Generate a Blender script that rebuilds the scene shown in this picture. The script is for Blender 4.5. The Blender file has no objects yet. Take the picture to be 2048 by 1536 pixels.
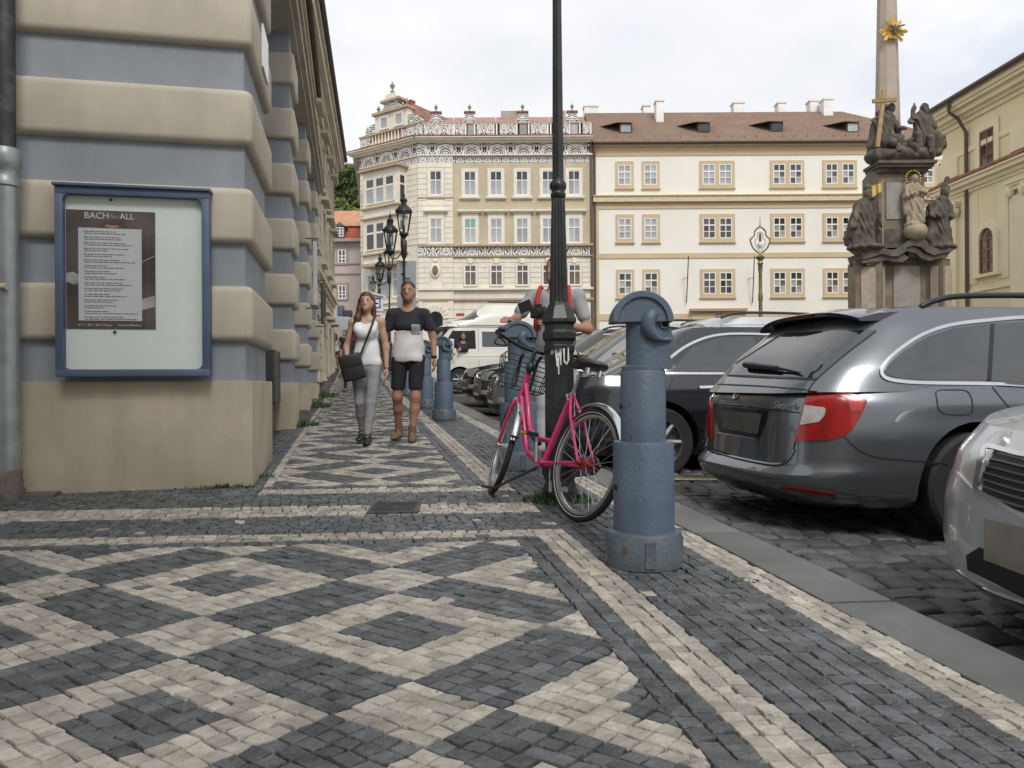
import bpy, bmesh, math, random
import numpy as np
from mathutils import Vector, Matrix, noise
from mathutils.bvhtree import BVHTree
from mathutils.geometry import delaunay_2d_cdt
R = math.radians
random.seed(7)
S = bpy.context.scene
COL = S.collection

# ------------------------------------------------------------------ camera
FPX = 1540.0                 # focal length in pixels of a 2048 px wide picture
ROLL = R(0.35)
CZ = 0.975
cam = bpy.data.cameras.new('camera')
cam.sensor_width = 36.0
cam.lens = 36.0 * FPX / 2048.0
cam.clip_start = 0.05
cam.clip_end = 2000
camo = bpy.data.objects.new('camera', cam)
COL.objects.link(camo)
camo.matrix_world = Matrix.Translation((0, 0, CZ)) @ Matrix.Rotation(R(90), 4, 'X') @ Matrix.Rotation(-ROLL, 4, 'Z')
S.camera = camo
S.render.resolution_x, S.render.resolution_y = 1024, 768
# ------------------------------------------------------------------ light
SUN_EL, SUN_AZ = R(48), R(166)      # azimuth clockwise from +Y: behind the camera
wd = bpy.data.worlds.new('World'); S.world = wd; wd.use_nodes = True
nt = wd.node_tree; nt.nodes.clear()
def wn(t, **k):
    n = nt.nodes.new(t)
    for a, b in k.items(): setattr(n, a, b)
    return n
wout = wn('ShaderNodeOutputWorld'); bg = wn('ShaderNodeBackground')
sky = wn('ShaderNodeTexSky', sky_type='NISHITA', sun_disc=False)
sky.sun_elevation = SUN_EL; sky.sun_rotation = SUN_AZ
tc = wn('ShaderNodeTexCoord'); mp = wn('ShaderNodeMapping'); mp.inputs['Scale'].default_value = (1, 1, 2.2)
n1 = wn('ShaderNodeTexNoise'); n1.inputs['Scale'].default_value = 2.3; n1.inputs['Detail'].default_value = 7; n1.inputs['Roughness'].default_value = .55
rp = wn('ShaderNodeValToRGB'); rp.color_ramp.elements[0].position = .33; rp.color_ramp.elements[1].position = .47
rp.color_ramp.elements[0].color = (.62, .62, .62, 1); rp.color_ramp.elements[1].color = (1, 1, 1, 1)
n2 = wn('ShaderNodeTexNoise'); n2.inputs['Scale'].default_value = 4.0; n2.inputs['Detail'].default_value = 8
rp2 = wn('ShaderNodeValToRGB'); rp2.color_ramp.elements[0].position = .3; rp2.color_ramp.elements[1].position = .7
rp2.color_ramp.elements[0].color = (4.5, 4.6, 4.85, 1); rp2.color_ramp.elements[1].color = (5.5, 5.5, 5.5, 1)
mx = wn('ShaderNodeMix', data_type='RGBA')
L = nt.links.new
L(tc.outputs['Generated'], mp.inputs[0]); L(mp.outputs[0], n1.inputs['Vector']); L(mp.outputs[0], n2.inputs['Vector'])
L(n1.outputs[0], rp.inputs[0]); L(n2.outputs[0], rp2.inputs[0])
L(rp.outputs[0], mx.inputs[0]); L(sky.outputs[0], mx.inputs[6]); L(rp2.outputs[0], mx.inputs[7])
L(mx.outputs[2], bg.inputs[0]); bg.inputs[1].default_value = 0.1
L(bg.outputs[0], wout.inputs[0])
sl = bpy.data.lights.new('sun', 'SUN'); sl.energy = 1.15; sl.angle = R(20); sl.color = (1, .975, .94)
so = bpy.data.objects.new('sun', sl); COL.objects.link(so)
sdir = Vector((math.sin(SUN_AZ) * math.cos(SUN_EL), math.cos(SUN_AZ) * math.cos(SUN_EL), math.sin(SUN_EL)))
so.rotation_euler = (-sdir).to_track_quat('-Z', 'Y').to_euler(); so.location = (0, -10, 40)
vs = S.view_settings; vs.view_transform = 'Standard'; vs.look = 'None'; vs.exposure = 0.95; vs.gamma = 1.0; vs.use_curve_mapping = False
S.cycles.max_bounces = 6; S.cycles.transparent_max_bounces = 12

# ------------------------------------------------------------------ geometry of the place
def gz(y):
    """height of the pavement at depth y: a gently climbing street"""
    e = max(0.0, min(y, 52.0) - 15.0)
    z = .038 * y + .0008 * e * e
    if y > 52: z += (y - 52) * .05
    return z
def ray(px, py):
    a, b = px - 1024.0, 768.0 - py
    c, s = math.cos(ROLL), math.sin(ROLL)
    x, z = a * c + b * s, -a * s + b * c
    return Vector((x / FPX, 1.0, z / FPX))
def P(px, py, Y):
    r = ray(px, py)
    return Vector((r.x * Y, Y, CZ + r.z * Y))
SR = math.atan(.21)                       # direction of the street against the view axis
CU, SU = math.cos(SR), math.sin(SR)
def uv(u, v, z=0.0):
    """u across the street (to the right), v along it"""
    return Vector((u * CU - v * SU, u * SU + v * CU, z))
# ------------------------------------------------------------------ materials
MATS = {}
def mat(name, col=(.5, .5, .5), rough=.7, metal=0.0, var=.12, vscale=6.0, bump=0.0, bscale=60.0, coat=0.0,
        col2=None, spec=.5, rnd=0.0, detail=4.0, thr=None, tr=0.0, big=None, spots=None, streak=0.0):
    if name in MATS: return MATS[name]
    m = bpy.data.materials.new(name); m.use_nodes = True
    t = m.node_tree; bs = t.nodes['Principled BSDF']; Lk = t.links.new
    bs.inputs['Roughness'].default_value = rough; bs.inputs['Metallic'].default_value = metal
    bs.inputs['Coat Weight'].default_value = coat; bs.inputs['Coat Roughness'].default_value = .04
    bs.inputs['Specular IOR Level'].default_value = spec
    if tr: bs.inputs['Transmission Weight'].default_value = tr
    tcn = t.nodes.new('ShaderNodeTexCoord')
    nz = t.nodes.new('ShaderNodeTexNoise'); nz.inputs['Scale'].default_value = vscale; nz.inputs['Detail'].default_value = detail
    Lk(tcn.outputs['Object'], nz.inputs['Vector'])
    cr = t.nodes.new('ShaderNodeValToRGB')
    c2 = col2 if col2 else tuple(max(0, c * (1 + var)) for c in col)
    c1 = col if col2 else tuple(max(0, c * (1 - var)) for c in col)
    a, b = thr if thr else (.3, .7)
    cr.color_ramp.elements[0].position = a; cr.color_ramp.elements[1].position = b
    cr.color_ramp.elements[0].color = (*c1, 1); cr.color_ramp.elements[1].color = (*c2, 1)
    Lk(nz.outputs[0], cr.inputs[0])
    out = cr.outputs[0]
    if rnd:
        oi = t.nodes.new('ShaderNodeObjectInfo'); at = t.nodes.new('ShaderNodeAttribute'); at.attribute_name = 'tone'
        ad = t.nodes.new('ShaderNodeMath'); ad.operation = 'ADD'
        Lk(oi.outputs['Random'], ad.inputs[0]); Lk(at.outputs['Fac'], ad.inputs[1])
        fr = t.nodes.new('ShaderNodeMath'); fr.operation = 'FRACT'; Lk(ad.outputs[0], fr.inputs[0])
        mr = t.nodes.new('ShaderNodeMapRange'); mr.inputs[3].default_value = 1 - rnd; mr.inputs[4].default_value = 1 + rnd
        Lk(fr.outputs[0], mr.inputs[0])
        mm = t.nodes.new('ShaderNodeMix'); mm.data_type = 'RGBA'; mm.blend_type = 'MULTIPLY'; mm.inputs[0].default_value = 1
        Lk(out, mm.inputs[6]); Lk(mr.outputs[0], mm.inputs[7]); out = mm.outputs[2]
    if big:
        nb = t.nodes.new('ShaderNodeTexNoise'); nb.inputs['Scale'].default_value = big[0]; nb.inputs['Detail'].default_value = 6; nb.inputs['Roughness'].default_value = .6
        Lk(tcn.outputs['Object'], nb.inputs['Vector'])
        mr = t.nodes.new('ShaderNodeMapRange'); mr.inputs[1].default_value = .3; mr.inputs[2].default_value = .7; mr.inputs[3].default_value = 1 - big[1]; mr.inputs[4].default_value = 1 + big[1] * .5
        Lk(nb.outputs[0], mr.inputs[0])
        mm = t.nodes.new('ShaderNodeMix'); mm.data_type = 'RGBA'; mm.blend_type = 'MULTIPLY'; mm.inputs[0].default_value = 1
        Lk(out, mm.inputs[6]); Lk(mr.outputs[0], mm.inputs[7]); out = mm.outputs[2]
    if streak:
        mpn = t.nodes.new('ShaderNodeMapping'); mpn.inputs['Scale'].default_value = (2.2, 2.2, .45); Lk(tcn.outputs['Object'], mpn.inputs[0])
        nb = t.nodes.new('ShaderNodeTexNoise'); nb.inputs['Scale'].default_value = 1.6; nb.inputs['Detail'].default_value = 7; nb.inputs['Roughness'].default_value = .65; Lk(mpn.outputs[0], nb.inputs['Vector'])
        mr = t.nodes.new('ShaderNodeMapRange'); mr.inputs[1].default_value = .35; mr.inputs[2].default_value = .62; mr.inputs[3].default_value = 1 - streak; mr.inputs[4].default_value = 1.03
        Lk(nb.outputs[0], mr.inputs[0])
        mm = t.nodes.new('ShaderNodeMix'); mm.data_type = 'RGBA'; mm.blend_type = 'MULTIPLY'; mm.inputs[0].default_value = 1
        Lk(out, mm.inputs[6]); Lk(mr.outputs[0], mm.inputs[7]); out = mm.outputs[2]
    if spots:
        nb = t.nodes.new('ShaderNodeTexNoise'); nb.inputs['Scale'].default_value = spots[0]; nb.inputs['Detail'].default_value = 3
        Lk(tcn.outputs['Object'], nb.inputs['Vector'])
        mr = t.nodes.new('ShaderNodeMapRange'); mr.inputs[1].default_value = spots[1]; mr.inputs[2].default_value = spots[1] + .05
        Lk(nb.outputs[0], mr.inputs[0])
        mm = t.nodes.new('ShaderNodeMix'); mm.data_type = 'RGBA'; mm.inputs[7].default_value = (*spots[2], 1)
        Lk(mr.outputs[0], mm.inputs[0]); Lk(out, mm.inputs[6]); out = mm.outputs[2]
    Lk(out, bs.inputs['Base Color'])
    if bump:
        nb = t.nodes.new('ShaderNodeTexNoise'); nb.inputs['Scale'].default_value = bscale; nb.inputs['Detail'].default_value = 5
        Lk(tcn.outputs['Object'], nb.inputs['Vector'])
        bp = t.nodes.new('ShaderNodeBump'); bp.inputs['Strength'].default_value = bump; bp.inputs['Distance'].default_value = .02
        Lk(nb.outputs[0], bp.inputs['Height']); Lk(bp.outputs[0], bs.inputs['Normal'])
    MATS[name] = m
    return m
# ------------------------------------------------------------------ objects
def prop(o, label=None, cat=None, group=None, kind=None):
    if label: o['label'] = label
    if cat: o['category'] = cat
    if group: o['group'] = group
    if kind: o['kind'] = kind
    return o
def thing(name, label, cat, loc=(0, 0, 0), rz=0.0, group=None, kind=None):
    o = bpy.data.objects.new(name, None); COL.objects.link(o)
    o.location = loc; o.rotation_euler = (0, 0, rz); o.empty_display_size = .2
    return prop(o, label, cat, group, kind)
def copy_tree(o, parent=None):
    c = o.copy(); COL.objects.link(c)
    if parent: c.parent = parent
    for ch in o.children: copy_tree(ch, c)
    return c
class MB:
    """collects verts and faces, then becomes ONE mesh object"""
    def __init__(s): s.v, s.f, s.t = [], [], []
    def add(s, vs, fs, tone=None):
        n = len(s.v); s.v.extend(tuple(v) for v in vs)
        for f in fs: s.f.append(tuple(i + n for i in f))
        if tone is not None: s.t.extend([tone] * len(fs))
        return s
    def box(s, x0, x1, y0, y1, z0, z1):
        v = [(x0, y0, z0), (x1, y0, z0), (x1, y1, z0), (x0, y1, z0), (x0, y0, z1), (x1, y0, z1), (x1, y1, z1), (x0, y1, z1)]
        return s.add(v, [(3, 2, 1, 0), (4, 5, 6, 7), (0, 1, 5, 4), (1, 2, 6, 5), (2, 3, 7, 6), (3, 0, 4, 7)])
    def rbox(s, x0, x1, y0, y1, z0, z1, r=.01, seg=2):
        bm = bmesh.new(); bmesh.ops.create_cube(bm, size=1)
        for v in bm.verts:
            v.co = ((x0 + x1) / 2 + v.co.x * (x1 - x0), (y0 + y1) / 2 + v.co.y * (y1 - y0), (z0 + z1) / 2 + v.co.z * (z1 - z0))
        bmesh.ops.bevel(bm, geom=list(bm.edges), offset=r, segments=seg, affect='EDGES', profile=.5)
        bm.verts.index_update()
        s.add([v.co for v in bm.verts], [[v.index for v in f.verts] for f in bm.faces]); bm.free()
        return s
    def prism(s, poly, d0, d1, axis='y'):
        """poly of 2D points extruded; axis y: (x,z) points, x: (y,z) points, z: (x,y) points"""
        def mk(p, d):
            return {'y': (p[0], d, p[1]), 'x': (d, p[0], p[1]), 'z': (p[0], p[1], d)}[axis]
        n = len(poly)
        vs = [mk(p, d0) for p in poly] + [mk(p, d1) for p in poly]
        fs = [tuple(range(n)), tuple(range(2 * n - 1, n - 1, -1))]
        fs += [(i, i + n, (i + 1) % n + n, (i + 1) % n) for i in range(n)]
        return s.add(vs, fs)
    def tube(s, pts, r, n=8, cap=True, sq=False):
        pts = [Vector(p) for p in pts]; m = len(pts)
        rs = r if isinstance(r, (list, tuple)) else [r] * m
        vs, fs = [], []
        up = None
        for i, p in enumerate(pts):
            d = (pts[min(i + 1, m - 1)] - pts[max(i - 1, 0)]).normalized()
            if up is None:
                up = Vector((0, 0, 1)) if abs(d.z) < .9 else Vector((1, 0, 0))
            a = d.cross(up).normalized(); b = a.cross(d).normalized(); up = b
            for k in range(n):
                t = 2 * math.pi * (k + .5) / n
                vs.append(p + (a * math.cos(t) + b * math.sin(t)) * rs[i])
        for i in range(m - 1):
            for k in range(n):
                fs.append((i * n + k, i * n + (k + 1) % n, (i + 1) * n + (k + 1) % n, (i + 1) * n + k))
        if cap:
            fs.append(tuple(range(n - 1, -1, -1))); fs.append(tuple((m - 1) * n + k for k in range(n)))
        return s.add(vs, fs)
    def lathe(s, prof, n=24, c=(0, 0, 0), ph=0.0, sx=1.0, sy=1.0, flute=0.0, nf=0, cap=True):
        """prof: (r, z) from bottom to top"""
        vs, fs = [], []
        for r, z in prof:
            for k in range(n):
                t = 2 * math.pi * k / n + ph
                rr = r * (1 - (flute * abs(math.sin(nf * (t - ph) / 2)) ** .7 if flute and r > 0 else 0))
                vs.append((c[0] + rr * math.cos(t) * sx, c[1] + rr * math.sin(t) * sy, c[2] + z))
        m = len(prof)
        for i in range(m - 1):
            for k in range(n):
                fs.append((i * n + k, i * n + (k + 1) % n, (i + 1) * n + (k + 1) % n, (i + 1) * n + k))
        if cap: fs.append(tuple(range(n - 1, -1, -1))); fs.append(tuple((m - 1) * n + k for k in range(n)))
        return s.add(vs, fs)
    def sphere(s, c, r, n=12, m=8):
        rr = r if isinstance(r, (tuple, list)) else (r, r, r)
        vs, fs = [], []
        for i in range(m + 1):
            a = math.pi * i / m
            for k in range(n):
                t = 2 * math.pi * k / n
                vs.append((c[0] + rr[0] * math.sin(a) * math.cos(t), c[1] + rr[1] * math.sin(a) * math.sin(t), c[2] - rr[2] * math.cos(a)))
        for i in range(m):
            for k in range(n):
                fs.append((i * n + k, i * n + (k + 1) % n, (i + 1) * n + (k + 1) % n, (i + 1) * n + k))
        return s.add(vs, fs)
    def mesh(s, name, smooth=None):
        me = bpy.data.meshes.new(name); me.from_pydata(s.v, [], s.f); me.update()
        if s.t and len(s.t) == len(s.f):
            at = me.attributes.new('tone', 'FLOAT', 'FACE'); at.data.foreach_set('value', s.t)
        if smooth is not None:
            me.shade_smooth() if smooth >= 180 else me.set_sharp_from_angle(angle=R(smooth))
            if smooth < 180:
                me.polygons.foreach_set('use_smooth', [True] * len(me.polygons)); me.set_sharp_from_angle(angle=R(smooth))
        return me
    def build(s, name, material, parent=None, smooth=None, loc=None, rot=None):
        return link(name, s.mesh(name, smooth), material, parent, loc, rot)
def link(name, me, material=None, parent=None, loc=None, rot=None):
    if material and not me.materials: me.materials.append(material)
    o = bpy.data.objects.new(name, me); COL.objects.link(o)
    if parent: o.parent = parent
    if loc: o.location = loc
    if rot: o.rotation_euler = rot
    return o
def catmull(pts, n=6, closed=False):
    pts = [Vector(p) for p in pts]; out = []; m = len(pts)
    rng = range(m) if closed else range(m - 1)
    for i in rng:
        if closed: p0, p1, p2, p3 = pts[i - 1], pts[i], pts[(i + 1) % m], pts[(i + 2) % m]
        else: p0, p1, p2, p3 = pts[max(i - 1, 0)], pts[i], pts[i + 1], pts[min(i + 2, m - 1)]
        for k in range(n):
            t = k / n
            out.append(.5 * ((2 * p1) + (p2 - p0) * t + (2 * p0 - 5 * p1 + 4 * p2 - p3) * t * t + (3 * p1 - p0 - 3 * p2 + p3) * t ** 3))
    if not closed: out.append(pts[-1])
    return out
def lerp_tab(tab, x):
    if x <= tab[0][0]: return tab[0][1]
    for (a, b), (c, d) in zip(tab, tab[1:]):
        if x <= c:
            t = (x - a) / (c - a); return b + (d - b) * t
    return tab[-1][1]
def smooth_tab(tab, n=160, w=.06):
    """sampled, box-smoothed copy of a polyline table"""
    x0, x1 = tab[0][0], tab[-1][0]; xs = np.linspace(x0, x1, n)
    ys = np.array([lerp_tab(tab, x) for x in xs]); k = max(1, int(w * n)); ker = np.hanning(2 * k + 3); ker /= ker.sum()
    yp = np.pad(ys, k + 1, mode='reflect', reflect_type='odd'); ys = np.convolve(yp, ker, mode='valid')
    return lambda x: float(np.interp(x, xs, ys))
def text_mesh(txt, size, ext=.002, align='CENTER', shear=0.0, space=1.0):
    cu = bpy.data.curves.new('txt', 'FONT'); cu.body = txt; cu.size = size; cu.extrude = ext; cu.align_x = align; cu.align_y = 'CENTER'
    cu.shear = shear; cu.space_character = space; cu.resolution_u = 3
    o = bpy.data.objects.new('txt', cu); COL.objects.link(o)
    me = bpy.data.meshes.new_from_object(o.evaluated_get(bpy.context.evaluated_depsgraph_get()))
    bpy.data.objects.remove(o); bpy.data.curves.remove(cu)
    return me
# ------------------------------------------------------------------ organic surfaces (smooth union of round cones)
def surface_nets(F, org, h):
    ins = F < 0
    nx, ny, nz = F.shape
    cs = [(i, j, k) for i in (0, 1) for j in (0, 1) for k in (0, 1)]
    def sub(A, c): return A[c[0]:nx - 1 + c[0], c[1]:ny - 1 + c[1], c[2]:nz - 1 + c[2]]
    cnt = sum(sub(ins, c).astype(np.int8) for c in cs)
    mask = (cnt > 0) & (cnt < 8)
    idx = np.argwhere(mask); acc = np.zeros((len(idx), 3)); num = np.zeros(len(idx))
    vals = {c: sub(F, c)[mask] for c in cs}
    for a in cs:
        for ax in range(3):
            if a[ax] == 0:
                b = list(a); b[ax] = 1; b = tuple(b)
                fa, fb = vals[a], vals[b]; m = (fa < 0) != (fb < 0)
                t = np.where(m, fa / np.where(m, fa - fb, 1), 0)
                p = np.zeros((len(idx), 3)) + np.array(a); p[:, ax] = t
                acc[m] += p[m]; num[m] += 1
    V = (idx + acc / num[:, None]) * h + org
    ids = -np.ones(mask.shape, int); ids[mask] = np.arange(len(idx))
    faces = []
    for ax in range(3):
        o1, o2 = [(1, 2), (2, 0), (0, 1)][ax]
        sl0 = [slice(1, -1)] * 3; sl1 = [slice(1, -1)] * 3
        sl0[ax] = slice(0, -1); sl1[ax] = slice(1, None)
        A = ins[tuple(sl0)]; B = ins[tuple(sl1)]
        e = np.argwhere(A != B)
        if not len(e): continue
        flip = A[tuple(e.T)]
        base = e.copy()
        for q in range(3):
            if q != ax: base[:, q] += 1
        def cid(d1, d2):
            c = base.copy(); c[:, o1] += d1; c[:, o2] += d2
            return ids[c[:, 0], c[:, 1], c[:, 2]]
        q = np.stack([cid(-1, -1), cid(0, -1), cid(0, 0), cid(-1, 0)], 1)
        q[~flip] = q[~flip][:, ::-1]
        faces.append(q)
    return V, np.concatenate(faces)
def sdf_eval(prims, X, Y, Z, k):
    F = None
    for p in prims:
        if p[0] == 'c':
            a, b, ra, rb = np.array(p[1], float), np.array(p[2], float), p[3], p[4]
            sc = p[5] if len(p) > 5 else (1, 1, 1)      # squash around the axis mid point
            mid = (a + b) / 2
            px, py, pz = (X - mid[0]) / sc[0], (Y - mid[1]) / sc[1], (Z - mid[2]) / sc[2]
            A = (a - mid) / np.array(sc); B = (b - mid) / np.array(sc); ab = B - A; l2 = max(ab @ ab, 1e-9)
            t = np.clip(((px - A[0]) * ab[0] + (py - A[1]) * ab[1] + (pz - A[2]) * ab[2]) / l2, 0, 1)
            d = np.sqrt((px - A[0] - ab[0] * t) ** 2 + (py - A[1] - ab[1] * t) ** 2 + (pz - A[2] - ab[2] * t) ** 2) - (ra + (rb - ra) * t)
            d = d * min(sc)
        else:
            c, r = np.array(p[1], float), np.array(p[2], float)
            qx, qy, qz = X - c[0], Y - c[1], Z - c[2]
            if len(p) > 3 and p[3] is not None:
                M = np.array(p[3].to_3x3().transposed())
                qx, qy, qz = (M[0, 0] * qx + M[0, 1] * qy + M[0, 2] * qz, M[1, 0] * qx + M[1, 1] * qy + M[1, 2] * qz, M[2, 0] * qx + M[2, 1] * qy + M[2, 2] * qz)
            k0 = np.sqrt((qx / r[0]) ** 2 + (qy / r[1]) ** 2 + (qz / r[2]) ** 2); k1 = np.sqrt((qx / r[0] ** 2) ** 2 + (qy / r[1] ** 2) ** 2 + (qz / r[2] ** 2) ** 2)
            d = k0 * (k0 - 1) / np.maximum(k1, 1e-6)
        if F is None: F = d
        else:
            hh = np.clip(.5 + .5 * (F - d) / k, 0, 1); F = F * (1 - hh) + d * hh - k * hh * (1 - hh)
    return F
def sdf_mesh(name, prims, vox=.012, k=.03, disp=None, cut=None):
    lo, hi = np.full(3, 1e9), np.full(3, -1e9)
    for p in prims:
        if p[0] == 'c':
            sc = max(p[5]) if len(p) > 5 else 1
            for q, r in ((p[1], p[3]), (p[2], p[4])):
                lo = np.minimum(lo, np.array(q) - r * sc); hi = np.maximum(hi, np.array(q) + r * sc)
        else:
            r = max(p[2]) if len(p) > 3 else np.array(p[2]); lo = np.minimum(lo, np.array(p[1]) - r); hi = np.maximum(hi, np.array(p[1]) + r)
    lo -= vox * 3 + .02; hi += vox * 3 + .02
    n = np.ceil((hi - lo) / vox).astype(int) + 1
    X, Y, Z = np.meshgrid(*[lo[i] + np.arange(n[i]) * vox for i in range(3)], indexing='ij')
    F = sdf_eval(prims, X, Y, Z, k)
    if disp is not None: F = F + disp(X, Y, Z)
    if cut is not None: F = np.maximum(F, cut(X, Y, Z))
    V, Q = surface_nets(F, lo, vox)
    me = bpy.data.meshes.new(name); me.from_pydata(V.tolist(), [], Q.tolist()); me.update(); me.shade_smooth()
    return me
def join_meshes(name, mes):
    bm = bmesh.new()
    for m in mes: bm.from_mesh(m)
    me = bpy.data.meshes.new(name); bm.to_mesh(me); bm.free()
    return me
# ================================================================== ground
M_LIGHT = mat('pale_limestone_sett', (.37, .338, .29), .6, var=.22, vscale=14, bump=.7, bscale=45, rnd=.24, spec=.4, big=(1.1, .22), spots=(38, .70, (.10, .085, .07)))
M_DARK = mat('dark_basalt_sett', (.083, .088, .093), .45, var=.35, vscale=12, bump=.7, bscale=45, rnd=.34, spec=.5, big=(1.1, .25), spots=(11, .70, (.22, .22, .215)))
M_SETT = mat('street_granite_sett', (.088, .088, .085), .55, var=.3, vscale=7, bump=.6, bscale=26, rnd=.3, spec=.45)
M_KERB = mat('kerb_granite', (.135, .138, .134), .68, var=.16, vscale=4, bump=.3, bscale=120, rnd=.14, big=(.8, .2))
M_MORTAR = mat('joint_sand', (.05, .042, .032), .95, var=.3, vscale=30, bump=.4, bscale=160)
M_STREET = mat('street_far_setts', (.13, .127, .12), .75, var=.3, vscale=1.2, bump=.6, bscale=8, detail=8)
M_SAND = mat('pavement_far_sand', (.17, .16, .14), .9, var=.2, vscale=2)
M_IRON = mat('cast_iron_cover', (.075, .072, .068), .55, metal=.4, var=.3, vscale=20, bump=.3, bscale=90)
M_WEED = mat('weed_green', (.045, .085, .018), .7, var=.4, vscale=14, rnd=.3)

def AB(a, b): return Vector((a - .2 * b, .06 * a + .98 * b))
def isheet(name, a0, a1, bs, off, material, parent=None, na=1):
    m = MB()
    for b in bs:
        for i in range(na + 1):
            p = AB(a0 + (a1 - a0) * i / na, b); m.v.append((p.x, p.y, gz(p.y) + off))
    for j in range(len(bs) - 1):
        for i in range(na):
            k = j * (na + 1) + i
            m.f.append((k, k + 1, k + na + 2, k + na + 1))
    return m.build(name, material, parent)
bs_all = [-6, -3, 0, 2, 4, 6, 8, 10, 12, 15, 18, 21, 24, 27, 30, 33, 36, 40, 44, 48, 52, 60, 70, 80, 100]
# the square and street: one big sheet to the horizon, hill slope included
gm = MB(); ys = [-40, -10, 0, 4, 8, 12, 15, 18, 21, 24, 27, 30, 33, 36, 40, 44, 48, 52, 60, 80, 120, 200, 400, 900]
xs = [-600, -200, -60, -20, -8, 0, 8, 20, 60, 200, 600]
for y in ys:
    for x in xs: gm.v.append((x, y, gz(y) - .232))
for j in range(len(ys) - 1):
    for i in range(len(xs) - 1):
        k = j * len(xs) + i; gm.f.append((k, k + 1, k + len(xs) + 1, k + len(xs)))
street = prop(gm.build('street', M_STREET), 'dark cobbled street of the square beyond the granite kerb', kind='structure')
pave = prop(isheet('pavement', -9, 1.81, bs_all, -.006, M_MORTAR, na=2), 'patterned pavement of pale and dark mosaic stones in diamonds', kind='structure')
# kerb body hidden below its stones
kerb = MB()
for b in bs_all[:-2]:
    for a in (1.803, 2.065):
        p = AB(a, b); z = gz(p.y); kerb.v += [(p.x, p.y, z - .30), (p.x, p.y, z - .012)]
for j in range(len(bs_all) - 3):
    k = 4 * j
    for q in ((0, 2, 6, 4), (1, 5, 7, 3), (0, 4, 5, 1), (2, 3, 7, 6)): kerb.f.append(tuple(k + i for i in q))
kerb = prop(kerb.build('kerb', M_MORTAR), 'grey granite kerb along the parked cars', kind='structure')

def clip(poly, n, d):
    """keep the part with n.p <= d"""
    out = []
    for i, p in enumerate(poly):
        q = poly[(i + 1) % len(poly)]
        fp, fq = n[0] * p[0] + n[1] * p[1] - d, n[0] * q[0] + n[1] * q[1] - d
        if fp <= 0: out.append(p)
        if (fp < 0 < fq) or (fq < 0 < fp):
            t = fp / (fp - fq); out.append((p[0] + (q[0] - p[0]) * t, p[1] + (q[1] - p[1]) * t))
    return out
def area(poly):
    return .5 * sum(p[0] * q[1] - q[0] * p[1] for p, q in zip(poly, poly[1:] + poly[:1]))
rs = random.Random(3)
STONES = []          # (light?, world polygon)
def put(poly, light, jit=.006):
    if len(poly) < 3 or abs(area(poly)) < .0006: return
    w = []
    for p in poly:
        q = AB(p[0] + rs.uniform(-jit, jit), p[1] + rs.uniform(-jit, jit)); w.append((q.x, q.y))
    if area(w) < 0: w.reverse()
    STONES.append((light, w))
def in_view(a, b, ymax=40):
    p = AB(a, b); return 1.25 < p.y < ymax and abs(p.x) < .70 * p.y + .8
A0, B0, PU, PV = .115, 2.772, 1.46, 1.28
def field(a0, a1, b0, b1):
    imax = 330
    for i in range(-imax, imax):
        for j in range(-imax, imax):
            p, q = (i + .5) / 16., (j + .5) / 16.
            da, db = (p + q) / 2 * PU, (p - q) / 2 * PV
            a, b = A0 + da, B0 + db
            if not (a0 - .1 < a < a1 + .1 and b0 - .1 < b < b1 + .1): continue
            if not in_view(a, b): continue
            ii, jj = (i + 2) % 16, (j + 2) % 16
            def cls(k): return 0 if k < 5 else (2 if 8 <= k < 13 else 1)
            ci, cj = cls(ii), cls(jj)
            if ci == 2 and cj == 2: light = True
            elif ci == 2 or cj == 2: light = False
            elif ci == 0 and cj == 0: light = False
            else: light = True
            if rs.random() < .004: light = not light
            poly = []
            for di, dj in ((0, 0), (1, 0), (1, 1), (0, 1)):
                p, q = (i + di) / 16., (j + dj) / 16.
                poly.append((A0 + (p + q) / 2 * PU, B0 + (p - q) / 2 * PV))
            for n, d in (((1, 0), a1), ((-1, 0), -a0), ((0, 1), b1), ((0, -1), -b0)): poly = clip(poly, n, d)
            put(poly, light)
def bands(a0, a1, b0, b1, n, light, along):
    """running-bond rows, n of them across the narrow side"""
    for k in range(n):
        if along == 'b':
            lo, hi = a0 + (a1 - a0) * k / n, a0 + (a1 - a0) * (k + 1) / n; s, e = b0, b1
        else:
            lo, hi = b0 + (b1 - b0) * k / n, b0 + (b1 - b0) * (k + 1) / n; s, e = a0, a1
        t = s - rs.uniform(0, .06)
        while t < e:
            l = rs.uniform(.052, .076); x0, x1 = max(t, s), min(t + l, e); t += l
            if x1 - x0 < .02: continue
            sk = rs.uniform(-.006, .006)
            poly = [(lo, x0 + sk), (hi, x0 - sk), (hi, x1), (lo, x1)] if along == 'b' else [(x0 + sk, lo), (x1, lo), (x1, hi), (x0 - sk, hi)]
            if in_view((poly[0][0] + poly[2][0]) / 2, (poly[0][1] + poly[2][1]) / 2):
                put(poly, light if rs.random() > .005 else not light, .005)
AL, FL = -7.0, -.615
field(AL, .83, .6, 4.06)
field(FL, .83, 5.88, 45)
bands(.83, .96, .6, 4.15, 2, False, 'b'); bands(.96, 1.14, .6, 4.31, 3, True, 'b')
bands(1.14, 1.637, .6, 45, 8, False, 'b'); bands(1.637, 1.80, .6, 45, 3, True, 'b')
bands(AL, .83, 4.06, 4.15, 1, False, 'a'); bands(AL, .96, 4.15, 4.31, 3, True, 'a')
bands(AL, 1.14, 4.31, 4.78, 8, False, 'a'); bands(AL, 1.14, 4.78, 5.10, 5, True, 'a')
bands(AL, 1.14, 5.10, 5.56, 8, False, 'a'); bands(-.68, 1.14, 5.56, 5.75, 3, True, 'a'); bands(AL, -.68, 5.56, 5.88, 5, False, 'a')
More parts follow.
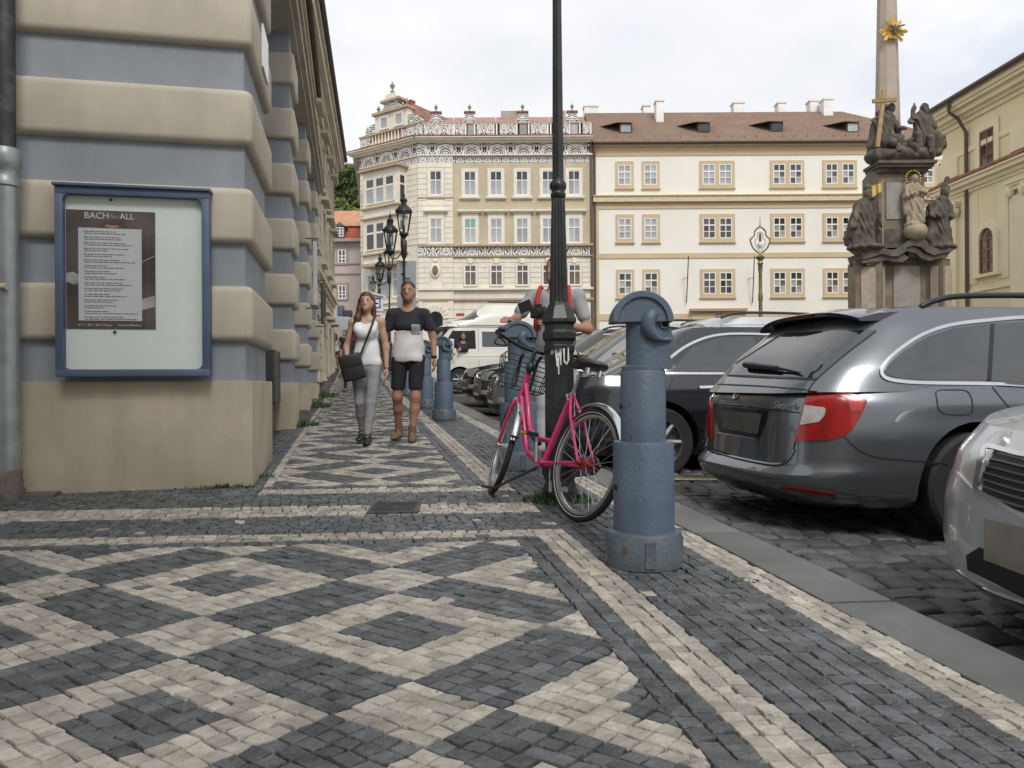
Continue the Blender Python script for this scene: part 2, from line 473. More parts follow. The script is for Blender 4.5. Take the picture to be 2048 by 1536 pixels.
bands(-.68, .96, 5.75, 5.88, 2, False, 'a')
bands(.96, 1.14, 5.75, 45, 3, True, 'b'); bands(.83, .96, 5.88, 45, 2, False, 'b')
bands(-.68, FL, 5.88, 45, 1, True, 'b'); bands(-.95, -.68, 5.88, 30, 4, False, 'b')

def stone(mb, poly, z, tone, flat=False, h=.0055, ins=.0030, bev=.0066, drop=.02, tilt=.0022):
    cx = sum(p[0] for p in poly) / len(poly); cy = sum(p[1] for p in poly) / len(poly)
    n = len(poly)
    rad = sum(math.hypot(p[0] - cx, p[1] - cy) for p in poly) / n
    if rs.random() < .07: tilt *= 2.6
    tx, ty, tz = rs.uniform(-tilt, tilt), rs.uniform(-tilt, tilt), rs.uniform(-.0025, .002) - (.004 if rs.random() < .03 else 0)
    def ring(f, zz):
        out = []
        for p in poly:
            d = math.hypot(p[0] - cx, p[1] - cy); k = max(.2, 1 - f / max(d, 1e-4))
            x, y = cx + (p[0] - cx) * k, cy + (p[1] - cy) * k
            out.append((x, y, gz(y) + z + zz + tz + (x - cx) / rad * tx + (y - cy) / rad * ty))
        return out
    if flat:
        mb.add(ring(ins, h * .4), [tuple(range(n))], tone); return
    vs = ring(ins, -drop) + ring(ins, h * .35) + ring(bev, h)
    fs = []
    for a in (0, n):
        for i in range(n): fs.append((a + i, a + (i + 1) % n, a + n + (i + 1) % n, a + n + i))
    fs.append(tuple(range(2 * n, 3 * n)))
    mb.add(vs, fs, tone)
def cen(w): return sum(p[0] for p in w) / len(w), sum(p[1] for p in w) / len(w)
def shown(w):
    x, y = cen(w); z = gz(y) - CZ
    if y < .5 or abs(x / y) > .66 or -z / y > .49: return 0
    return abs(area(w)) / (y ** 3)
order = sorted(range(len(STONES)), key=lambda i: -shown(STONES[i][1]))
single = set(order[:300])
big = {True: MB(), False: MB()}
for i, (light, w) in enumerate(STONES):
    tone = rs.random()
    if i in single:
        m = MB(); stone(m, w, 0, tone); m.t = []
        m.build('paving_stone', M_LIGHT if light else M_DARK, pave, smooth=50)
    else:
        stone(big[light], w, 0, tone, flat=cen(w)[1] > 11.0)
prop(big[True].build('pale_paving_stones', M_LIGHT, pave, smooth=50), kind='stuff')
prop(big[False].build('dark_paving_stones', M_DARK, pave, smooth=50), kind='stuff')
# far pavement colour beyond the stones that can be told apart
prop(isheet('far_pavement', -9, 1.80, [38, 44, 48, 52, 60, 70, 80, 100], .004, M_SAND), 'far end of the pavement climbing between the houses', kind='structure')
# kerb stones
b = .2
while b < 40:
    l = rs.uniform(.95, 1.5)
    w = [AB(1.803, b), AB(2.07, b), AB(2.07, b + l - .008), AB(1.803, b + l - .008)]
    m = MB(); stone(m, [(p.x, p.y) for p in w], .002, 0, h=.006, ins=.002, bev=.016, drop=.16, tilt=.002); m.t = []
    m.build('kerb_stone', M_KERB, kerb, smooth=40); b += l
# street setts: the roadway falls away from the kerb
def sdrop(w):
    x, y = cen(w); a = (x + .204 * y) / 1.0122; t = min(1, max(0, (a - 2.07) / 2.2)); return -.122 - .10 * t
m = MB()
for b in bs_all[2:12]:
    for a in (2.05, 2.8, 3.6, 4.4):
        p = AB(a, b); m.v.append((p.x, p.y, gz(p.y) - .125 - .10 * min(1, (a - 2.05) / 2.2)))
for j in range(9):
    for i in range(3): m.f.append((j * 4 + i, j * 4 + i + 1, j * 4 + i + 5, j * 4 + i + 4))
prop(m.build('gutter_bed', M_MORTAR, street))
setts = []
row = 0; b = .6
while b < 13:
    hh = rs.uniform(.15, .19); a = 2.075 + rs.uniform(0, .1)
    first = True
    while a < 9:
        l = rs.uniform(.15, .24); a0 = 2.075 if first else a; first = False
        pl = [(a0 + .006, b + rs.uniform(-.008, .008)), (a + l - .006, b + rs.uniform(-.008, .008)), (a + l - .006 + rs.uniform(-.01, .01), b + hh - .012), (a0 + .006, b + hh - .012)]
        q = [AB(*p) for p in pl]; a += l
        c = cen([(p.x, p.y) for p in q])
        if c[1] > .9 and c[0] < .72 * c[1] + .9: setts.append([(p.x, p.y) for p in q])
    b += hh
order = sorted(range(len(setts)), key=lambda i: -shown(setts[i])); single = set(order[:260])
mb = MB()
for i, w in enumerate(setts):
    if i in single:
        m = MB(); stone(m, w, sdrop(w), 0, h=.028, ins=.006, bev=.03, drop=.02, tilt=.008); m.t = []; m.build('street_sett', M_SETT, street, smooth=50)
    else: stone(mb, w, sdrop(w), rs.random(), h=.028, ins=.006, bev=.03, drop=.02, tilt=.008)
prop(mb.build('street_setts', M_SETT, street, smooth=50), kind='stuff')
# worn yellow bay line on the setts
M_YEL = mat('worn_yellow_paint', (.34, .27, .12), .7, var=.5, vscale=30)
m = MB()
for k in range(14):
    u0 = 2.12 + k * .3
    q = [uv(u0, 6.22), uv(u0 + .3, 6.22), uv(u0 + .3, 6.34), uv(u0, 6.34)]
    m.add([(p.x, p.y, gz(p.y) + sdrop([(p.x, p.y)]) + .036) for p in q], [(0, 1, 2, 3)])
prop(m.build('yellow_bay_line', M_YEL, street))
# iron covers in the pavement
def cover(px0, px1, py0, py1, label):
    Y0 = CZ / ((py1 - 768) / FPX + .038); Y1 = CZ / ((py0 - 768) / FPX + .038)
    x0, x1 = (px0 - 1024) / FPX * Y0, (px1 - 1024) / FPX * Y0
    t = thing('iron_cover', label, 'manhole cover', ((x0 + x1) / 2, (Y0 + Y1) / 2, gz((Y0 + Y1) / 2)))
    t.rotation_euler = (math.atan(.038), 0, R(3.4))
    w, h = (x1 - x0) / 2, (Y1 - Y0) / 2
    m = MB()
    for s in (-1, 1):
        m.box(s * w - .012, s * w + .012, -h - .012, h + .012, -.02, .016); m.box(-w + .012, w - .012, s * h - .012, s * h + .012, -.02, .016)
    m.build('cover_frame', M_IRON, t)
    m = MB(); m.box(-w + .014, w - .014, -h + .014, h - .014, -.02, .010); pl = m.build('cover_plate', M_IRON, t)
    m = MB()
    nx, ny = 12, 10
    for i in range(nx):
        for j in range(ny):
            x = -w + .03 + (2 * w - .06) * i / (nx - 1); y = -h + .03 + (2 * h - .06) * j / (ny - 1)
            if abs(x) < .05 and abs(y) < .03: continue
            m.box(x - .008, x + .008, y - .004, y + .004, .010, .015)
    m.box(-.04, .04, -.012, .012, .010, .014)
    m.build('tread_studs', M_IRON, pl)
cover(733, 828, 1007, 1027, 'rectangular ribbed iron cover set in the pale cross band of the pavement')
def weeds(x, y, r, n, hgt, label, z0=0.0, ry=None):
    m = MB(); q = random.Random(int(x * 100 + y * 10))
    for _ in range(n):
        a = q.uniform(0, 6.28); d = r * math.sqrt(q.random()); px, py = x + d * math.cos(a), y + d * math.sin(a) * (ry or 1)
        z = gz(py) + z0; h = hgt * q.uniform(.35, 1) * (1.1 - d / r * .6); w = q.uniform(.004, .011); t = q.uniform(0, 6.28); l = q.uniform(.3, 1.1) * h
        dx, dy = math.cos(t), math.sin(t)
        m.add([(px - dy * w, py + dx * w, z), (px + dy * w, py - dx * w, z), (px + dx * l * .5 + dy * w * .8, py + dy * l * .5 - dx * w * .8, z + h * .7), (px + dx * l, py + dy * l, z + h)], [(0, 1, 2), (0, 2, 3)], q.random())
    return prop(m.build('weeds', M_WEED), label, 'weeds', kind='stuff')
# ================================================================== architecture helpers
def brick_mat(name, c1, c2, mortar, sx, sz, msize=.015, rough=.85, bump=.3, ax='xz', offset=.5):
    m = bpy.data.materials.new(name); m.use_nodes = True; t = m.node_tree; bs = t.nodes['Principled BSDF']; bs.inputs['Roughness'].default_value = rough
    Lk = t.links.new
    tcn = t.nodes.new('ShaderNodeTexCoord'); sp = t.nodes.new('ShaderNodeSeparateXYZ'); cb = t.nodes.new('ShaderNodeCombineXYZ')
    Lk(tcn.outputs['Object'], sp.inputs[0])
    Lk(sp.outputs[{'x': 0, 'y': 1}[ax[0]]], cb.inputs[0]); Lk(sp.outputs[{'z': 2, 'y': 1}[ax[1]]], cb.inputs[1])
    b = t.nodes.new('ShaderNodeTexBrick'); Lk(cb.outputs[0], b.inputs['Vector'])
    b.inputs['Color1'].default_value = (*c1, 1); b.inputs['Color2'].default_value = (*c2, 1); b.inputs['Mortar'].default_value = (*mortar, 1)
    b.inputs['Scale'].default_value = 1; b.inputs['Brick Width'].default_value = sx; b.inputs['Row Height'].default_value = sz; b.inputs['Mortar Size'].default_value = msize
    b.offset = offset
    nz = t.nodes.new('ShaderNodeTexNoise'); nz.inputs['Scale'].default_value = .7; nz.inputs['Detail'].default_value = 6; Lk(tcn.outputs['Object'], nz.inputs['Vector'])
    mr = t.nodes.new('ShaderNodeMapRange'); mr.inputs[3].default_value = .75; mr.inputs[4].default_value = 1.25; Lk(nz.outputs[0], mr.inputs[0])
    mm = t.nodes.new('ShaderNodeMix'); mm.data_type = 'RGBA'; mm.blend_type = 'MULTIPLY'; mm.inputs[0].default_value = 1
    Lk(b.outputs[0], mm.inputs[6]); Lk(mr.outputs[0], mm.inputs[7]); Lk(mm.outputs[2], bs.inputs['Base Color'])
    if bump:
        bp = t.nodes.new('ShaderNodeBump'); bp.inputs['Strength'].default_value = bump; bp.inputs['Distance'].default_value = .02; bp.invert = True
        Lk(b.outputs['Fac'], bp.inputs['Height']); Lk(bp.outputs[0], bs.inputs['Normal'])
    MATS[name] = m; return m
def sgraffito_mat(name, per, zc, arch=None, scale=5.0):
    """black and white scraped plaster: repeated round motifs among scrolls, flat print"""
    m = bpy.data.materials.new(name); m.use_nodes = True; t = m.node_tree; bs = t.nodes['Principled BSDF']; bs.inputs['Roughness'].default_value = .85
    Lk = t.links.new
    def mth(op, a, b=None):
        n = t.nodes.new('ShaderNodeMath'); n.operation = op
        for i, x in enumerate((a, b)):
            if x is None: continue
            if isinstance(x, (int, float)): n.inputs[i].default_value = x
            else: Lk(x, n.inputs[i])
        return n.outputs[0]
    tcn = t.nodes.new('ShaderNodeTexCoord'); sp = t.nodes.new('ShaderNodeSeparateXYZ'); Lk(tcn.outputs['Object'], sp.inputs[0])
    fx = mth('SUBTRACT', mth('MULTIPLY', mth('FRACT', mth('MULTIPLY', sp.outputs[0], 1 / per)), per), per / 2)
    fx = mth('ABSOLUTE', fx)
    dz = mth('SUBTRACT', sp.outputs[2], zc)
    r = mth('SQRT', mth('ADD', mth('MULTIPLY', fx, fx), mth('MULTIPLY', dz, dz)))
    cb = t.nodes.new('ShaderNodeCombineXYZ'); Lk(fx, cb.inputs[0]); Lk(mth('MULTIPLY', dz, 1.0), cb.inputs[2])
    w = t.nodes.new('ShaderNodeTexWave'); w.wave_type = 'RINGS'; w.rings_direction = 'Y'; w.inputs['Scale'].default_value = scale * .2; w.inputs['Distortion'].default_value = 9; w.inputs['Detail'].default_value = 2; w.inputs['Detail Scale'].default_value = 1.6
    Lk(cb.outputs[0], w.inputs['Vector'])
    scroll = mth('GREATER_THAN', w.outputs['Fac'], .42)
    if arch:
        ring = mth('LESS_THAN', mth('ABSOLUTE', mth('SUBTRACT', r, arch)), arch * .13)
        ring2 = mth('LESS_THAN', mth('ABSOLUTE', mth('SUBTRACT', r, arch * .72)), arch * .05)
        scroll = mth('MAXIMUM', scroll, mth('MAXIMUM', ring, ring2))
    mixn = t.nodes.new('ShaderNodeMix'); mixn.data_type = 'RGBA'
    mixn.inputs[6].default_value = (.05, .045, .042, 1); mixn.inputs[7].default_value = (.76, .74, .70, 1)
    Lk(scroll, mixn.inputs[0]); Lk(mixn.outputs[2], bs.inputs['Base Color']); MATS[name] = m; return m
M_GLASS = mat('window_glass_dark', (.035, .04, .042), .06, var=.5, vscale=.6, spec=.9, rnd=.6)
M_GLASSW = mat('window_glass_curtain', (.34, .35, .36), .12, var=.25, vscale=.9, spec=.8, rnd=.2)
M_GLASSB = mat('window_glass_brown', (.10, .075, .06), .08, var=.5, vscale=1.2, spec=.8, rnd=.4)
M_WHITE = mat('white_window_paint', (.78, .77, .74), .5, var=.05)
M_CREAMW = mat('cream_painted_wood', (.62, .56, .44), .55, var=.06)
_wc = {}
def win(parent, x0, x1, z0, z1, y, cols=2, rows=(0, .36, .68, 1), glass=None, frame=None, fw=.06, mw=.035, tw=.07,
        sur=None, smat=None, sd=.07, sill=None, hood=None, deep=.05):
    """window facing local -y: frame mesh, each pane a sub-part, surround, sill and hood as sub-parts"""
    w, h = x1 - x0, z1 - z0; xc, zc = (x0 + x1) / 2, (z0 + z1) / 2
    frame = frame or M_WHITE
    key = (round(w, 2), round(h, 2), cols, tuple(rows), fw, mw, tw, deep)
    if key not in _wc:
        m = MB(); a, b = w / 2, h / 2
        m.box(-a, a, -deep, 0, -b, -b + fw); m.box(-a, a, -deep, 0, b - fw, b); m.box(-a, -a + fw, -deep, 0, -b + fw, b - fw); m.box(a - fw, a, -deep, 0, -b + fw, b - fw)
        iw, ih = w - 2 * fw, h - 2 * fw
        panes = []
        zs = [-b + fw + ih * (1 - r) for r in rows]
        for k, zz in enumerate(zs[1:-1]):
            t = tw if k == 0 else mw
            m.box(-a + fw, a - fw, -deep + .004, -.004, zz - t / 2, zz + t / 2)
        for c in range(1, cols):
            xx = -a + fw + iw * c / cols; t = mw * 1.4
            for k in range(len(zs) - 1):
                m.box(xx - t / 2, xx + t / 2, -deep + .008, -.006, zs[k + 1] + (tw if k + 1 == 1 else mw) / 2 * (k + 2 < len(zs)), zs[k] - (tw if k == 1 else mw) / 2 * (k > 0))
        for c in range(cols):
            for k in range(len(zs) - 1):
                panes.append((-a + fw + iw * (c + .5) / cols, (zs[k] + zs[k + 1]) / 2, iw / cols, zs[k] - zs[k + 1]))
        pm = {}
        _wc[key] = (m, panes, pm)
    m, panes, pm = _wc[key]
    fk = ('mesh', frame.name)
    if fk not in pm: pm[fk] = m.mesh('window')
    o = link('window', pm[fk], frame, parent, (xc, y, zc))
    gl = glass or [M_GLASS]
    for i, (px, pz, pw, ph) in enumerate(panes):
        g = gl[i % len(gl)]; k = (round(pw, 3), round(ph, 3), g.name)
        if k not in pm:
            q = MB(); q.box(-pw / 2, pw / 2, -.012, .0, -ph / 2, ph / 2); pm[k] = q.mesh('pane')
        link('pane', pm[k], g, o, (px, -.004, pz))
    a, b = w / 2, h / 2
    if sur:
        k = ('sur', sur, sd, smat.name)
        if k not in pm:
            q = MB(); q.box(-a - sur, a + sur, -sd, 0, b, b + sur); q.box(-a - sur, -a, -sd, 0, -b, b); q.box(a, a + sur, -sd, 0, -b, b); q.box(-a - sur, a + sur, -sd, 0, -b - sur * .7, -b); pm[k] = q.mesh('surround')
        link('surround', pm[k], smat, o)
    if sill:
        k = ('sill', sill, smat.name)
        if k not in pm:
            q = MB(); zz = -b - (sur or 0) * .7; q.box(-a - sill, a + sill, -sd - .12, .0, zz - .10, zz); q.box(-a - sill + .04, a + sill - .04, -sd - .06, 0, zz - .16, zz - .10); pm[k] = q.mesh('sill')
        link('sill', pm[k], smat, o)
    if hood:
        k = ('hood', hood, smat.name)
        if k not in pm:
            q = MB(); zz = b + (sur or 0) + .28; q.box(-a - hood, a + hood, -sd - .22, 0, zz, zz + .1); q.box(-a - hood + .06, a + hood - .06, -sd - .14, 0, zz - .08, zz); q.box(-a - (sur or .1), a + (sur or .1), -.05, 0, b + (sur or 0), zz - .08); pm[k] = q.mesh('hood')
        link('hood', pm[k], smat, o)
    return o
# ================================================================== the striped corner house on the left
M_BAND = mat('ochre_stucco_band', (.49, .44, .35), .85, streak=.08, var=.08, vscale=2.2, bump=.25, bscale=220, big=(.9, .12), spots=(3.2, .735, (.36, .32, .25)))
M_CORE = mat('blue_grey_stucco', (.28, .30, .325), .85, streak=.07, var=.08, vscale=2.0, bump=.25, bscale=220, big=(1.1, .12))
M_PLINTH = mat('ochre_plinth_stucco', (.44, .385, .285), .85, streak=.12, var=.10, vscale=1.6, bump=.35, bscale=180, detail=7, big=(1.3, .2), spots=(13, .735, (.16, .12, .08)))
M_UPPER = mat('pale_ochre_upper_wall', (.50, .44, .33), .85, var=.1, vscale=1.2, bump=.2, bscale=120)
M_ZINC = mat('weathered_zinc', (.30, .32, .32), .45, metal=.5, var=.2, vscale=6, bump=.1, bscale=40)
M_OLDPIPE = mat('old_dark_pipe', (.035, .042, .04), .55, metal=.2, var=.6, vscale=9, col2=(.10, .11, .10), thr=(.5, .8))
M_GUTTER = mat('dark_gutter_tiles', (.075, .06, .05), .8, var=.3, vscale=5)
M_SHOP = mat('dark_shop_glass', (.02, .022, .025), .06, var=.3, spec=.9)
HZ = 0.0
ch = thing('corner_house', 'corner house with ochre rounded bands over blue grey stucco walls', 'house', (-1.945, 5.77, HZ), SR)
def rpart(name, x0, x1, y0, y1, z0, z1, r, material, parent, seg=3):
    return MB().rbox(x0, x1, y0, y1, z0, z1, r, seg).build(name, material, parent, smooth=40)
PL = 1.012
BANDS = [(1.305 + .735 * n, 1.722 + .735 * n) for n in range(6)]
XL = -7.0
wall = MB().box(XL, -.055, .05, 1.45, 0, 5.7).box(XL, -.62, 1.45, 13.6, 0, 5.7).build('wall', M_CORE, ch)
rpart('plinth', XL, 0, 0, 1.50, -.3, PL, .008, M_PLINTH, ch, 2)
for z0, z1 in BANDS: rpart('stucco_band', XL, .012, -.012, 1.51, z0, z1, .055, M_BAND, ch, 4)
PIERS = [4.55, 8.25, 12.0]
for yk in PIERS:
    pier = MB().box(-.62, -.055, yk + .05, yk + .80, 0, 5.7).build('pier', M_CORE, ch)
    MB().rbox(-.63, 0, yk, yk + .85, -.3, PL + .0, .008, 2).build('pier_plinth', M_PLINTH, pier, smooth=40)
    for z0, z1 in BANDS: MB().rbox(-.63, .012, yk - .012, yk + .862, z0, z1, .05, 3).build('stucco_band', M_BAND, pier, smooth=40)
# recessed openings between the piers: dark doors and glazing in stucco
ends = [1.5] + [y + .85 for y in PIERS]
for a, b in zip(ends, PIERS + [13.5]):
    if b - a < .5: continue
    d = MB(); d.box(-.60, -.55, a + .25, b - .25, .3, 4.3); dd = d.build('shop_door', M_SHOP, ch)
    q = MB()
    for yy in (a + .22, (a + b) / 2, b - .22): q.box(-.59, -.50, yy - .05, yy + .05, .3, 4.38)
    q.box(-.59, -.50, a + .27, (a + b) / 2 - .05, 4.28, 4.38); q.box(-.59, -.50, a + .27, (a + b) / 2 - .05, 3.0, 3.1)
    q.box(-.59, -.50, (a + b) / 2 + .05, b - .27, 4.28, 4.38); q.box(-.59, -.50, (a + b) / 2 + .05, b - .27, 3.0, 3.1)
    q.build('door_frame', mat('door_frame_grey', (.13, .14, .15), .5), dd)
    MB().box(-.62, -.56, a + .02, b - .02, 4.95, 5.7).build('lintel', M_CORE, ch)
# upper storey
MB().box(XL, -.22, .22, 13.55, 5.7, 8.05).build('upper_wall', M_UPPER, ch)
c = MB()
for z0, z1, p in ((5.68, 5.76, .05), (5.76, 5.90, .12), (5.90, 5.96, .16)): c.box(XL, -.03 + p, .03 - p, 13.55, z0, z1)
c.build('string_course', M_BAND, ch)
c = MB()
for z0, z1, p in ((7.55, 7.75, .05), (7.75, 7.95, .10), (7.95, 8.10, .17)): c.box(XL, -.22 + p, .22 - p, 13.55, z0, z1)
c.build('cornice', M_UPPER, ch)
g = MB().tube([(.0, -.1, 8.16), (.0, 13.6, 8.16)], .07, 10); g.box(-.2, -.05, -.05, 13.55, 8.10, 8.14); g.build('gutter', M_GUTTER, ch, smooth=40)
M_TILE = brick_mat('red_roof_tiles', (.36, .13, .065), (.30, .10, .05), (.14, .05, .03), .2, .3, .03, bump=.6, ax='xz')
M_TILEY = brick_mat('red_roof_tiles_side', (.36, .13, .065), (.28, .09, .05), (.12, .05, .03), .2, .3, .03, bump=.6, ax='yz')
rf = MB(); rf.add([(.02, -.1, 8.2), (.02, 13.6, 8.2), (-4, 13.6, 11.2), (-4, -.3, 11.2), (.02, -.1, 8.15), (.02, 13.6, 8.15), (-4, 13.6, 11.1), (-4, -.3, 11.1)], [(0, 1, 2, 3), (7, 6, 5, 4), (0, 4, 5, 1), (1, 5, 6, 2), (3, 7, 4, 0)])
rf.build('roof', M_TILEY, ch)
for k, yy in enumerate((2.2, 5.0, 8.6, 11.6)):     # upper windows, seen edge-on
    q = MB(); q.box(-.23, -.19, yy, yy + .9, 6.2, 7.4); w = q.build('window', M_GLASSW, ch)
    q = MB(); q.box(-.23, -.14, yy - .14, yy, 6.1, 7.5); q.box(-.23, -.14, yy + .9, yy + 1.04, 6.1, 7.5); q.box(-.23, -.14, yy, yy + .9, 7.4, 7.5); q.box(-.23, -.14, yy, yy + .9, 6.1, 6.2); q.box(-.23, -.10, yy - .16, yy + 1.06, 6.02, 6.1)
    q.build('surround', M_BAND, w)
# small white sign high on the corner pier and a hanging sign further on
prop(MB().rbox(.013, .03, .62, 1.02, 3.62, 3.98, .005).build('house_number_plate', mat('white_enamel', (.75, .75, .76), .3), ch))
hs = MB().box(.012, .03, 9.2 + 3.0, 9.2 + 3.05, 3.0, 3.06); hs.box(.0, .34, 12.2, 12.23, 3.28, 3.31); hs.box(.0, .34, 12.2, 12.23, 1.98, 2.01)
# rain pipe on the front face
dp = MB()
px0 = -1.595
dp.tube([(px0, -.13, 2.62), (px0, -.13, 6.5)], .058, 14); dpo = dp.build('downpipe', M_OLDPIPE, ch, smooth=40)
q = MB(); q.lathe([(.076, .30), (.076, 2.35), (.085, 2.36), (.085, 2.40), (.077, 2.41), (.077, 2.47), (.092, 2.50), (.092, 2.60), (.078, 2.62)], 18, (px0, -.13, 0)); q.build('standpipe', M_ZINC, dpo, smooth=40)
q = MB(); q.lathe([(.10, .18), (.10, .26), (.088, .28), (.088, .33), (.084, .34), (.084, .40), (.076, .41)], 18, (px0, -.13, 0)); q.box(px0 + .08, px0 + .30, -.19, -.03, .18, .235); q.build('pipe_boot', mat('rusty_iron_boot', (.12, .10, .085), .7, var=.3, vscale=14), dpo, smooth=40)
q = MB(); q.tube([(px0 - .30, -.11, 1.66), (px0 + .03, -.22, 1.66)], .022, 8); q.build('pipe_bracket', M_BAND, dpo, smooth=40)
# ------------------------------------------------------------------ notice case with the concert poster
M_BLUE = mat('blue_case_paint', (.075, .105, .165), .45, var=.12, vscale=4, bump=.05)
nc = thing('notice_case', 'blue framed glazed notice case with concert poster on the corner house', 'notice board', tuple(ch.matrix_basis @ Vector((0, 0, 0))), SR)
nc.location = (-1.945, 5.77, 0)
X0, X1, Z0, Z1 = -1.302, -.280, 1.045, 2.385
YF, YB = -.12, -.013
f = MB(); fw = .052
f.rbox(X0, X0 + fw, YF, YB, Z0 + fw, Z1 - fw, .004); f.rbox(X1 - fw, X1, YF, YB, Z0 + fw, Z1 - fw, .004); f.rbox(X0, X1, YF, YB, Z0, Z0 + fw, .004); f.rbox(X0, X1, YF, YB, Z1 - fw, Z1, .004)
for sx in (0, 1):          # rounded inner corners
    for sz in (0, 1):
        cx = X0 + fw if sx == 0 else X1 - fw; cz = Z0 + fw if sz == 0 else Z1 - fw
        dx, dz = (1 if sx == 0 else -1), (1 if sz == 0 else -1); r = .045
        poly = [(cx, cz)] + [(cx + dx * r * (1 - math.sin(t)), cz + dz * r * (1 - math.cos(t))) for t in [i * math.pi / 2 / 6 for i in range(7)]]
        if dx * dz < 0: poly.reverse()
        f.prism(poly, YF + .004, YF + .03)
fr = f.build('case_frame', M_BLUE, nc, smooth=35)
MB().rbox(X0 - .012, X1 + .012, YF - .02, YB, Z1 + .001, Z1 + .022, .004).build('case_roof', M_BLUE, nc, smooth=35)
MB().box(X0 + fw, X1 - fw, YB - .05, YB - .042, Z0 + fw, Z1 - fw).build('backing_board', mat('pale_green_board', (.66, .70, .66), .6, var=.04, vscale=1.5), nc)
gm_ = bpy.data.materials.new('clear_pane'); gm_.use_nodes = True; _t = gm_.node_tree; _t.nodes.clear()
_o = _t.nodes.new('ShaderNodeOutputMaterial'); _mx = _t.nodes.new('ShaderNodeMixShader'); _tr = _t.nodes.new('ShaderNodeBsdfTransparent'); _gl = _t.nodes.new('ShaderNodeBsdfGlossy'); _lw = _t.nodes.new('ShaderNodeLayerWeight'); _pw = _t.nodes.new('ShaderNodeMath'); _fr = _t.nodes.new('ShaderNodeMath')
_tr.inputs[0].default_value = (.97, .985, .98, 1); _gl.inputs['Roughness'].default_value = .03; _pw.operation = 'POWER'; _pw.inputs[1].default_value = 4.0; _fr.operation = 'MULTIPLY_ADD'; _fr.inputs[1].default_value = .7; _fr.inputs[2].default_value = .045; _lw.inputs[0].default_value = .5; _t.links.new(_lw.outputs['Facing'], _pw.inputs[0]); _t.links.new(_pw.outputs[0], _fr.inputs[0])
for a, b in ((_fr.outputs[0], _mx.inputs[0]), (_tr.outputs[0], _mx.inputs[1]), (_gl.outputs[0], _mx.inputs[2]), (_mx.outputs[0], _o.inputs[0])): _t.links.new(a, b)
M_CLEAR = gm_
MB().add([(X0 + fw, YF + .036, Z0 + fw), (X1 - fw, YF + .036, Z0 + fw), (X1 - fw, YF + .036, Z1 - fw), (X0 + fw, YF + .036, Z1 - fw)], [(0, 1, 2, 3)]).build('case_glass', M_CLEAR, nc)
for (x, z) in ((-.95, 2.31), (-.93, 1.365), (-.93, 1.085)): MB().sphere((x, YB - .056, z), .011).build('drawing_pin', mat('black_pin', (.02, .02, .022), .4), nc)
YP = YB - .054
po = MB().box(-1.246, -.657, YP, YP + .003, 1.385, 2.232).build('poster', mat('poster_sepia_print', (.045, .032, .030), .45, col2=(.16, .13, .125), vscale=3.2, detail=3, thr=(.38, .78)), nc)
MPAL = mat('poster_pale_print', (.34, .32, .31), .5, var=.25, vscale=8)
MB().prism([(-1.244, 1.78), (-1.20, 1.79), (-1.165, 1.77), (-1.163, 1.71), (-1.20, 1.70), (-1.244, 1.72)], YP - .0012, YP - .0006).build('printed_hand', MPAL, po)
MB().prism([(-.76, 1.52), (-.66, 1.55), (-.66, 1.63), (-.755, 1.60)], YP - .0012, YP - .0006).build('printed_sleeve', MPAL, po)
MB().prism([(-.75, 1.865), (-.66, 1.915), (-.66, 1.921), (-.75, 1.872)], YP - .0012, YP - .0006).build('printed_bow', MPAL, po)
sh = MB().box(-1.165, -.748, YP - .002, YP - .0003, 1.445, 2.105).build('printed_sheet', mat('white_print', (.52, .52, .54), .5, var=.04), po)
q = MB(); rr = random.Random(11); z = 2.080
for k in range(16):
    for ln in range(2):
        x = -1.13 + (0.005 * ln); end = x + rr.uniform(.14, .30) if ln == 0 else x + rr.uniform(.12, .36)
        while x < end:
            w = rr.uniform(.01, .04); q.box(x, min(x + w, end), YP - .0032, YP - .0022, z - .0032, z + .0032); x += w + .006
        z -= .0145 if ln == 0 else .0262
q.build('printed_lines', mat('grey_print_ink', (.15, .15, .16), .6), sh)
M_INK = mat('pale_print_ink', (.62, .60, .58), .5)
def lettering(txt, size, x, z, y, parent, material, name='lettering', shear=0.0, space=1.0, sx=1.0):
    me = text_mesh(txt, size, .0004, shear=shear, space=space); o = link(name, me, material, parent, (x, y, z), (R(90), 0, 0)); o.scale = (sx, 1, 1); return o
lettering('BACH', .062, -1.045, 2.192, YP - .002, po, M_INK)
lettering('for', .052, -.932, 2.190, YP - .002, po, mat('red_grey_ink', (.34, .30, .29), .5), shear=.35)
lettering('ALL', .060, -.845, 2.192, YP - .002, po, M_INK)
MB().box(-1.0, -.885, YP - .0015, YP - .0003, 2.110, 2.132).build('title_tab', mat('rust_print', (.20, .06, .04), .5), po)
lettering('Program', .022, -.942, 2.121, YP - .0022, po, M_INK)
lettering('14. 7. - 28. 7. 2017, Prague', .021, -1.06, 1.414, YP - .002, po, M_INK)
lettering('www.bachforall.cz', .021, -.83, 1.414, YP - .002, po, M_INK)
